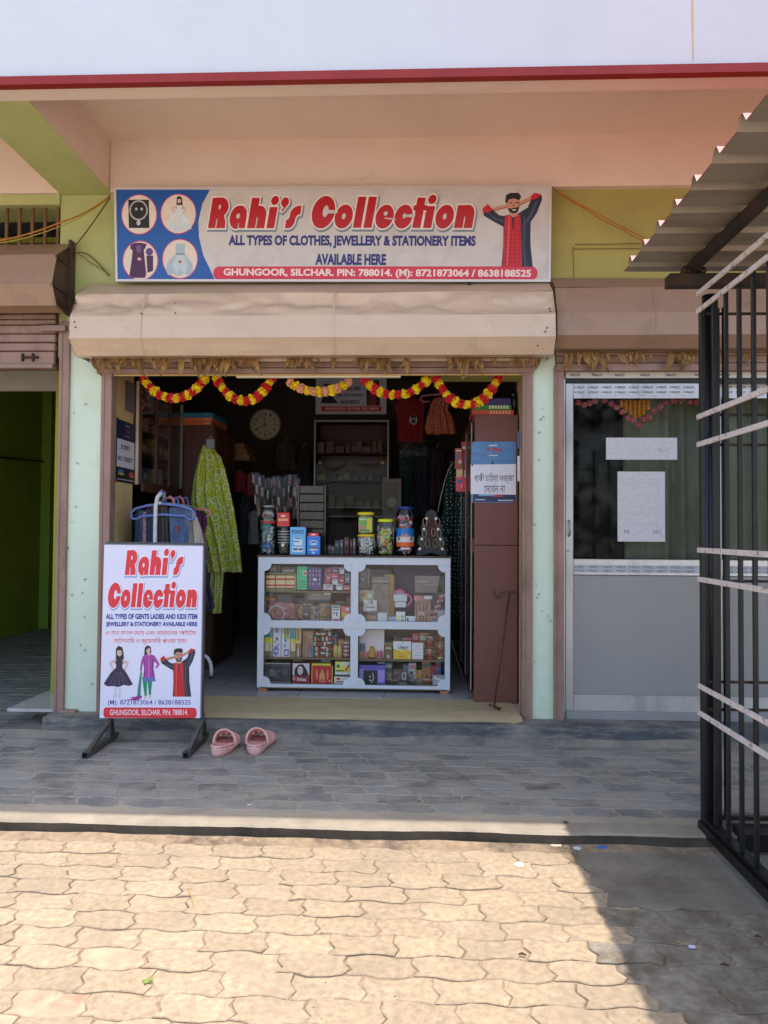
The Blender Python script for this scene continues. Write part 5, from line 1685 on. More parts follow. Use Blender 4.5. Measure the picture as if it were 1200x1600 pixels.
carton('packet', 'pale sachet with yellow squares under the mirror', 'sachet', 618.5, 950, 633, 969, YI - .006, (206, 214, 206), [(.1, .3, .45, .5, (220, 190, 80)), (.55, .3, .9, .5, (120, 160, 120)), (.1, .6, .45, .8, (210, 190, 120)), (.55, .6, .9, .8, (120, 160, 140))], depth=.005, group=g1, base=shz['MID'])
carton('packet', 'light blue sachet with a bottle picture under the mirror, right', 'sachet', 634, 957, 649, 969, YI - .004, (186, 204, 214), [(.1, .2, .3, .9, (70, 100, 140)), (.4, .3, .9, .5, (220, 224, 226))], depth=.005, group=g1, base=shz['MID'])
mir = thing('hand_mirror', 'pink toy mirror with double round rim in the upper right window', 'mirror', at(628, 944, YI - .008), g1)
k = MB(mat('hot_pink', rgb(222, 96, 160), rough=.4, var=.05))
for cx, cy, r in ((624, 931, 9), (634, 937, 8.6)):
    p = at(cx, cy, YI - .008); rr = r * 5.38 / F
    k.tube([(p.x + rr * cos(a), YI - .008 + (.002 if cx > 630 else 0), p.z + rr * sin(a)) for a in [j * pi / 12 for j in range(24)]], .0075, 8, closed=True)
k.build('rim', mir)
p = at(624, 931, YI - .006); k = MB(pc(150, 150, 160, .15)); k.tube([(p.x, YI - .002, p.z), (p.x, YI - .005, p.z)], .037, 20); k.build('mirror_glass', mir)
A, B = at(615, 939, YI - .018), at(636, 929, YI - .018)
k = MB(pc(206, 216, 222)); k.box((A.x, YI - .019, A.z - .002), (B.x, YI - .017, B.z)); k.box((A.x + .01, YI - .019, A.z - .045), (B.x - .008, YI - .017, A.z - .006)); k.build('tag', mir)
# sequined dark purse
k = MB(mat('sequin', rgb(64, 52, 76), rough=.3, metal=.3, var=.9, scale=160, bump=1, bscale=200))
A, B = at(616, 960, YI + .08), at(690, 884, YI + .08)
k.grid(lambda u, v: Vector((A.x + (B.x - A.x) * u, YI + .09 - .03 * sin(pi * u) * sin(pi * v), shz['MID'] + .002 + (B.z - shz['MID'] - .002) * v)), 14, 10)
tag(k.build('sequined_purse', None, loc=Vector((A.x, YI + .08, shz['MID']))), 'dark purple sequined purse at the back of the upper right window', 'purse', g1)
carton('packet', 'clear packet of brown hair pins with a pink printed header', 'packet', 648, 925, 673, 969, YI + .004, (140, 106, 84), [(.08 + i * .11, .25, .12 + i * .11, .98, (176, 136, 110) if i % 2 else (96, 62, 46)) for i in range(8)] + [(.2, .55, .6, .7, (170, 160, 154)), (-.05, .0, .6, .16, (184, 120, 116)), (.6, .0, 1.1, .12, (206, 200, 200))], depth=.006, group=g1, base=shz['MID'])
carton('packet', 'wide clear packet behind the hair pin packet', 'packet', 648, 900, 690, 926, YI + .03, (112, 98, 96), [(.05, .3, .5, .36, (150, 140, 138)), (.4, .5, .9, .56, (150, 140, 138))], depth=.006, group=g1)
rs_ = thing('hair_band_roll', 'slanting roll of red and white hair bands in the upper right window', 'hair band roll', at(684, 968, YI), g1)
for i in range(9):
    a = at(676 + i * 1.9, 964 - i * 4.1, YI + .005)
    k = MB(pc(*((170, 30, 40) if i % 2 else (214, 190, 186)))); k.tube([a + Vector((-.022, 0, -.006)), a + Vector((.022, 0, .008))], .0095, 8); k.build('hair_band', rs_)
carton('card', 'silver card lying against the hair band roll', 'card', 671, 948, 697, 969, YI + .02, (170, 176, 178), [(.15, .2, .5, .8, (120, 130, 130))], depth=.005, group=g1, base=shz['MID'])
k = MB(mat('black_hair', rgb(30, 28, 32), rough=.35, var=.2)); 
for i in range(6):
    k.tube([at(689 + i, 896, YI + .02), at(686 + i * 1.5, 912, YI + .015), at(684 + i * 1.2, 926, YI + .02)], .004, 5)
tag(k.build('hair_extension', None, loc=at(688, 912, YI)), 'black hair extension hanging at the right edge of the upper right window', 'hair piece', g1)
# lower left window, upper shelf
Lb = shz['LL'] + .001
carton('toothpaste_carton', 'upright teal and yellow cosmetic carton at the left end', 'carton', 413, 981, 426, 1025.5, YI, (186, 176, 140), [(0, 0, 1, .33, (70, 140, 156)), (0, .33, 1, .5, (206, 186, 30)), (.35, .5, .5, .9, (226, 214, 170)), (.6, .5, .75, .9, (150, 136, 96)), (0, .8, 1, 1, (112, 100, 84))], group=g1, base=Lb)
carton('toothpaste_carton', 'white carton with blue and red berries next to the teal one', 'carton', 426.5, 979, 439, 1025.5, YI, (206, 208, 216), [(.2, 0, .7, .2, (110, 120, 170)), ('E', .5, .4, .2, .06, (60, 90, 160)), ('E', .3, .5, .1, .04, (190, 60, 60)), ('E', .7, .6, .1, .04, (60, 90, 150)), ('E', .4, .8, .36, .17, (96, 100, 176)), (.25, .78, .6, .84, (220, 220, 230))], group=g1, base=Lb)
carton('toothpaste_carton', 'white carton with blue figures, fourth from the window edge', 'carton', 439.5, 979, 453, 1025.5, YI - .004, (208, 210, 216), [(.1, .05, .25, .2, (150, 140, 160)), ('E', .5, .45, .14, .06, (50, 110, 180)), ('E', .4, .62, .12, .06, (60, 130, 180)), (.3, .74, .9, .98, (96, 96, 160)), (.42, .8, .75, .92, (222, 222, 232))], group=g1, base=Lb)
carton('carton', 'dark brown and green carton squeezed behind the white ones', 'carton', 444, 979, 451.5, 998, YI - .008, (84, 74, 60), [('E', .5, .8, .5, .2, (120, 170, 60)), (.3, .1, .6, .6, (150, 130, 90))], depth=.004, group=g1)
carton('toothpaste_carton', 'second teal and yellow carton, towards the middle', 'carton', 453.5, 980, 462, 1025.5, YI, (196, 176, 120), [(0, 0, 1, .38, (70, 140, 160)), (0, .38, 1, .5, (206, 186, 30)), (0, .8, 1, 1, (120, 104, 80)), (.3, .55, .6, .78, (230, 216, 176))], group=g1, base=Lb)
carton('carton', 'tall gold and violet carton beside the second teal one', 'carton', 462.5, 979, 470.5, 1025.5, YI, (214, 190, 130), [(.2, .05, .7, .45, (150, 110, 60)), (0, .55, 1, 1, (110, 86, 60)), (.3, .72, .6, .98, (190, 186, 206)), (.4, .56, .6, .7, (206, 160, 40))], group=g1, base=Lb)
carton('carton', 'brown kraft box with blue spots in the lower left window', 'carton', 473, 985, 489.5, 1025.5, YI + .01, (164, 126, 92), [(.45, .6, .95, .8, (80, 110, 150)), (.5, .85, 1, 1, (130, 150, 170)), (.1, 0, .2, 1, (140, 104, 74)), (.5, .2, .9, .26, (196, 160, 120))], group=g1, base=Lb)
thr = thing('thread_stack', 'stack of red, white and green striped thread reels in the lower left window', 'thread reels', Vector((at(504, 1026, YI).x, YI, Lb)), g1)
rnd = random.Random(4)
for cx, n in ((495, 5), (504.5, 6), (514, 6)):
    for i in range(n):
        z = Lb + (i) * .0335 * 1.12 + (at(495, 1025.5, YI).z - Lb) * 0
        x = at(cx + rnd.uniform(-.7, .7), 1000, YI).x
        k = MB()
        lay = [(190, 60, 40), (222, 222, 216), (60, 120, 90)]
        rnd.shuffle(lay)
        vert = rnd.random() < .6
        for j, c in enumerate(lay):
            k.use(pc(*c))
            if vert: k.tube([(x - .021 + j * .014, YI + .02, z + .018), (x - .007 + j * .014, YI + .02, z + .018)], .018, 10)
            else: k.lathe((x, YI + .02, z + j * .012), [(.021, 0), (.021, .0118)], 12)
        k.build('reel', thr)
def bottle(label, px, py0, py1, Y, base, col, cap, r=.017):
    A = at(px, py1, Y); h = at(px, py0, Y).z - A.z
    c = Vector((A.x, Y + r, base))
    t = thing('bottle', label, 'bottle', c, g1)
    k = MB(pc(*col)); k.lathe(c, [(r, 0), (r, h * .6), (r * .5, h * .72), (r * .4, h * .76)], 14); k.build('bottle_body', t)
    k = MB(pc(*cap)); k.lathe(c + Vector((0, 0, h * .762)), [(r * .38, 0), (r * .12, h * .24)], 10); k.build('nozzle', t)
bottle('left yellow glue bottle with pointed nozzle', 524, 999, 1025, YI, Lb, (206, 196, 120), (222, 190, 60))
bottle('right yellow glue bottle with pointed nozzle', 530.5, 999, 1025, YI, Lb, (206, 196, 120), (222, 190, 60))
tt = thing('tape_stack', 'stack of red and white tape rolls at the right of the lower left window', 'tape rolls', Vector((at(541, 1025, YI + .02).x, YI + .02, Lb)), g1)
for i in range(8):
    k = MB(pc(*((176, 66, 70) if i % 2 == 0 else (214, 206, 206)))); k.lathe((at(541, 1000, YI).x, YI + .025, Lb + i * .0142), [(.024, 0), (.024, .0138)], 14); k.build('tape', tt)
# lower left window, bottom
Bb = shz['BOT'] + .001
carton('bangle_case', 'clear box of black bangles at the bottom left of the counter', 'bangle box', 413, 1038, 454, 1068.5, YI, (62, 62, 66), [(0, 0, 1, .06, (150, 150, 130)), ('E', .55, .55, .3, .36, (36, 36, 40)), ('E', .55, .55, .18, .24, (84, 86, 90)), ('E', .3, .5, .12, .2, (110, 112, 112)), ('E', .62, .6, .1, .14, (28, 28, 32)), ('E', .78, .45, .12, .2, (90, 92, 94)), (0, .94, 1, 1, (130, 130, 120))], group=g1, base=Bb)
carton('carton', 'red carton with a portrait of a dark-haired woman', 'carton', 456.5, 1037.5, 484, 1068.5, YI, (140, 30, 44), [(.02, .02, .98, .62, (196, 188, 190)), ('P', [(.12, .6), (.14, .3), (.35, .08), (.6, .06), (.8, .3), (.95, .62), (.7, .66), (.3, .66)], (32, 26, 34)), ('E', .46, .38, .16, .22, (206, 186, 180)), ('E', .40, .33, .03, .02, (50, 34, 34)), ('E', .53, .33, .03, .02, (50, 34, 34)), ('E', .47, .5, .05, .02, (150, 60, 70)), (.04, .68, .18, .86, (190, 130, 120)), ('T', 'Shehnaz', .26, .72, .8, .9, (226, 200, 200))], group=g1, base=Bb)
carton('carton', 'red carton with golden ornament beside the portrait carton', 'carton', 486.5, 1042, 520, 1069, YI - .003, (170, 34, 36), [(0, 0, .04, 1, (190, 170, 80)), (.96, 0, 1, 1, (190, 170, 80)), ('P', [(.35, .95), (.38, .5), (.5, .15), (.62, .5), (.66, .95)], (190, 140, 90)), ('E', .5, .85, .12, .12, (210, 90, 80)), ('E', .25, .5, .05, .3, (206, 120, 90)), ('E', .76, .5, .05, .3, (206, 120, 90)), ('E', .86, .85, .06, .06, (230, 120, 110))], group=g1, base=Bb)
carton('carton', 'yellow-edged flat carton lying on the red ornament carton', 'carton', 487, 1037, 517, 1041.5, YI + .006, (206, 190, 60), [], group=g1)
carton('carton', 'yellow, green and white crayon carton at the bottom of the lower left window', 'carton', 523.5, 1037, 547, 1057, YI, (206, 196, 80), [('E', .2, .35, .12, .14, (40, 110, 90)), (.4, .06, .98, .3, (210, 206, 190)), ('P', [(.62, .7), (.9, .2), (1, .24), (.74, .78)], (206, 70, 60)), (.06, .66, .6, .76, (60, 90, 60)), (0, .82, 1, 1, (206, 206, 200))], group=g1, base=Bb + .065)
carton('carton', 'white and red carton under the crayon carton', 'carton', 522, 1058, 548, 1068.5, YI - .002, (212, 200, 190), [('E', .25, .3, .12, .2, (196, 60, 60)), (.1, .65, .7, .8, (120, 60, 60)), (.8, .1, 1, .4, (196, 60, 80))], group=g1, base=Bb)
# lower right window, upper shelf
Rb = shz['LR'] + .001
carton('board', 'pale blank card standing behind the reels in the lower right window', 'card', 561, 982, 600.5, 1025, YI + .06, (196, 190, 194), [], depth=.005, group=g1, base=Rb)
reels = (('blue thread reel on the upper left of the small pile', 561.5, 1002, 571, 1014, (96, 120, 160), .05), ('orange reel under the blue one', 560.5, 1014.5, 567, 1024, (206, 140, 60), 0), ('pink reel left of the golden scrunchie', 568, 1015.5, 576.5, 1025, (220, 120, 150), 0), ('pink reel right of the golden scrunchie', 588, 1014, 598, 1025, (224, 90, 140), 0))
for lb, x0, y0, x1, y1, c, up in reels:
    A, B = at(x0, y1, YI + .02), at(x1, y0, YI + .02)
    r = (B.x - A.x) / 2; h = B.z - A.z
    cc = Vector(((A.x + B.x) / 2, YI + .02 + r, Rb + (at(565, 1014.5, YI + .02).z - at(565, 1025, YI + .02).z if up else 0)))
    t = thing('thread_reel', lb, 'thread reel', cc, g1)
    k = MB(pc(*c)); k.lathe(cc + Vector((0, 0, .003)), [(r * .85, 0), (r * .9, h * .5), (r * .85, h - .006)], 14); k.build('thread', t)
    k = MB(pc(230, 210, 214)); k.lathe(cc, [(r, 0), (r, .0028)], 14); k.lathe(cc + Vector((0, 0, h - .0028)), [(r, 0), (r, .0028)], 14); k.build('rim', t)
sc_ = thing('scrunchie', 'golden yellow coiled scrunchie heap in the lower right window', 'scrunchie', Vector((at(581, 1025, YI).x, YI + .03, Rb)), g1)
rnd = random.Random(9)
for i in range(10):
    k = MB(mat('gold_cloth', rgb(214, 160, 40), rough=.5, var=.25, scale=60))
    px = 577 + rnd.uniform(0, 8); z = Rb + .012 + i * .0072
    rr = .02 - i * .0012
    k.tube([(at(581, 1000, YI).x + rr * cos(a) * 1.2, YI + .03 + rr * sin(a), z + .004 * sin(a * 2 + i)) for a in [j * pi / 7 for j in range(14)]], .0055, 6, closed=True)
    k.build('coil', sc_)
carton('bottle_row', 'short row of small glass bottles left of the orange carton', 'bottles', 601.5, 1005, 612, 1025, YI + .01, (116, 100, 78), [(.05, .15, .95, .22, (190, 176, 150)), (.1, .3, .45, .8, (80, 66, 50)), (.55, .3, .9, .8, (80, 66, 50)), (.4, .7, .6, .95, (200, 196, 190))], depth=.03, group=g1, base=Rb)
carton('carton', 'orange and white carton with blue lettering in the lower right window', 'carton', 614.5, 998, 642.5, 1025.5, YI - .004, (232, 160, 40), [(0, 0, 1, .42, (222, 220, 214)), ('P', [(0, .42), (.3, .5), (.6, .42), (1, .55), (1, .4), (0, .4)], (222, 220, 214)), ('E', .5, .1, .03, .04, (60, 60, 60)), ('T', 'Libero', .26, .24, .84, .42, (50, 60, 140)), ('E', .5, .55, .16, .08, (236, 190, 110)), (.3, .82, .6, .88, (196, 120, 30)), ('E', .86, .84, .06, .08, (240, 210, 150))], group=g1, base=Rb)
carton('carton', 'white framed price card beside the orange carton', 'card', 643.5, 1000, 661.5, 1025.5, YI, (216, 218, 220), [(.1, .06, .9, .94, (176, 176, 180)), (.14, .09, .86, .91, (206, 206, 210))] + [(.25, .2 + i * .18, .75, .23 + i * .18, (140, 130, 134)) for i in range(4)], depth=.01, group=g1, base=Rb)
for (cxp, lb, n) in ((672, 'column of coppery bangles by the price card', 9), (688, 'column of red-gold bangles at the right end of the counter', 9)):
    x = at(cxp, 1000, YI + .02).x
    t = thing('bangle_stack', lb, 'bangle stack', Vector((x, YI + .03, Rb)), g1)
    cols = ((176, 96, 64), (206, 160, 130), (160, 60, 50), (214, 196, 160), (180, 84, 56))
    for i in range(n):
        c = cols[(i * 2 + cxp) % 5]
        k = MB(mat('bangle_%d_%d_%d' % c, rgb(*c), rough=.25, metal=.5, var=.2, scale=60))
        r = .034 if cxp == 672 else .027
        k.lathe((x + .003 * sin(i * 2), YI + .03, Rb + i * .0185), [(r * .92, 0), (r, .005), (r, .013), (r * .92, .018)], 18); k.build('bangle', t)
# lower right window, bottom
carton('gift_box', 'lilac box with a black smiling bracelet card in the lower right window', 'gift box', 561, 1040, 602, 1069, YI, (92, 80, 156), [(.0, .2, .16, 1, (140, 124, 196)), (.72, .25, .98, .9, (146, 128, 200)), (.16, .28, .7, 1, (26, 26, 30)), ('E', .42, .6, .03, .05, (190, 190, 196)), ('E', .42, .8, .03, .05, (190, 190, 196)), ('P', [(.48, .32), (.56, .5), (.58, .68), (.5, .96), (.46, .92), (.53, .68), (.51, .5)], (150, 150, 156))], group=g1, base=Bb)
bp_ = thing('jewellery_bag', 'clear bag heaped with tangled silver chains at the bottom of the counter', 'bag', Vector((at(632, 1069, YI).x, YI + .03, Bb)), g1)
rnd = random.Random(12)
k = MB(mat('tarnished_silver', rgb(140, 134, 118), rough=.35, metal=.7, var=.4, scale=50))
for i in range(60):
    p = at(rnd.uniform(605, 657), 1068 - abs(rnd.gauss(0, 9)), YI + .02); rr = rnd.uniform(.006, .014)
    tl = rnd.uniform(-1, 1)
    p.z = max(p.z, Bb + .014)
    k.tube([(p.x + rr * cos(a), YI + .03 + rr * .6 * tl * sin(a), p.z + rr * sin(a)) for a in [j * pi / 5 for j in range(10)]], .0016, 4, closed=True)
stuff(k.build('chains', bp_))
k = MB(MATS['bag_plastic']); A, B = at(603, 1069, YI), at(660, 1040, YI)
k.grid(lambda u, v: Vector((A.x + (B.x - A.x) * u, YI - .004 + .012 * noise.noise(Vector((u * 6, v * 4, 5))), Bb + (B.z - A.z) * v)), 16, 10); k.build('plastic_bag', bp_)
A, B = at(628, 1062, YI - .02), at(634.5, 1051, YI - .02)
k = MB(pc(190, 196, 204)); k.box((A.x, YI - .02, A.z), (B.x, YI - .018, B.z)); k.use(pc(60, 64, 70)); k.box((A.x + .008, YI - .0205, A.z + .01), (B.x - .008, YI - .0201, B.z - .008)); k.build('tag', bp_)
carton('packet', 'silver-blue crumpled packet in the bottom right corner of the counter', 'packet', 676, 1054, 694, 1069, YI, (150, 160, 164), [('P', [(.1, .3), (.5, .1), (.9, .4), (.6, .6)], (190, 200, 204)), (.3, .1, .7, .25, (170, 100, 90)), (.5, .6, 1, .9, (110, 150, 160))], depth=.02, group=g1, base=Bb)

# second row of stock, half hidden behind the front goods
rnd = random.Random(41)
ords = ['first', 'second', 'third', 'fourth', 'fifth', 'sixth', 'seventh', 'eighth', 'ninth', 'tenth', 'eleventh', 'twelfth', 'thirteenth', 'fourteenth', 'fifteenth', 'sixteenth']
pal = [(150, 50, 60), (190, 170, 90), (70, 100, 150), (200, 196, 190), (60, 110, 90), (170, 110, 70), (120, 90, 140), (196, 120, 140), (90, 80, 76), (150, 140, 130), (206, 150, 60)]
for wn_, (x0_, x1_, base, ymax, tag_) in enumerate(((414, 547, shz['UL'] + .001, 36, 'top shelf of the left half'), (414, 547, shz['MID'] + .001, 40, 'second shelf of the left half'), (414, 546, shz['LL'] + .001, 42, 'third shelf of the left half'), (414, 546, shz['BOT'] + .001, 34, 'floor of the left half'), (562, 694, shz['MID'] + .001, 78, 'upper window of the right half'), (562, 694, shz['LR'] + .001, 40, 'third shelf of the right half'), (562, 694, shz['BOT'] + .001, 34, 'floor of the right half'))):
    px = x0_; i = 0
    while px < x1_ - 6 and i < 16:
        w = rnd.uniform(8, 17); h = rnd.uniform(.5, .95) * ymax
        c = rnd.choice(pal); c2 = rnd.choice(pal); c3 = rnd.choice(pal)
        deco = [(.1, .12, .9, .3, c2), (.15, .45, .6, .62, c3), ('E', .6, .75, .2, .08, c2), (.1, .86, .9, .9, (210, 206, 200))]
        carton('packet', ords[i] + ' packet from the left in the back row, ' + tag_, 'packet', px, 1000 - h, min(px + w, x1_), 1000, YI + .10 + .02 * rnd.random(), c, deco, depth=.03, base=base, group='back row of goods in the counter')
        px += w + rnd.uniform(-1, 2); i += 1
# crinkled clear film over some of the goods
rnd = random.Random(55)
for (x0_, y0_, x1_, y1_, lb) in ((561, 890, 612, 967, 'at the left of the upper right window'), (650, 900, 694, 967, 'at the right of the upper right window'), (505, 884, 548, 922, 'over the ring boxes'), (470, 984, 492, 1025, 'round the kraft box'), (413, 1038, 455, 1069, 'over the black bangle box'), (661, 985, 694, 1025, 'round the bangle columns')):
    k = MB(MATS['bag_plastic'])
    nz = rnd.uniform(0, 50)
    def f(u, v):
        p = at(x0_ + (x1_ - x0_) * u, y1_ + (y0_ - y1_) * v, YI - .012)
        return p + Vector((0, .010 * noise.noise(Vector((u * 7, v * 9, nz))) + .006 * abs(noise.noise(Vector((u * 17, v * 13, nz)))), 0))
    k.grid(f, 16, 16, False)
    tag(k.build('plastic_film', None, loc=at(x0_, y1_, YI)), 'crinkled clear plastic film ' + lb, 'plastic film', 'clear films in the counter')

# ================================================================ shop interior
def box_thing(name, label, cat, a, b, m, bev=.003, group=None, pname='body'):
    t = thing(name, label, cat, Vector(((a[0] + b[0]) / 2, (a[1] + b[1]) / 2, min(a[2], b[2]))), group)
    k = MB(m); k.box(a, b, bev); k.build(pname, t)
    return t


def gx(px, x):     # depth Y at which plane x = const shows at pixel column px
    d = CR @ Vector(((px - 600) / F, 0, -1.0))
    return CAM.y + d.y * (x / d.x)


# straw mat on the sill
A, B = atz(318, 1087, ZF + .006), atz(806, 1087, ZF + .006)
A2, B2 = atz(160, 1119, ZF), atz(812, 1121, ZF)
m_mat = mat('jute_mat', rgb(196, 176, 134), rough=.95, var=.16, scale=30, bump=.9, bscale=240, stretch=(.3, 1.5, 1), dirt=rgb(160, 138, 100), damt=.5, dscale=3)
k = MB(m_mat)
def fmat(u, v):
    x = A2.x + (B2.x - A2.x) * u + (1 - u) * 0
    y = A2.y + (A.y - A2.y) * v
    ed = .01 * noise.noise(Vector((u * 9, v * 3, 2)))
    z = ZF + .005 + .004 * noise.noise(Vector((u * 14, v * 3, 0))) + (.012 * max(0, noise.noise(Vector((u * 6, 1, 3)))) if v > .8 else 0)
    if v == 0: z = ZF - .012
    if u > .97: z += .02 * (u - .97) / .03 * (1 - v)
    return Vector((x + ed, y + ed, z))
k.grid(fmat, 90, 8)
tag(k.build('door_mat', None, loc=A2), 'long beige jute mat laid along the shop doorway sill', 'mat')

# upper glazed cabinet on the left wall
XL = -1.93
y0, y1 = gx(221, XL), gx(283, XL)
def gzc(px, py, x):
    d = CR @ Vector(((px - 600) / F, (800 - py) / F, -1.0))
    return (CAM + d * (x / d.x)).z
zt = 2.36; zb = gzc(221, 757, XL)
cab = thing('wall_cabinet', 'glazed cabinet on the left interior wall behind the no-credit poster', 'cabinet', (XL - .2, y0, zb))
def cb_(name, m, a, b, bev=.002, p=None): k = MB(m); k.box(a, b, bev); return k.build(name, p or cab)
cb_('back', m_wood, (XL - .30, y0, zb), (XL - .28, y1, zt))
for z in (zb, zb + (zt - zb) * .3, zb + (zt - zb) * .52, zb + (zt - zb) * .76, zt - .02):
    cb_('shelf', m_wood, (XL - .28, y0, z), (XL - .01, y1, z + .018))
cb_('side', m_wood, (XL - .28, y0 - .02, zb - .0), (XL - .0, y0 - .001, zt)); cb_('side', m_wood, (XL - .28, y1 + .001, zb), (XL, y1 + .02, zt))
cb_('bottom_rail', m_wood, (XL - .009, y0, zb - .05), (XL + .01, y1, zb + .02))
n_ = 3
m_trim = mat('pale_trim', rgb(150, 146, 138), rough=.5)
for i in range(n_):
    ya, yb = y0 + (y1 - y0) * i / n_, y0 + (y1 - y0) * (i + 1) / n_
    cb_('door_frame', m_trim if i == 2 else m_wood, (XL - .008, yb - .025, zb + .021), (XL + .008, yb, zt))
    cb_('glass_pane', m_glass, (XL - .004, ya + .002, zb + .022), (XL, yb - .026, zt - .02), 0)
k = MB(mat('wall_edge', rgb(206, 192, 168), var=.08)); a = at(214.5, 596, y0 - .01); b_ = at(216.5, 757, y0 - .01)
k.box((a.x, y0 - .023, b_.z), (b_.x, y0 - .021, a.z)); k.build('edge_strip', cab)
rnd = random.Random(31)
cols_ = [(120, 40, 50), (160, 150, 60), (60, 90, 130), (170, 160, 150), (40, 70, 60), (150, 96, 60), (90, 120, 50), (180, 120, 130)]
zl = [zb + .019, zb + (zt - zb) * .3 + .019, zb + (zt - zb) * .52 + .019, zb + (zt - zb) * .76 + .019]
names = ['lowest', 'second', 'third', 'top']
for si, z in enumerate(zl):
    y = y0 + .03; c_ = 0
    while y < y1 - .12:
        w = rnd.uniform(.05, .12); h = rnd.uniform(.06, .14)
        col = rnd.choice(cols_)
        t = box_thing('carton', 'small goods box %s from the door on the %s shelf of the glazed wall cabinet' % (('first', 'second', 'third', 'fourth', 'fifth', 'sixth', 'seventh', 'eighth', 'ninth', 'tenth', 'eleventh', 'twelfth')[c_], names[si]), 'carton', (XL - .2, y, z), (XL - .06, y + w, z + h), pc(*col), .002, 'goods in the wall cabinet')
        q = Print(lambda u, v, y=y, w=w, z=z, h=h: Vector((XL - .06, y + w * u, z + h * v)), (1, 0, 0), .0004)
        q.rect('box_print', pc(*rnd.choice(cols_)), .15, .3, .85, .7, 1); q.rect('box_print', pc(214, 206, 190), .25, .4, .75, .5, 2); q.build(t)
        y += w + rnd.uniform(.01, .04); c_ += 1
# string of charms in the upper corner
k = MB(mat('dried_chilli', rgb(120, 52, 34), rough=.6, var=.4, scale=50))
for i in range(9):
    p = at(224 + rnd.uniform(-4, 5), 600 + i * 4.5, .44)
    k.lathe(p, [(.004, -.012), (.012, 0), (.008, .012)], 6)
tag(k.build('charm_string', None, loc=at(224, 610, .44)), 'brown lemon and chilli charm string hanging beside the left garland', 'charm')

# poster 'SORRY NO CREDIT' on the cream jamb
XJ = LJ - 0.009
def poster_on_x(t, x, ya, yb, za, zb_, nx): return lambda u, v: Vector((x, ya + (yb - ya) * u, za + (zb_ - za) * v))
ya, yb = gx(180.5, XJ + .004), gx(212, XJ + .004)
zt_, zb2 = gzc(181, 653, XJ), gzc(181, 752, XJ)
po = thing('poster', 'no credit notice in English pinned on the cream wall at left', 'poster', (XJ, (ya + yb) / 2, zb2))
f3 = poster_on_x(po, XJ + .004, ya, yb, zb2, zt_, 1)
k = MB(pc(28, 40, 66)); k.box((XJ + .001, ya, zb2), (XJ + .004, yb, zt_)); k.build('sheet', po)
P = Print(f3, (1, 0, 0), .0004)
P.rect('paper', pc(216, 212, 220), .02, .24, 1, .69, 1)
P.text('lettering#1', pc(50, 46, 56), 'SORRY', .2, .53, .66, .61, 2, .03)
P.text('lettering', pc(50, 46, 56), 'NO CREDIT', .06, .34, .80, .42, 2, .03)
P.text('heading', pc(200, 40, 60), 'প্রদীপ', .35, .8, .65, .87, 2, .03)
P.rect('heading', pc(170, 180, 200), .4, .92, .6, .935, 2); P.rect('heading', pc(170, 180, 200), .38, .755, .62, .765, 2)
P.rect('picture', pc(14, 14, 20), 0, 0, 1, .235, 1)
P.poly('picture', pc(60, 110, 170), ell(.22, .17, .15, .04, 12), 2); P.poly('picture', pc(190, 160, 60), ell(.22, .13, .15, .02, 12), 2.2); P.poly('picture', pc(200, 70, 60), ell(.75, .14, .14, .05, 12), 2)
P.rect('picture', pc(190, 190, 200), .05, .04, .95, .052, 2)
P.build(po)
for yy, zz in ((ya, zt_), (yb, zt_), (ya, zb2), (yb, zb2)):
    k = MB(pc(170, 50, 30)); k.lathe((XJ + .005, yy, zz - .004), [(.007, 0), (.007, .01)], 8); k.build('tape', po)
k = MB(pc(120, 108, 120)); a = gx(193, XJ + .003); b2 = gx(212, XJ + .003)
k.box((XJ + .001, a, gzc(193, 640, XJ)), (XJ + .002, b2, gzc(193, 592, XJ))); tag(k.build('grey_sheet', None, loc=(XJ, a, 2.1)), 'plain grey-lilac sheet stuck high on the cream jamb above the poster', 'sheet')

# tall dark cabinet behind, boxes on its top
YW = 1.45
a, b_ = at(282, 664, YW), at(331, 1000, YW)
dc = box_thing('tall_cabinet', 'tall dark wooden cabinet behind the green tunic carrying flat boxes', 'cabinet', (a.x, YW, ZF), (b_.x, YW + .7, a.z), m_wood)
k = MB(m_wood); k.box((b_.x + .001, YW + .02, ZF + .1), (b_.x + .01, YW + .34, a.z - .03), .002); k.build('door', dc)
k = MB(m_wood); k.box((b_.x + .001, YW + .36, ZF + .1), (b_.x + .01, YW + .68, a.z - .03), .002); k.build('door', dc)
zz = a.z + .001
a1, b1 = at(285, 663, YW + .01), at(331, 652, YW + .01)
hh = b1.z - a1.z
for i, (c, lb) in enumerate((((206, 104, 60), 'lower orange flat box on the tall dark cabinet'), ((214, 112, 66), 'upper orange flat box on the tall dark cabinet'), ((30, 120, 160), 'blue flat box topmost on the tall dark cabinet'))):
    h = (.035, .03, .04)[i]
    t = box_thing('flat_box', lb, 'box', (a1.x, YW + .01, zz), (b1.x + .005 * i, YW + .5, zz + h - .001), pc(*c), .002, 'flat boxes on the tall cabinet')
    q = Print(lambda u, v, zz=zz, h=h: Vector((a1.x + (b1.x - a1.x) * u, YW + .01, zz + h * v)), (0, -1, 0), .0004)
    q.rect('box_print', pc(90, 140, 110) if i == 2 else pc(224, 190, 170), .76, .3, .94, .6, 1); q.build(t)
    zz += h
for i in range(3):
    box_thing('flat_box', ('first', 'second', 'third')[i] + ' brown carton farther back on the dark cabinet row', 'box', (b_.x - .2, 2.25 + i * .02, a.z - .22 + i * .056), (b_.x + .12 - .03 * i, 2.6, a.z - .166 + i * .056), pc(140, 96, 60), .002, 'flat boxes on the tall cabinet')
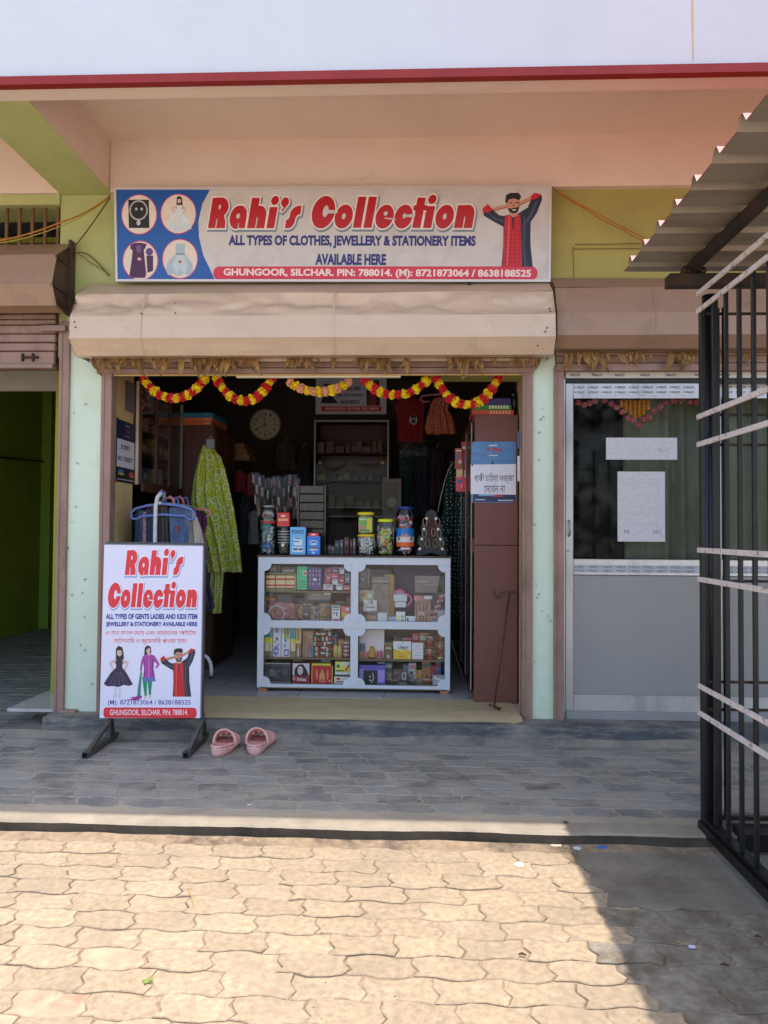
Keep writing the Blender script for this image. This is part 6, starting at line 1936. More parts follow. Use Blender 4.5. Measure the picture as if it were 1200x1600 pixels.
# long low display case along the left wall
XG = -1.86
lowz = gzc(378, 895, XG)
lc = thing('display_case', 'low dark glazed display case running back along the left wall', 'display case', (XG - .2, 1.6, ZF))
def lcb(name, m, a, b, bev=.002): k = MB(m); k.box(a, b, bev); return k.build(name, lc)
ye = gx(378, XG)
lcb('body', m_wood, (XG - .4, .55, ZF + .1), (XG - .012, ye, 1.15)); lcb('plinth', m_black, (XG - .38, .6, ZF + .001), (XG - .04, ye - .02, ZF + .099))
for z in (ZF + .1, ZF + .42, 1.12):
    lcb('rail', m_wood, (XG - .011, .55, z), (XG + .012, ye, z + .035))
for i in range(5):
    y = .55 + (ye - .55) * i / 4
    lcb('stile', m_wood, (XG - .010, y - .02, ZF + .136), (XG + .011, y + .02, 1.119))
lcb('glass_pane', glass_mat('dark_glass', (.5, .5, .5), 1.0), (XG - .006, .56, ZF + .14), (XG - .002, ye - .03, 1.118), 0)

# ---- clothes
def cloth(name, outline, Y, m, folds=7, amp=.02, thick=.05, parent=None, nv=40, nu=44, seed=1, hem=.01):
    """hanging garment: outline = list of (z-fraction row pixels) [(py, px_left, px_right)], closed front and back with folds"""
    rows = outline
    def edge(v, side):
        t = v * (len(rows) - 1); i = min(int(t), len(rows) - 2); f = t - i
        f = f * f * (3 - 2 * f) * .5 + f * .5
        r0, r1 = rows[i], rows[i + 1]
        py = r0[0] + (r1[0] - r0[0]) * (t - i)
        return py, r0[1 + side] + (r1[1 + side] - r0[1 + side]) * f
    def pt(u, v, s):
        cr_ = .35 * amp * noise.noise(Vector((u * 11 + v * 4, v * 9 - u * 5, seed * 3.3)))
        py, xl = edge(v, 0); _, xr = edge(v, 1)
        p = at(xl + (xr - xl) * u, py + (hem * 200 * noise.noise(Vector((u * 4, seed, 0))) * max(0, v - .9) * 10 if hem else 0), Y)
        ph = noise.noise(Vector((seed * 3.1, v * 1.5, 0))) * 1.4
        fo = amp * (.35 + .65 * v) * (sin(folds * pi * u + ph) + .5 * sin(folds * 2.3 * u * pi + ph * 2 + 1)) 
        fo += amp * .8 * noise.noise(Vector((u * 5, v * 7, seed * 7)))
        fo += cr_ + .2 * amp * noise.noise(Vector((u * 26, v * 12, seed)))
        bul = thick * sin(pi * min(1, max(0, u))) ** .6 * .5
        return Vector((p.x, Y + (-bul if s < 0 else bul) + fo, p.z))
    k = MB(m)
    k.grid(lambda u, v: pt(u, 1 - v, -1), nu, nv)
    k.grid(lambda u, v: pt(1 - u, 1 - v, 1), nu, nv)
    return k.build(name, parent)


def ring_fabric():
    m = mat('green_ring_fabric', rgb(158, 168, 40), rough=.75, var=.14, scale=8, bump=.5, bscale=60)
    nt = m.node_tree; L = nt.links.new
    b = nt.nodes['Principled BSDF']
    old = b.inputs['Base Color'].links[0].from_socket
    g = nt.nodes.new('ShaderNodeNewGeometry')
    last = old
    for sc, lo, hi, col, rnd_ in ((13, .28, .36, rgb(202, 206, 160), .6), (13, .13, .18, rgb(120, 150, 130), .6), (22, .30, .37, rgb(206, 208, 120), .9)):
        vo = nt.nodes.new('ShaderNodeTexVoronoi'); vo.inputs['Scale'].default_value = sc; vo.inputs['Randomness'].default_value = rnd_
        vo.voronoi_dimensions = '2D'
        sx = nt.nodes.new('ShaderNodeSeparateXYZ'); cx = nt.nodes.new('ShaderNodeCombineXYZ')
        L(g.outputs['Position'], sx.inputs[0]); L(sx.outputs[0], cx.inputs[0]); L(sx.outputs[2], cx.inputs[1])
        L(cx.outputs[0], vo.inputs['Vector'])
        c1 = nt.nodes.new('ShaderNodeMath'); c1.operation = 'GREATER_THAN'; c1.inputs[1].default_value = lo
        c2 = nt.nodes.new('ShaderNodeMath'); c2.operation = 'LESS_THAN'; c2.inputs[1].default_value = hi
        c3 = nt.nodes.new('ShaderNodeMath'); c3.operation = 'MULTIPLY'
        L(vo.outputs['Distance'], c1.inputs[0]); L(vo.outputs['Distance'], c2.inputs[0]); L(c1.outputs[0], c3.inputs[0]); L(c2.outputs[0], c3.inputs[1])
        mx = nt.nodes.new('ShaderNodeMix'); mx.data_type = 'RGBA'
        L(c3.outputs[0], mx.inputs[0]); L(last, mx.inputs[6]); mx.inputs[7].default_value = (*col, 1)
        last = mx.outputs[2]
    L(last, b.inputs['Base Color'])
    return m


def dots_fabric(name, base, dot, sc=26, th=.16):
    m = mat(name, base, rough=.8, var=.15, scale=8)
    nt = m.node_tree; L = nt.links.new
    b = nt.nodes['Principled BSDF']; old = b.inputs['Base Color'].links[0].from_socket
    g = nt.nodes.new('ShaderNodeNewGeometry')
    vo = nt.nodes.new('ShaderNodeTexVoronoi'); vo.inputs['Scale'].default_value = sc; vo.voronoi_dimensions = '2D'; vo.inputs['Randomness'].default_value = .5
    sx = nt.nodes.new('ShaderNodeSeparateXYZ'); cx = nt.nodes.new('ShaderNodeCombineXYZ')
    L(g.outputs['Position'], sx.inputs[0]); L(sx.outputs[0], cx.inputs[0]); L(sx.outputs[2], cx.inputs[1]); L(cx.outputs[0], vo.inputs['Vector'])
    c = nt.nodes.new('ShaderNodeMath'); c.operation = 'LESS_THAN'; c.inputs[1].default_value = th
    L(vo.outputs['Distance'], c.inputs[0])
    mx = nt.nodes.new('ShaderNodeMix'); mx.data_type = 'RGBA'
    L(c.outputs[0], mx.inputs[0]); L(old, mx.inputs[6]); mx.inputs[7].default_value = (*dot, 1)
    L(mx.outputs[2], b.inputs['Base Color'])
    return m


YK_ = 1.0
kur = thing('tunic', 'lime green tunic printed with rings on a hanger in the doorway', 'tunic', at(345, 890, YK_))
cloth('tunic_cloth', [(697, 318, 328), (704, 313, 337), (716, 309, 346), (735, 305, 352), (760, 300, 358), (780, 297, 362), (800, 300, 366), (830, 310, 370), (862, 319, 375), (894, 326, 378)], YK_, ring_fabric(), folds=7, amp=.020, thick=.09, parent=kur, seed=2, nu=70, nv=60)
cloth('trousers', [(880, 328, 352), (920, 329, 348), (958, 330, 346)], YK_ + .02, dots_fabric('lime_check', rgb(170, 178, 90), rgb(220, 222, 170), 45, .2), folds=4, amp=.01, thick=.05, parent=kur, seed=5, hem=0)
k = MB(m_trim)
p = at(325, 697, YK_)
k.tube([p, p + Vector((.005, 0, .05)), p + Vector((.012, 0, .075)), p + Vector((.03, 0, .07)), p + Vector((.035, 0, .05))], .003, 6); k.tube([at(316, 706, YK_), at(325, 697, YK_), at(338, 710, YK_)], .006, 6)
k.build('hanger', kur)
k = MB(pc(110, 116, 124)); a = at(322, 700, YK_ - .055); b_ = at(335, 686, YK_ - .055); k.box((a.x, a.y, a.z), (b_.x, a.y + .003, b_.z)); k.build('tag', kur)
k = MB(m_black); a = at(282, 770, 1.5); 
# clothes rack near the door
YR = 0.14
rk = thing('clothes_rack', 'white tube clothes rack standing behind the portrait sign', 'clothes rack', Vector((at(245, 1090, YR).x, YR, ZF)))
m_wt = mat('white_tube', rgb(206, 206, 206), rough=.35, var=.05, dirt=rgb(120, 110, 100), damt=.5, dscale=12)
pt = [at(242, 1080, YR), at(242, 900, YR), at(242.5, 820, YR), at(243.5, 790, YR), at(246, 777, YR), at(251, 771, YR + .02), at(256, 775, YR + .1), at(258, 790, YR + .16), at(258, 850, YR + .2)]
pt[0].z = ZF
k = MB(m_wt); k.tube(pt, .0135, 10); k.build('end_frame', rk)
k = MB(m_wt); k.tube([at(249, 786, YR + .0), at(249, 786, YR) + Vector((-.0, 1.1, 0))], .010, 8); k.build('hanging_rail', rk)
a = at(313, 1023, .62)
k = MB(m_wt); L0 = [at(306, 1023, .6), at(316, 1023, .6), at(324, 1027, .6), at(329, 1036, .6), at(330, 1046, .6), at(330, 1056, .6)]
k.tube(L0, .013, 10); k.build('leg', rk)
k = MB(m_wt); k.tube([L0[0], at(290, 1023, .55), Vector((pt[1].x, YR, ZF + .3))], .011, 8); k.build('base_rail', rk)
k = MB(m_black); k.tube([L0[-1], L0[-1] + Vector((0, 0, -.02))], .015, 10); k.build('foot_cap', rk)
m_hb = mat('blue_hanger', rgb(96, 118, 176), rough=.4, var=.05)
m_hp = mat('pink_hanger', rgb(214, 130, 130), rough=.4, var=.05)
denim = mat('denim', rgb(84, 106, 140), rough=.9, var=.35, scale=14, bump=.8, bscale=300, dirt=rgb(140, 158, 178), damt=.8, dscale=7, stretch=(2, 1, .6))
denim2 = mat('dark_denim', rgb(52, 66, 98), rough=.9, var=.3, scale=14, bump=.8, bscale=300, dirt=rgb(120, 130, 150), damt=.7, dscale=9, stretch=(3, 1, .5))
def hanger_loop(t, m, pl, pr, pyt, pyb, Y, r=.009):
    cxm = (pl + pr) / 2
    c = [(cxm, pyt), (cxm + (pr - cxm) * .5, pyt + 3), (pr - 6, pyt + 8), (pr, pyt + 14), (pr - 1, pyb), (pr - 8, pyb + 1), (pr - 16, pyb - 5), (cxm, pyb - 7), (pl + 16, pyb - 4), (pl + 8, pyb), (pl + 1, pyb - 1), (pl, pyt + 14), (pl + 6, pyt + 8), (cxm - (cxm - pl) * .5, pyt + 3)]
    k = MB(m); k.tube([at(x, y, Y) for x, y in c], r, 8, closed=True)
    k.tube([at(cxm, pyt + 1, Y), at(cxm + 1, pyt - 8, Y), at(cxm + 4, pyt - 17, Y), at(cxm - 2, pyt - 21, Y), at(cxm - 7, pyt - 17, Y)], .004, 6)
    k.build('hanger', t)
h1 = thing('jeans', 'washed blue jeans on the blue hanger nearest the doorway', 'jeans', at(255, 860, .22), 'clothes on the white rack')
hanger_loop(h1, m_hb, 205, 304, 787, 811, .16)
cloth('jeans_leg', [(797, 214, 246), (820, 213, 245), (860, 212, 245), (960, 216, 243)], .22, denim2, folds=6, amp=.008, thick=.04, parent=h1, seed=3, hem=0)
cloth('jeans_leg', [(793, 264, 300), (820, 264, 297), (860, 265, 294), (960, 268, 292)], .20, denim, folds=5, amp=.007, thick=.04, parent=h1, seed=4, hem=0)
k = MB(pc(120, 24, 40)); a = at(272, 833, .165); b_ = at(281, 821, .165)
k.add([(a.x, .165, b_.z), ((a.x + b_.x) / 2, .163, a.z), (b_.x, .165, b_.z - .005)], [(0, 1, 2)]); k.build('patch', h1)
k = MB(mat('braid', rgb(150, 110, 110), var=.9, scale=120)); a = at(223, 860, .185); b_ = at(229, 800, .185); k.box((a.x, .18, a.z), (b_.x, .187, b_.z)); k.build('side_stripe', h1)
h2 = thing('trousers', 'grey-black striped trousers hanging between the two jeans legs', 'trousers', at(255, 860, .18), 'clothes on the white rack')
cloth('trouser_leg', [(776, 247, 257), (790, 246, 262), (860, 246, 264), (940, 247, 264)], .19, mat('striped_black', rgb(66, 62, 60), rough=.8, var=.8, scale=40, stretch=(6, 1, .1)), folds=6, amp=.008, thick=.04, parent=h2, seed=8, hem=0)
h3 = thing('shirt', 'cream cotton shirt on the rack next to the jeans', 'shirt', at(303, 880, .3), 'clothes on the white rack')
cloth('shirt_cloth', [(803, 296, 303), (810, 291, 309), (830, 290, 315), (860, 290, 321), (910, 292, 319)], .30, mat('cream_cotton', rgb(196, 188, 170), rough=.9, var=.12, scale=8, bump=.4, bscale=200), folds=5, amp=.014, thick=.06, parent=h3, seed=6, hem=0)
h4 = thing('blouse', 'purple blouse on a pink hanger at the right of the rack', 'blouse', at(315, 830, .5), 'clothes on the white rack')
cloth('blouse_cloth', [(798, 306, 318), (806, 302, 325), (820, 303, 324), (834, 306, 321)], .5, mat('purple_cloth', rgb(74, 24, 60), rough=.8, var=.2), folds=4, amp=.012, thick=.05, parent=h4, seed=7, hem=0)
k = MB(m_hp); k.tube([at(x, y, .46) for x, y in ((304, 795), (318, 795), (327, 799), (328, 804), (322, 808))], .008, 8); k.build('hanger', h4)
h5 = thing('dupatta', 'mauve scarf trailing below the purple blouse', 'scarf', at(320, 868, .4), 'clothes on the white rack')
cloth('scarf_cloth', [(815, 305, 312), (850, 312, 322), (869, 315, 326)], .4, mat('mauve_satin', rgb(150, 92, 124), rough=.4, var=.2), folds=3, amp=.008, thick=.03, parent=h5, seed=9, hem=0)
h6 = thing('jeans', 'second blue hanger with denim farther back on the rack', 'jeans', at(295, 860, .6), 'clothes on the white rack')
hanger_loop(h6, m_hb, 236, 312, 800, 819, .55, .008)
cloth('jeans_leg', [(808, 282, 308), (880, 284, 306), (960, 286, 304)], .6, denim2, folds=5, amp=.008, thick=.04, parent=h6, seed=12, hem=0)
h7 = thing('dress', 'navy dress hanging low between the rack and the lime trousers', 'dress', at(322, 950, .7), 'clothes on the white rack')
cloth('dress_cloth', [(880, 312, 324), (910, 314, 328), (948, 314, 336), (962, 314, 320)], .7, mat('navy_cloth', rgb(44, 46, 66), rough=.8), folds=4, amp=.01, thick=.04, parent=h7, seed=13, hem=0)
for i, (px, m, lb) in enumerate(((266, m_hp, 'front'), (281, m_hp, 'rear'))):
    t = thing('hanger', lb + ' pink padded hanger end showing above the rack rail', 'hanger', at(px, 785, .5 + .3 * i), 'padded hangers on the rack')
    k = MB(m); k.tube([at(px - 4, 779, .5 + .3 * i), at(px, 776, .5 + .3 * i), at(px + 5, 781, .5 + .3 * i), at(px + 6, 790, .5 + .3 * i)], .011, 8); k.build('pad', t)
    k = MB(m_hb); k.tube([at(px + 4, 779, .5 + .3 * i), at(px + 10, 777, .52 + .3 * i), at(px + 13, 785, .52 + .3 * i), at(px + 13, 800, .52 + .3 * i)], .007, 8); k.build('loop', t)
for i, (x0, x1, xb0, xb1, y0_, Y, c, lb) in enumerate(((210, 232, 209, 236, 798, .34, (58, 70, 92), 'dark faded denim bunched at the far left of the rack'), (226, 250, 226, 252, 792, .42, (120, 60, 70), 'wine red print dress squeezed behind the first jeans'), (262, 290, 262, 292, 790, .50, (60, 66, 80), 'slate denim squeezed behind the patched jeans leg'), (284, 306, 284, 312, 796, .45, (190, 170, 160), 'pinkish white top crammed beside the cream shirt'), (298, 314, 298, 322, 806, .62, (60, 40, 70), 'violet kurta at the far right of the rack'))):
    t = thing('garment', lb, 'garment', at((x0 + x1) / 2, 860, Y), 'clothes on the white rack')
    cloth('cloth', [(y0_, x0 + 6, x1 - 6), (y0_ + 7, x0, x1), (860, xb0, xb1), (940, xb0 - 2, xb1 + 2)], Y, mat('rack_cloth_%d' % i, rgb(*c), rough=.85, var=.5, scale=30, bump=.6, bscale=160, dirt=rgb(*[min(255, v + 70) for v in c]), damt=.8, dscale=16), folds=6, amp=.014, thick=.05, parent=t, seed=70 + i, hem=0)
# small children's clothes hanging farther in at the left
for i, (x0, x1, y0_, y1_, c, lb) in enumerate(((365, 384, 735, 768, (110, 20, 26), 'dark red top hanging behind the green tunic'), (384, 396, 740, 775, (130, 50, 40), 'rust coloured top hanging next to the dark red one'), (388, 404, 798, 850, (150, 150, 156), 'grey and blue baby suit hanging by the counter'), (388, 402, 815, 842, (120, 16, 24), 'crimson shorts hanging behind the sweet jars'))):
    t = thing('child_garment', lb, 'garment', at((x0 + x1) / 2, y1_, 1.9 + .1 * i), 'children clothes hanging at the left')
    cloth('cloth', [(y0_, (x0 + x1) / 2 - 3, (x0 + x1) / 2 + 3), (y0_ + 6, x0, x1), ((y0_ + y1_) / 2, x0 + 1, x1 - 1), (y1_, x0 - 1, x1 + 1)], 1.9 + .1 * i, pc(*c, .8), folds=4, amp=.012, thick=.05, parent=t, seed=20 + i, nv=12, nu=12)
# packets of bangles and beads hanging at the left of the counter
rnd = random.Random(77)
for i in range(9):
    x = 400 + i * 8 + rnd.uniform(-2, 2); w = rnd.uniform(5, 9); y0_ = rnd.uniform(734, 750); Y = 1.15 + .06 * (i % 4)
    y1_ = y0_ + rnd.uniform(50, 72)
    t = thing('hanging_packet', ('first', 'second', 'third', 'fourth', 'fifth', 'sixth', 'seventh', 'eighth', 'ninth')[i] + ' hanging packet from the left in the cluster above the sweet jars', 'packet', at(x, y1_, Y), 'packets hanging above the counter')
    tl = rnd.uniform(-3, 3)
    k = MB(glass_mat('dark_bag_plastic', (.9, .9, .9), .5, .12, .025) if 'dark_bag_plastic' not in MATS else MATS['dark_bag_plastic']); A, B, C, D = at(x - w, y1_, Y), at(x + w, y1_, Y), at(x + w + tl, y0_, Y), at(x - w + tl, y0_, Y)
    k.grid(lambda u, v: (A.lerp(B, u)).lerp(D.lerp(C, u), v) + Vector((0, -.01 * sin(pi * u) * sin(pi * v) - .004, 0)), 5, 6); k.build('plastic_bag', t)
    k = MB()
    for j in range(4):
        c = rnd.choice([(150, 60, 60), (190, 180, 176), (120, 96, 96), (110, 90, 84), (170, 130, 130)])
        k.use(pc(*c)); u0 = rnd.uniform(.1, .75); v0 = j * .24 + .03
        q = [(u0, v0), (u0 + .2, v0), (u0 + .2, v0 + .2), (u0, v0 + .2)]
        vs = [(A.lerp(B, u)).lerp(D.lerp(C, u), v) for u, v in q]
        k.add(vs + [p + Vector((0, .012, 0)) for p in vs], [(0, 1, 2, 3), (4, 7, 6, 5), (0, 4, 5, 1), (1, 5, 6, 2), (2, 6, 7, 3), (3, 7, 4, 0)])
    k.build('trinkets', t)

# wall clock
ck_ = at(415, 663.5, 3.27)
cl = thing('wall_clock', 'round cream wall clock on the dark back wall', 'clock', ck_)
R = 23 * 7.97 / F
k = MB(pc(214, 206, 180)); k.tube([ck_ + Vector((0, 0, 0)), ck_ + Vector((0, -.02, 0))], R * .95, 40, smooth=False); k.build('face', cl)
k = MB(pc(190, 180, 154)); k.tube([ck_ + Vector((R * cos(a), -.02, R * sin(a))) for a in [j * pi / 24 for j in range(48)]], .011, 8, closed=True); k.build('rim', cl)
P = Print(lambda u, v: ck_ + Vector((u * R, -.0205, v * R)), (0, -1, 0), .0004)
for h in range(1, 13):
    a = pi / 2 - h * pi / 6
    P.text('numeral#%d' % h, m_black, str(h), .72 * cos(a) - (.06 if h < 10 else .1), .72 * sin(a) - .09, .72 * cos(a) + (.06 if h < 10 else .1), .72 * sin(a) + .09, 1, .03)
P.build(cl)
def hand(name, ang, L, w, lay):
    k = MB(m_black); d = Vector((sin(ang), 0, cos(ang))); s = Vector((cos(ang), 0, -sin(ang))); o = ck_ + Vector((0, -.024 - lay * .002, 0))
    k.add([o - d * .02 - s * w, o - d * .02 + s * w, o + d * L + s * w * .5, o + d * L - s * w * .5], [(0, 1, 2, 3), (3, 2, 1, 0)]); k.build(name, cl)
hand('hour_hand', RAD(-10), R * .5, .005, 0); hand('minute_hand', RAD(240), R * .72, .004, 1); hand('second_hand', RAD(181), R * .7, .0015, 2)

# back glass shelf unit
YU = 2.75
A, B = at(489, 868, YU), at(608, 656, YU)
bu = thing('shelf_unit', 'glass-fronted shelf unit standing against the back wall', 'shelf unit', Vector(((A.x + B.x) / 2, YU, ZF)))
def bub(name, m, a, b, bev=.002): k = MB(m); k.box(a, b, bev); return k.build(name, bu)
m_fr = mat('dull_aluminium', rgb(150, 146, 138), rough=.4, metal=.5)
bub('back', m_wood, (A.x, YU + .35, ZF), (B.x, YU + .37, B.z)); bub('side', m_wood, (A.x, YU + .02, ZF), (A.x + .02, YU + .349, B.z)); bub('side', m_wood, (B.x - .02, YU + .02, ZF), (B.x, YU + .349, B.z))
bub('frame', m_fr, (A.x, YU, B.z - .02), (B.x, YU + .019, B.z)); bub('frame', m_fr, (A.x, YU, ZF + .1), (A.x + .016, YU + .018, B.z - .021)); bub('frame', m_fr, (B.x - .016, YU, ZF + .1), (B.x, YU + .018, B.z - .021))
bub('sliding_glass', glass_mat('shelf_glass', (.92, .92, .92), .12), (A.x + .017, YU + .004, ZF + .1), (B.x - .017, YU + .008, B.z - .021), 0)
for py in (706, 750, 792, 806):
    z = at(540, py, YU).z; bub('shelf', m_fr if py > 780 else m_wood, (A.x + .021, YU + .03, z - .012), (B.x - .021, YU + .345, z))
for px in (500, 598):
    k = MB(pc(190, 160, 40)); p = at(px, 723, YU - .003); k.tube([p, p + Vector((0, -.006, 0))], .018, 12); k.build('sticker', bu)
rnd = random.Random(5)
n_ = 0
for py, c0, cc in ((706, 'upper', [(110, 80, 60), (120, 90, 84), (130, 110, 90)]), (750, 'middle', [(120, 120, 120), (140, 120, 60), (100, 60, 60), (60, 60, 70)]), (792, 'lower', [(70, 70, 70), (120, 110, 80), (60, 50, 44)])):
    px = 495
    z = at(540, py, YU).z; i = 0
    while px < 598:
        w = rnd.uniform(6, 15); h = rnd.uniform(8, 20) if py != 750 else rnd.uniform(6, 14)
        x0, x1 = at(px, py, YU + .1).x, at(px + w, py, YU + .1).x
        box_thing('carton', '%s small box from the left on the %s shelf of the back unit' % (('first', 'second', 'third', 'fourth', 'fifth', 'sixth', 'seventh', 'eighth', 'ninth', 'tenth', 'eleventh', 'twelfth', 'thirteenth', 'fourteenth', 'fifteenth', 'sixteenth')[i], c0), 'carton', (x0, YU + .1, z + .001), (x1, YU + .2, z + h * 7.5 / F), pc(*rnd.choice(cc)), .003, 'boxes in the back shelf unit')
        px += w + rnd.uniform(.6, 3); i += 1
# framed panel leaning beside it
A, B = at(597, 830, 2.3), at(627, 748, 2.3)
fp = box_thing('framed_card', 'brown framed earring card panel standing behind the sweet jars', 'panel', (A.x, 2.3, A.z), (B.x, 2.32, B.z), pc(120, 106, 80), .002)
q = Print(lambda u, v: Vector((A.x + (B.x - A.x) * u, 2.3, A.z + (B.z - A.z) * v)), (0, -1, 0), .0005)
q.rect('picture', pc(96, 82, 66), .08, .3, .86, .95, 1); q.poly('picture', pc(150, 140, 120), ell(.5, .55, .25, .1, 14), 2); q.rect('picture', pc(60, 50, 40), .4, .38, .62, .44, 2); q.rect('picture', pc(140, 134, 120), .08, .04, .86, .26, 1)
q.build(fp)

# upper shop poster on the back wall
YP = 3.2
A, B = at(493, 647, YP), at(604, 591, YP)
up = thing('poster', 'small lit shop poster high on the back wall behind the peach garland', 'poster', Vector(((A.x + B.x) / 2, YP, A.z)))
k = MB(m_stand); k.box((A.x, YP, A.z), (B.x, YP + .01, B.z + .35)); k.build('sheet', up)
P = Print(lambda u, v: at(u, v, YP), (0, -1, 0), .0008)
P.text('lettering#1', sb2, 'AVAILABLE HERE', 527, 610, 564, 604, 1, .03)
P.text('lettering#2', sb2, '(M): 8721873064', 527, 621, 567, 615, 1, .03); P.text('lettering', sb2, '8638188525', 532, 631, 562, 625, 1, .03)
P.poly('band', sred, [(502, 635), (596, 635), (596, 642.5), (502, 642.5)], 1)
P.text('band_lettering', pc(240, 220, 226), 'GHUNGOOR, SILCHAR. PIN: 788014', 508, 641, 592, 636.5, 2, .03)
P.poly('girl_print', pc(30, 22, 40), [(506, 600), (516, 600), (519, 618), (528, 630), (501, 630), (505, 618)], 1)
P.poly('man_print', pc(30, 28, 44), [(572, 594), (592, 594), (594, 634), (573, 634)], 1); P.poly('man_print', pc(170, 24, 36), [(577, 596), (587, 596), (588, 634), (577, 634)], 2)
P.build(up)
# hanging small clothes: red T-shirt, orange blouse
ts = thing('t_shirt', 'dark red T-shirt with a small printed badge hanging right of the back poster', 'T-shirt', at(641, 690, 2.6))
cloth('shirt_cloth', [(622, 632, 650), (627, 620, 661), (634, 617, 665), (648, 620, 662), (690, 622, 661)], 2.6, pc(130, 14, 34, .8), folds=3, amp=.01, thick=.07, parent=ts, seed=31, hem=0)
P = Print(lambda u, v: at(u, v, 2.53), (0, -1, 0), .001)
P.poly('badge', pc(206, 200, 196), ell(646, 656, 6, 7.5, 16), 1); P.poly('badge', pc(30, 60, 40), [(642, 655), (650, 655), (649, 662), (643, 662)], 2); P.rect('badge', pc(24, 20, 24), 642, 649, 650, 654, 2)
P.build(ts)
bag = MB(MATS['bag_plastic']); bag.grid(lambda u, v: at(625 + 40 * u, 712 - 22 * v, 2.55), 6, 4); bag.build('plastic_sleeve', ts)
ob = thing('blouse', 'speckled orange sleeveless top on a pink hanger under the right garland', 'top', at(688, 680, 2.2))
cloth('blouse_cloth', [(622, 678, 700), (632, 673, 703), (640, 671, 702), (652, 667, 708), (668, 664, 712), (678, 666, 713)], 2.2, dots_fabric('speckled_orange', rgb(176, 84, 60), rgb(222, 160, 130), 60, .25), folds=8, amp=.014, thick=.06, parent=ob, seed=33)
k = MB(m_hp); k.tube([at(x, y, 2.17) for x, y in ((674, 617), (659, 619), (657, 624), (662, 628), (672, 627))], .009, 8); k.tube([at(x, y, 2.17) for x, y in ((674, 617), (690, 616), (701, 621))], .009, 8); k.build('hanger', ob)
# green dotted dress at the right
gd = thing('dress', 'long dark green dotted dress hanging beside the maroon wardrobe', 'dress', at(712, 880, 1.55))
cloth('dress_cloth', [(716, 708, 716), (724, 702, 722), (750, 698, 732), (785, 694, 735), (830, 688, 736), (880, 684, 737), (930, 690, 737), (965, 694, 737)], 1.55, dots_fabric('dark_green_dots', rgb(12, 40, 36), rgb(206, 222, 214), 30, .13), folds=6, amp=.03, thick=.1, parent=gd, seed=35)
k = MB(pc(210, 210, 206)); k.tube([at(x, y, 1.45) for x, y in ((709, 722), (701, 733), (695, 752), (689, 775), (684, 800))], .003, 6); k.build('piping', gd)
for i, (x0, y0_, x1, y1_, c, lb) in enumerate(((711, 700, 722, 732, (150, 70, 60), 'striped red packet hanging by the wardrobe'), (713, 722, 723, 744, (190, 170, 120), 'beige and blue packet below the striped red one'), (722, 690, 728, 765, (190, 50, 70), 'tall crimson packet hanging next to the wardrobe edge'), (712, 742, 729, 768, (206, 70, 90), 'pink packet lowest in the bunch by the wardrobe'))):
    carton('hanging_packet', lb, 'packet', x0, y0_, x1, y1_, .95 + .03 * i, c, [(.1, .1, .9, .16, (214, 206, 200)), (.15, .3, .6, .5, (60, 100, 150)), (.5, .6, .9, .75, (210, 180, 160))], depth=.01, group='packets hanging by the wardrobe')

# more garments and sachets crowding the dark back of the shop
for i, (x0, x1, y0_, y1_, Y, c, lb) in enumerate((
        (622, 646, 700, 800, 2.7, (26, 52, 54), 'dark teal frock hanging under the red T-shirt'),
        (646, 676, 694, 806, 2.75, (30, 30, 46), 'navy long frock hanging under the orange top'),
        (672, 694, 700, 790, 2.5, (44, 24, 30), 'dark wine garment hanging left of the dotted dress'),
        (344, 362, 712, 800, 2.2, (70, 30, 34), 'maroon garment behind the right side of the green tunic'),
        (372, 392, 772, 850, 2.3, (52, 56, 66), 'grey slate garment in the gap left of the counter'),
        (430, 462, 690, 735, 2.9, (62, 46, 44), 'brown folded cloth hanging below the wall clock'),
        (462, 486, 700, 760, 2.9, (40, 30, 34), 'black patterned cloth left of the back shelf unit'))):
    t = thing('hanging_garment', lb, 'garment', at((x0 + x1) / 2, y1_, Y), 'garments hanging in the back of the shop')
    cloth('cloth', [(y0_, (x0 + x1) / 2 - 3, (x0 + x1) / 2 + 3), (y0_ + 6, x0 + 2, x1 - 2), (y0_ + 22, x0, x1), ((y0_ + y1_) / 2, x0 + 3, x1 - 3), (y1_, x0 - 2, x1 + 3)], Y, dots_fabric('garment_%d' % i, rgb(*c), rgb(*[min(255, v * 2 + 40) for v in c]), 22 + 7 * i, .14), folds=5, amp=.02, thick=.08, parent=t, seed=50 + i, nv=20, nu=24)
    k = MB(m_trim); p = at((x0 + x1) / 2, y0_, Y); k.tube([p, p + Vector((.004, 0, .03)), p + Vector((.02, 0, .04)), p + Vector((.03, 0, .03))], .003, 6); k.build('hanger_hook', t)
rnd = random.Random(99)
nm_ = ['first', 'second', 'third', 'fourth', 'fifth', 'sixth', 'seventh', 'eighth', 'ninth', 'tenth', 'eleventh', 'twelfth', 'thirteenth', 'fourteenth']
px = 512
for i in range(11):
    w = rnd.uniform(4, 9); h = rnd.uniform(10, 30)
    c = rnd.choice([(90, 80, 76), (120, 112, 104), (70, 60, 58), (130, 96, 80), (96, 100, 108), (150, 140, 130), (110, 60, 60)])
    a, b = at(px, 868, YC + .36), at(px + w, 868 - h, YC + .36)
    t = box_thing('sachet_box', nm_[i] + ' small packet from the left among the dim stock behind the countertop', 'packet', (a.x, YC + .36, ZT), (b.x, YC + .40, ZT + (b.z - a.z)), pc(*c), .003, 'dim packets behind the countertop')
    q = Print(lambda u, v, a=a, b=b: Vector((a.x + (b.x - a.x) * u, YC + .36, ZT + (b.z - a.z) * v)), (0, -1, 0), .0004)
    q.rect('print', pc(*[min(255, v + 60) for v in c]), .2, .55, .8, .75, 1); q.rect('print', pc(*[v // 2 for v in c]), .15, .2, .7, .4, 1); q.build(t)
    px += w + rnd.uniform(-.5, 1.2)
    if 552 < px < 590: px = 590
    if px > 612: break

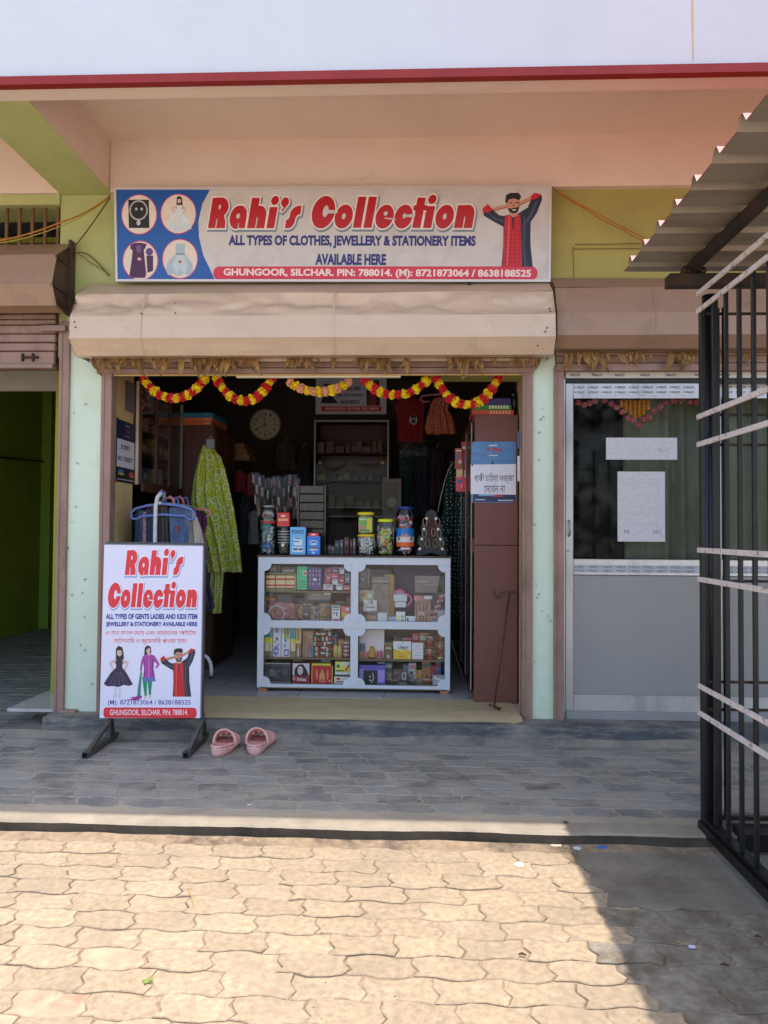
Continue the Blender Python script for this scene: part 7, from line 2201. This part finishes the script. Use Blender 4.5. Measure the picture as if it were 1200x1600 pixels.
# ================================================================ maroon wardrobe at the right with posters
YWD = 0.36
x0, x1 = at(741, 900, YWD).x, RJ - .002
zt, z0 = at(770, 648, YWD).z, ZF + .001
wd = thing('wardrobe', 'tall maroon laminate wardrobe with glass doors just inside the right of the doorway', 'wardrobe', Vector(((x0 + x1) / 2, YWD, ZF)))
def wb(name, m, a, b, bev=.002): k = MB(m); k.box(a, b, bev); return k.build(name, wd)
zm = at(770, 852, YWD).z
YE = gx(724, x0)
wb('side_panel', m_laminate, (x0, YWD, zm + .002), (x1, YWD + .02, zt)); wb('side_panel', m_laminate, (x0, YWD, z0 + .0), (x1, YWD + .02, zm - .002))
wb('top', m_laminate, (x0, YWD + .021, zt - .02), (x1, YE, zt)); wb('carcass', m_wood, (x0 + .25, YWD + .021, z0), (x1, YE, zt - .021))
for z in (z0, .55, .9, zm - .01, 1.55, 1.85):
    wb('shelf', m_wood, (x0 + .01, YWD + .021, z), (x0 + .249, YE - .021, z + .018))
wb('end_panel', m_laminate, (x0, YE - .02, z0), (x0 + .249, YE, zt - .021))
wb('glass_door', m_glass, (x0 - .012, YWD + .04, z0 + .08), (x0 - .008, YE - .02, zm - .05), 0); wb('glass_door', m_glass, (x0 - .012, YWD + .04, zm + .04), (x0 - .008, YE - .02, zt - .05), 0)
for a, b in ((z0 + .05, z0 + .08), (zm - .05, zm + .04), (zt - .05, zt)):
    wb('rail', m_wood, (x0 - .014, YWD, a), (x0 - .001, YE, b))
for y in (YWD + .03, (YWD + YE) / 2, YE - .02):
    wb('door_edge', m_trim, (x0 - .022, y, z0 + .08), (x0 - .0145, y + .016, zt - .05))
# boxes on top
zz = zt + .001
def b3(px0, px1, h, c, lb, edge, y=YWD + .02):
    global zz
    a, b = at(px0, 640, y), at(px1, 640, y)
    t = box_thing('flat_box', lb, 'box', (a.x, y, zz), (b.x, y + .3, zz + h - .001), pc(*c), .002, 'flat boxes on the wardrobe')
    q = Print(lambda u, v, z=zz: Vector((a.x + (b.x - a.x) * u, y, z + h * v)), (0, -1, 0), .0005)
    if edge:
        for i in range(7): q.rect('box_print', pc(*edge), .42 + i * .075, .2 + .05 * (i % 2), .47 + i * .075, .8, 1)
    q.build(t); zz += h
b3(738, 803, .036, (200, 74, 40), 'orange-red flat box lowest on the wardrobe', (224, 160, 120))
b3(739, 799, .036, (50, 130, 50), 'green flat box in the middle of the pile on the wardrobe', (220, 224, 200))
b3(744, 798, .045, (60, 52, 120), 'violet flat box topmost on the wardrobe', None)
t = thing('helmet', 'dark rounded object wedged between the flat boxes and the door post', 'helmet', at(800, 645, YWD + .05))
k = MB(mat('dark_gloss', rgb(34, 32, 34), rough=.25)); c = at(803, 628, YWD + .14); k.lathe(c, [(.015, -.09), (.035, -.06), (.045, 0), (.04, .05), (.015, .08)], 16); k.build('shell', t)
k = MB(pc(200, 200, 200)); p = at(801, 618, YWD + .085); k.lathe(p, [(.005, 0), (.005, .008)], 8); k.build('stud', t)
# Bengali notice
A, B = at(737, 785, YWD - .004), at(806, 690, YWD - .004)
bp2 = thing('poster', 'Bengali notice over a blue sky poster taped on the maroon wardrobe', 'poster', Vector(((A.x + B.x) / 2, YWD - .004, A.z)))
k = MB(mat('poster_sky', rgb(84, 130, 180), rough=.35, var=.25, scale=9, stretch=(1, 1, 3))); k.box((A.x, YWD - .004, A.z), (B.x, YWD - .001, B.z)); k.build('sheet', bp2)
P = Print(lambda u, v: at(u, v, YWD - .004), (0, -1, 0), .0005)
P.rect('picture', pc(30, 42, 84), 739, 772, 805, 784, 1)
P.rect('picture#2', pc(110, 160, 200), 748, 772, 775, 775, 1.5)
wp = [(735.5, 726), (806, 725), (806, 773), (735.5, 772)]
P.poly('paper', pc(222, 222, 232), wp, 2)
P.text('lettering', pc(70, 66, 74), 'বাকী চািহয়া লজ্জা', 741, 756, 803, 739, 4, .0)
P.text('lettering#2', pc(70, 66, 74), 'েদেবন না', 756, 770, 789, 758, 4, .0)
P.text('heading', pc(206, 50, 90), 'প্রদীপ', 758, 709, 784, 699, 2, .04)
P.rect('heading', pc(206, 214, 226), 764, 695, 777, 697, 2); P.rect('heading', pc(206, 214, 226), 764, 711, 778, 712.5, 2)
P.poly('picture#3', pc(40, 50, 80), [(768, 726), (769.5, 718), (772, 726)], 2)
P.rect('picture', pc(196, 60, 70), 770, 773.5, 786, 776, 2.2); P.rect('picture', pc(196, 200, 214), 742, 780, 758, 781.5, 2.2); P.rect('picture', pc(196, 200, 214), 778, 781, 802, 782.5, 2.2)
P.build(bp2)
for px, py in ((739, 691), (738, 727), (739, 785), (804, 785)):
    k = MB(pc(160, 40, 40)); p = at(px, py, YWD - .006); k.box(p - Vector((.006, 0, .006)), p + Vector((.006, .001, .006))); k.build('tape', bp2)
st_ = MB(pc(60, 84, 130)); a, b = at(809, 701, -.0), at(813.5, 673, -.0)
st_.box((a.x, .012, a.z), (b.x, .0195, b.z), .002); tag(st_.build('blue_sticker', None, loc=a), 'small blue sticker on the cream door post at right', 'sticker')
st_ = MB(pc(206, 204, 206)); a, b = at(809, 752, -.0), at(813, 712, -.0)
st_.box((a.x, .012, a.z), (b.x, .0195, b.z), .002); tag(st_.build('white_sticker', None, loc=a), 'narrow white sticker below the blue one on the door post', 'sticker')
# shutter hook rod leaning on the wardrobe
hk = thing('shutter_hook', 'long rusty iron shutter pull rod with a hooked handle leaning on the wardrobe', 'hook rod', atz(772, 1104, ZF))
m_rod = mat('rusty_rod', rgb(92, 70, 62), rough=.6, metal=.4, var=.3, scale=30)
a, b = at(772, 1104, .16), at(796, 928, .31)
k = MB(m_rod); k.tube([a, b], .0065, 8); k.build('rod', hk)
k = MB(m_rod); k.tube([at(764, 1101, .16), at(782, 1108, .16)], .009, 8); k.build('foot_bar', hk)
k = MB(m_rod); k.tube([at(x, y, .30) for x, y in ((772, 923), (774, 930), (778, 935), (782, 934), (784, 927), (790, 925), (797, 925), (806, 926))], .006, 8); k.build('hook', hk)

# ================================================================ aluminium door with curtains behind
YD = 0.03
X = lambda px, Y=YD: at(px, 850, Y).x
zs = at(940, 1112, YD).z
fr = thing('door_frame', 'fixed aluminium frame round the right-hand sliding doors', 'door frame', (X(1000), YD, zs))
def db(parent, name, m, px0, py0, px1, py1, ya, yb, bev=.002):
    a, b = at(px0, py1, ya), at(px1, py0, ya)
    k = MB(m); k.box((a.x, ya, a.z), (b.x, yb, b.z), bev); return k.build(name, parent)
XD2 = 3.2
def bar_h(parent, name, m, xa, xb, py0, py1, ya, yb, bev=.002):
    k = MB(m); k.box((xa, ya, at(990, py1, ya).z), (xb, yb, at(990, py0, ya).z), bev); return k.build(name, parent)
bar_h(fr, 'head', mat('printed_tape', rgb(196, 192, 184), rough=.5, var=.1, scale=14), X(882), XD2, 580.5, 590.5, .0, .05)
bar_h(fr, 'head_track', m_black, X(883), XD2, 591, 598, .02, .1)
db(fr, 'jamb', m_alu, 879.5, 592, 883.5, 1120, .005, .06)
bar_h(fr, 'sill_track', m_alup, X(883), XD2, 1113, 1127, .0, .09)
P = Print(lambda u, v: at(u, v, -.0005), (0, -1, 0), .0004)
for x in (890, 925, 960, 1000, 1040, 1085, 1125):
    P.text('tape_lettering', m_black, 'WALCO', x, 588, x + 16, 584, 1, .03)
P.build(fr)
for di, (pxa, pxb, yd, lb) in enumerate(((883.8, 1120, YD, 'front sliding aluminium door with two paper notices on its glass'), (1112, 1420, YD + .05, 'rear sliding aluminium door behind the black cage'))):
    dr = thing('sliding_door', lb, 'door', (X((pxa + pxb) / 2, yd), yd, zs), 'aluminium sliding doors')
    xa, xb = X(pxa, yd), X(pxb, yd)
    sw_ = X(896, yd) - X(884, yd)
    if di == 1: sw_ *= 1.3
    k = MB(m_alu); k.box((xa, yd, zs), (xa + sw_, yd + .035, at(990, 598.5, yd).z), .003); k.build('stile', dr)
    k = MB(m_alu); k.box((xb - sw_, yd, zs), (xb, yd + .035, at(990, 598.5, yd).z), .003); k.build('stile', dr)
    xa += sw_ + .0005; xb -= sw_ + .0005
    bar_h(dr, 'top_rail', m_alu, xa, xb, 598.5, 621, yd + .002, yd + .033, .003)
    bar_h(dr, 'middle_rail', m_alu, xa, xb, 874, 899, yd + .002, yd + .033, .003)
    bar_h(dr, 'bottom_rail', m_alu, xa, xb, 1088, 1112, yd + .002, yd + .033, .003)
    bar_h(dr, 'rail_lip', m_alu, xa, xb, 618, 622.5, yd - .003, yd + .001, .001)
    bar_h(dr, 'rail_lip', m_alu, xa, xb, 1087, 1090, yd - .003, yd + .001, .001)
    bar_h(dr, 'lower_panel', m_alup, xa, xb, 899.5, 1087.5, yd + .012, yd + .022, 0)
    bar_h(dr, 'glass_pane', m_gdoor, xa, xb, 621.5, 873.5, yd + .014, yd + .019, 0)
    m_tp = mat('tape_white', rgb(168, 172, 180), rough=.4, var=.1, scale=30)
    for p0, p1 in ((883, 895),):
        bar_h(dr, 'printed_tape', m_tp, xa + .005, xb - .005, p0, p1, yd + .0008, yd + .0018, 0)
    P = Print(lambda u, v: Vector((u, yd + .0006, at(990, v, yd).z)), (0, -1, 0), .0002)
    nx = int((xb - xa) / .085)
    for i in range(nx):
        x = xa + .02 + i * .085
        for v0, v1 in ((607, 603), (614.5, 611), (888, 884.5), (893.8, 890.3)):
            P.text('tape_lettering', pc(96, 100, 112), 'WALCO', x, v0, x + .05, v1, 1, .03)
            P.poly('tape_lettering', pc(90, 96, 112), [(x - .012, v0), (x - .012, v1), (x - .004, (v0 + v1) / 2)], 1)
    P.build(dr)
    if di == 0:
        k = MB(mat('handle_steel', rgb(170, 168, 166), rough=.3, metal=.8)); p = at(888.5, 826, yd)
        k.tube([p + Vector((0, -.002, .05)), p + Vector((.004, -.022, .038)), p + Vector((.004, -.024, -.03)), p + Vector((0, -.002, -.045))], [.007, .006, .006, .007], 8); k.build('handle', dr)
        k = MB(m_black); p = at(887.5, 861, yd); k.lathe(p + Vector((0, -.002, -.004)), [(.004, 0), (.005, .004), (.004, .008)], 8); k.build('keyhole', dr)
m_paper = mat('paper_back', rgb(196, 196, 200), rough=.8, var=.1, scale=50, dirt=rgb(150, 152, 156), damt=.6, dscale=90, dlo=.52, dhi=.7)
for (x0_, y0_, x1_, y1_, lb) in ((947, 684, 1058, 718, 'wide paper notice seen from behind, high on the door glass'), (965, 737, 1039, 846, 'tall paper notice seen from behind, lower on the door glass')):
    a, b = at(x0_, y1_, YD + .0125), at(x1_, y0_, YD + .0125)
    t = thing('paper_notice', lb, 'notice', a, 'paper notices on the door glass')
    k = MB(m_paper); k.box((a.x, YD + .0125, a.z), (b.x, YD + .0135, b.z)); k.build('sheet', t)
    P = Print(lambda u, v: at(u, v, YD + .0123), (0, -1, 0), .0002)
    rr = random.Random(int(x0_))
    if y0_ < 700:
        for i in range(90):
            px, py = rr.uniform(x0_ + 5, x1_ - 8), rr.choice([692, 697, 702, 707, 711]) + rr.uniform(-1, 1)
            P.rect('faint_print', pc(168, 168, 172), px, py, px + rr.uniform(.6, 2.4), py + .7, 1)
        P.text('faint_print', pc(150, 150, 156), '20151', 1028, 706, 1046, 701, 1, .01)
    else:
        for ly in (749, 755, 803, 819):
            px = x0_ + 9
            while px < x1_ - 9:
                P.rect('faint_print', pc(150, 150, 156), px, ly, px + rr.uniform(.7, 2), ly + .9, 1); px += rr.uniform(2, 5)
        P.text('faint_print', pc(120, 122, 130), 'PE', 975, 834, 984, 828, 1, .01); P.text('faint_print', pc(120, 122, 130), '001', 1020, 834, 1032, 828, 1, .01)
        for i in range(150):
            px, py = rr.uniform(x0_ + 6, x1_ - 6), rr.uniform(746, 830)
            P.rect('faint_print', pc(172, 172, 176), px, py, px + 1.2, py + .7, 1)
    P.build(t)
m_cur = mat('sage_curtain', rgb(142, 146, 126), rough=.85, var=.08, scale=4, bump=.2, bscale=200)
def curtain(label, pxa, pxb, Y, seed, m=m_cur):
    xa, xb = at(pxa, 800, Y).x, at(pxb, 800, Y).x
    z1 = at(1000, 612, Y).z
    k = MB(m)
    def f(u, v):
        fl = 1 + .15 * (1 - v) * (1 if seed % 2 else -.5)
        x = xa + (xb - xa) * u + .02 * sin(v * 3 + seed) * (1 - v)
        ph = 3 * noise.noise(Vector((u * 2, v * .7, seed)))
        n = (xb - xa) / .075
        return Vector((x, Y + .018 * sin(u * n * 2 * pi / 1.8 + ph) + .012 * sin(u * n * 5.1 + ph * 2), ZF + .02 + (z1 - ZF) * v))
    k.grid(f, 140, 20)
    return tag(k.build('curtain', None, loc=(xa, Y, ZF)), label, 'curtain', 'sage curtains behind the glass')
curtain('sage green curtain hanging behind the right half of the front glass door', 974, 1112, .22, 1)
curtain('sage green curtain behind the rear glass door and the cage', 1124, 1330, .26, 4)
# flower toran inside the glass
m_pf = mat('pink_cloth_flower', rgb(206, 84, 104), rough=.7, var=.3, scale=60, dirt=rgb(226, 190, 150), damt=.9, dscale=50)
m_of = mat('orange_bead', rgb(236, 150, 20), rough=.7, var=.2, scale=60)
def puff(b, p, r, n=9):
    for i in range(n):
        a = i * 2 * pi / n
        c = p + Vector((cos(a) * r * .45, -.2 * r, sin(a) * r * .45))
        b.lathe(c - Vector((0, 0, r * .45)), [(r * .15, 0), (r * .5, r * .3), (r * .5, r * .6), (r * .12, r * .9)], 6)
fy = .10
tr = thing('flower_garland', 'pink cloth flower swag with orange strings inside the door glass', 'garland', at(990, 625, fy))
pts = [(903, 629), (912, 633), (921, 630), (930, 627), (944, 626), (955, 631), (963, 637), (972, 644), (981, 654), (990, 657), (998, 664), (1006, 656), (1014, 652), (1022, 643), (1031, 636), (1040, 630), (1052, 627), (1064, 626), (1078, 628), (1088, 629), (1104, 627)]
for px, py in pts:
    b = MB(m_pf); puff(b, at(px, py, fy), .022); b.build('flower', tr)
for i, (px, n) in enumerate(((971, 3), (978, 5), (985, 6), (992, 8), (999, 7), (1006, 6), (1013, 4))):
    for j in range(n):
        if i % 1 == 0:
            b = MB(m_of); b.lathe(at(px, 627 + j * 3.9, fy) - Vector((0, 0, .008)), [(.006, 0), (.013, .005), (.013, .011), (.006, .016)], 8); b.build('bead', tr)
# dark sheet put in for the unlit room behind the left part of the glass
k = MB(mat('dark_room', rgb(30, 28, 28), rough=.9)); k.box((1.02, .9, ZF), (3.6, .95, 2.9)); k.build('dark_room_sheet', bld)

# ================================================================ black cage, its rails and the tin roof
m_bar = mat('black_bar', rgb(13, 13, 15), rough=.38, metal=.2, var=.25, scale=18, dirt=rgb(46, 38, 34), damt=.5, dscale=10)
m_rail = mat('pale_primer_rail', rgb(208, 196, 190), rough=.6, var=.15, scale=30, dirt=rgb(130, 96, 84), damt=.8, dscale=26, dlo=.56, dhi=.62)
cg = thing('cage', 'black steel bar cage with pale pink flat rails at the right edge', 'cage', (1.25, -1.41, ZW))
D0 = 3.29
YG = CAM.y + D0
XG0 = at(1098, 900, YG).x
zb_ = at(1096, 1281, YG).z
ztop = at(1096, 480, YG).z
def vbar_(parent, x, y, z0, z1, w, name='bar', m=m_bar, w2=None):
    w2 = w2 or w
    k = MB(m); k.box((x - w / 2, y - w2 / 2, z0), (x + w / 2, y + w2 / 2, z1), .002); return k.build(name, parent)
vbar_(cg, XG0, YG, zb_, ztop, .018, 'corner_bar', w2=.03)
for i in range(1, 23):
    vbar_(cg, XG0 + .004, YG - .122 * i, zb_ + .02, ztop + .0, .016)
rails = [459, 486, 651.5, 694.5, 859.5, 905, 1072, 1114]
for py in rails:
    z = at(1094, py, YG).z
    k = MB(m_rail); k.box((XG0 - .020, YG - 3.0, z - .011), (XG0 - .0105, YG + .012, z + .011), .0015); k.build('rail', cg)
k = MB(m_bar); k.box((XG0 - .022, YG - 3.0, zb_ - .045), (XG0 + .022, YG + .01, zb_ - .003)); k.box((XG0 - .010, YG - 3.0, zb_ - .0025), (XG0 + .03, YG + .009, zb_ + .019)); k.build('base_channel', cg)
# back panel of the cage, facing the street
for i in range(1, 12):
    xx = XG0 + .018 + .0625 * (2 * i - 1) + .02
    k = MB(m_bar); k.tube([(xx, YG + .01, zb_), (xx, YG + .01, ztop - .0)], .0105, 8); k.build('bar', cg)
for py in (490, 648, 695, 863, 908, 1066, 1109):
    z = at(1130, py, YG + .02).z
    k = MB(m_rust); k.box((XG0 + .03, YG + .0215, z - .006), (XG0 + 1.6, YG + .027, z + .006)); k.build('rail', cg)
k = MB(m_bar); k.box((XG0 + .02, YG, zb_ - .0), (XG0 + 1.6, YG + .02, zb_ + .018)); k.build('base_channel', cg)
k = MB(m_bar); k.box((XG0 + .11, YG - .14, ZW - .04), (XG0 + 1.5, YG - .02, zb_ - .004)); k.build('base_block', cg)
# roof on round posts
RZ = 2.47
rf = thing('tin_roof', 'low corrugated tin lean-to roof on a round black post over the cage', 'roof', (1.3, YG, ZW))
def colp(px, Yp): return at(px, 850, Yp)
YP1 = YG + .06
xc = at(1111, 850, YP1).x
k = MB(mat('navy_post', rgb(34, 38, 50), rough=.3, metal=.3, var=.2)); k.tube([(xc, YP1, .0), (xc, YP1, RZ - .09)], .034, 20); k.build('post', rf)
k = MB(m_bar); k.tube([(xc + .0, YP1 - 3.2, .0), (xc, YP1 - 3.2, RZ - .09)], .034, 16); k.build('post', rf)
k = MB(m_bar); k.box((at(1119, 850, YG + .02).x, YG + .012, zb_ - .03), (at(1125, 850, YG + .02).x, YG + .05, ztop)); k.build('flat_post', rf)
# cross beam
ab = at(1044, 447, YP1 - .02); at_ = at(1044, 428, YP1 - .02)
k = MB(m_rust); k.box((ab.x, YP1 - .04, ab.z), (3.3, YP1 + .03, ab.z + .052), .003); k.build('cross_beam', rf)
zbm = ab.z + .053
# roof sheet: trapezoid ribs running left-right, ridge pitch .19
XR0 = at(975, 425, YG + .16).x
ZR = at(975, 425, YG + .16).z
zr0 = max(zbm + .055, ZR)
m_tin = mat('weathered_tin', rgb(150, 138, 122), rough=.5, metal=.35, var=.12, scale=7, stretch=(.4, 3, 1), dirt=rgb(112, 92, 70), damt=.6, dscale=3)
m_tinr = mat('red_tin_top', rgb(158, 62, 58), rough=.5, var=.1, scale=4)
PITCH_R = .19
prof = [(0, 0), (.34, 0), (.46, .034), (.54, .034), (.66, 0), (.81, 0.0), (1, 0)]
YSs = []
y = YG + .16
nrib = 17
for i in range(nrib):
    for t, h in prof[:-1]:
        YSs.append((y - PITCH_R * (i + t), h))
YSs.append((y - PITCH_R * nrib, 0))
XR1 = 3.4
def sheet(z_off, m, flip):
    b = MB(m)
    vs = []
    nx = 10
    for k_ in range(nx + 1):
        x = XR0 + (XR1 - XR0) * k_ / nx
        for (yy, h) in YSs:
            vs.append((x, yy, ZR + h + z_off + .003 * noise.noise(Vector((x * 2, yy * 2, 0)))))
    n = len(YSs); fs = []
    for k_ in range(nx):
        for j in range(n - 1):
            q = (k_ * n + j, k_ * n + j + 1, (k_ + 1) * n + j + 1, (k_ + 1) * n + j)
            fs.append(q[::-1] if flip else q)
    b.add(vs, fs)
    return b
sheet(0, m_tin, False).build('tin_sheet', rf)
sheet(.003, m_tinr, True).build('painted_top', rf)
# folded rib ends catching the sun
for i in range(nrib):
    yc = y - PITCH_R * (i + .5)
    b = MB(m_tinr)
    b.add([(XR0 - .001, yc + .014, ZR + .032), (XR0 - .001, yc - .014, ZR + .032), (XR0 - .016, yc, ZR + .008)], [(0, 1, 2), (2, 1, 0)])
    b.build('rib_end', rf)
# purlins under the sheet
for px, r, yo in ((1085, .027, 0), (1290, .027, 0)):
    x_ = at(px, 425, YG).x
    k = MB(m_rust); k.tube([(x_, YP1 + .04, ZR - r - .004), (x_, YG - 3.1, ZR - r - .004)], r, 12); k.build('purlin', rf)
for i in range(7):
    k = MB(m_rust)
    yy = YP1 - .05 - .02 * i
    k.lathe((at(1085, 425, YG).x + random.uniform(-.05, .05), YP1 - .02 + random.uniform(-.03, .03), zbm - .002), [(.012, 0), (.016, .01), (.006, .02 + .01 * random.random())], 6)
    k.build('weld_lump', rf)

# ================================================================ small litter
random.seed(8)
def flake(name, label, cat, px, py, s, col, n=5, z=0.003, th=.001):
    p = atz(px, py, z)
    pts = [(p.x + s * (0.7 + .5 * random.random()) * cos(a) * 1.3, p.y + s * (0.7 + .5 * random.random()) * sin(a)) for a in [i * 2 * pi / n for i in range(n)]]
    k = MB(pc(*col, .6)); k.prism(pts, lambda u, v, d: Vector((u, v, d)), z + th + .002, z)
    return tag(k.build(name, None, loc=p), label, cat)
flake('plastic_scrap', 'bright blue plastic scrap in the shade by the kerb', 'scrap', 941, 1324, .018, (30, 110, 190))
flake('plastic_scrap', 'pale clear wrapper scrap left of the blue scrap', 'scrap', 901, 1326, .018, (190, 200, 204))
flake('plastic_scrap', 'crumpled beige wrapper against the kerb in the sun', 'scrap', 868, 1320, .022, (214, 190, 160), 7)
flake('plaster_flake', 'white plaster flake on a sunlit block near the kerb', 'flake', 812, 1352, .018, (230, 222, 206), 8)
flake('paper_scrap', 'tiny lilac paper flower lying in the shadow at right', 'scrap', 1081, 1480, .010, (206, 196, 222), 6)
flake('paper_scrap', 'white paper shred on the shaded walkway', 'scrap', 390, 1258, .012, (200, 196, 186), 5, ZW + .004)
for i, (px, py) in enumerate(((816, 1493), (1132, 1509), (1184, 1465), (884, 1286))):
    k = MB(pc(84, 44, 34, .7)); p = atz(px, py, .004 if py > 1300 else ZW + .003); k.tube([p + Vector((-.012, 0, .003)), p + Vector((0, .004, .005)), p + Vector((.012, -.003, .003))], [.002, .004, .002], 6)
    tag(k.build('dead_leaf', None, loc=p), ('small brown dead leaf on the sunlit pavers', 'dark dead leaf in the shadow near the right edge', 'dead leaf beneath the cage rail', 'dark speck of leaf on the kerb top')[i], 'leaf')
wp_ = atz(229, 1535, 0)
wdv = thing('weed_sprout', 'tiny green weed sprouting from a joint in the sunlit paving', 'weed', wp_)
m_weed = mat('weed_green', rgb(110, 130, 50), rough=.7, var=.3, scale=60)
for i in range(11):
    a = i * 2.4; L = random.uniform(.014, .026)
    d = Vector((cos(a), sin(a), .5)).normalized(); s = Vector((-sin(a), cos(a), 0)) * .004
    b = MB(m_weed); b.add([wp_, wp_ + d * L * .5 + s, wp_ + d * L - Vector((0, 0, .003)), wp_ + d * L * .5 - s], [(0, 1, 2, 3), (3, 2, 1, 0)]); b.build('leaf', wdv)
st2 = MB(mat('straw', rgb(190, 160, 90), rough=.8)); st2.tube([atz(1058, 1471, .004), atz(1096, 1482, .004)], .0012, 5); tag(st2.build('straw', None, loc=atz(1060, 1472, 0)), 'thin yellow straw lying by the lilac paper flower', 'straw')
st2 = MB(mat('straw', rgb(190, 160, 90), rough=.8)); st2.tube([atz(294, 1388, .004), atz(302, 1410, .006), atz(304, 1418, .003)], .0012, 5); tag(st2.build('straw', None, loc=atz(294, 1388, 0)), 'dry grass straw lying on the sunlit pavers at left', 'straw')
# leaf litter and crumbs at the foot of the kerb and along the cage base
lit = MB(mat('litter', rgb(130, 96, 66), rough=.9, var=.5, scale=80))
for i in range(420):
    if i < 260:
        t = random.random(); px = 880 + 300 * t; py = 1325 + 130 * t * random.random() + random.gauss(0, 6)
    else:
        px = random.uniform(200, 900); py = 1311 + random.gauss(0, 3)
    p = atz(px, py, .004)
    if p.y > -1.50: continue
    a = random.uniform(0, pi); s = random.uniform(.002, .006)
    d = Vector((cos(a), sin(a), 0)) * s; e = Vector((-sin(a), cos(a), 0)) * s * .4
    up = Vector((0, 0, random.uniform(.001, .003)))
    lit.add([p - d, p + e + up, p + d, p - e], [(0, 3, 2, 1)])
stuff(lit.build('leaf_litter'), 'brown leaf crumbs scattered along the kerb foot and cage base', 'litter')
peb = MB(mat('pebble', rgb(170, 156, 136), rough=.9, var=.3, scale=60))
for i in range(160):
    if i % 3 == 0: p = atz(random.uniform(1000, 1110), random.uniform(1296, 1312), .01)
    elif i % 3 == 1: p = atz(random.uniform(0, 1000), random.uniform(1312, 1325), .002)
    else: p = atz(random.uniform(0, 1100), random.uniform(1330, 1600), .002)
    s = random.uniform(.002, .007) if i % 3 == 0 else random.uniform(.001, .003)
    peb.lathe(p, [(s * .6, 0), (s, s * .4), (s * .5, s * .9)], 6)
stuff(peb.build('pebbles'), 'small pebbles and grit along the kerb foot and joints', 'gravel')
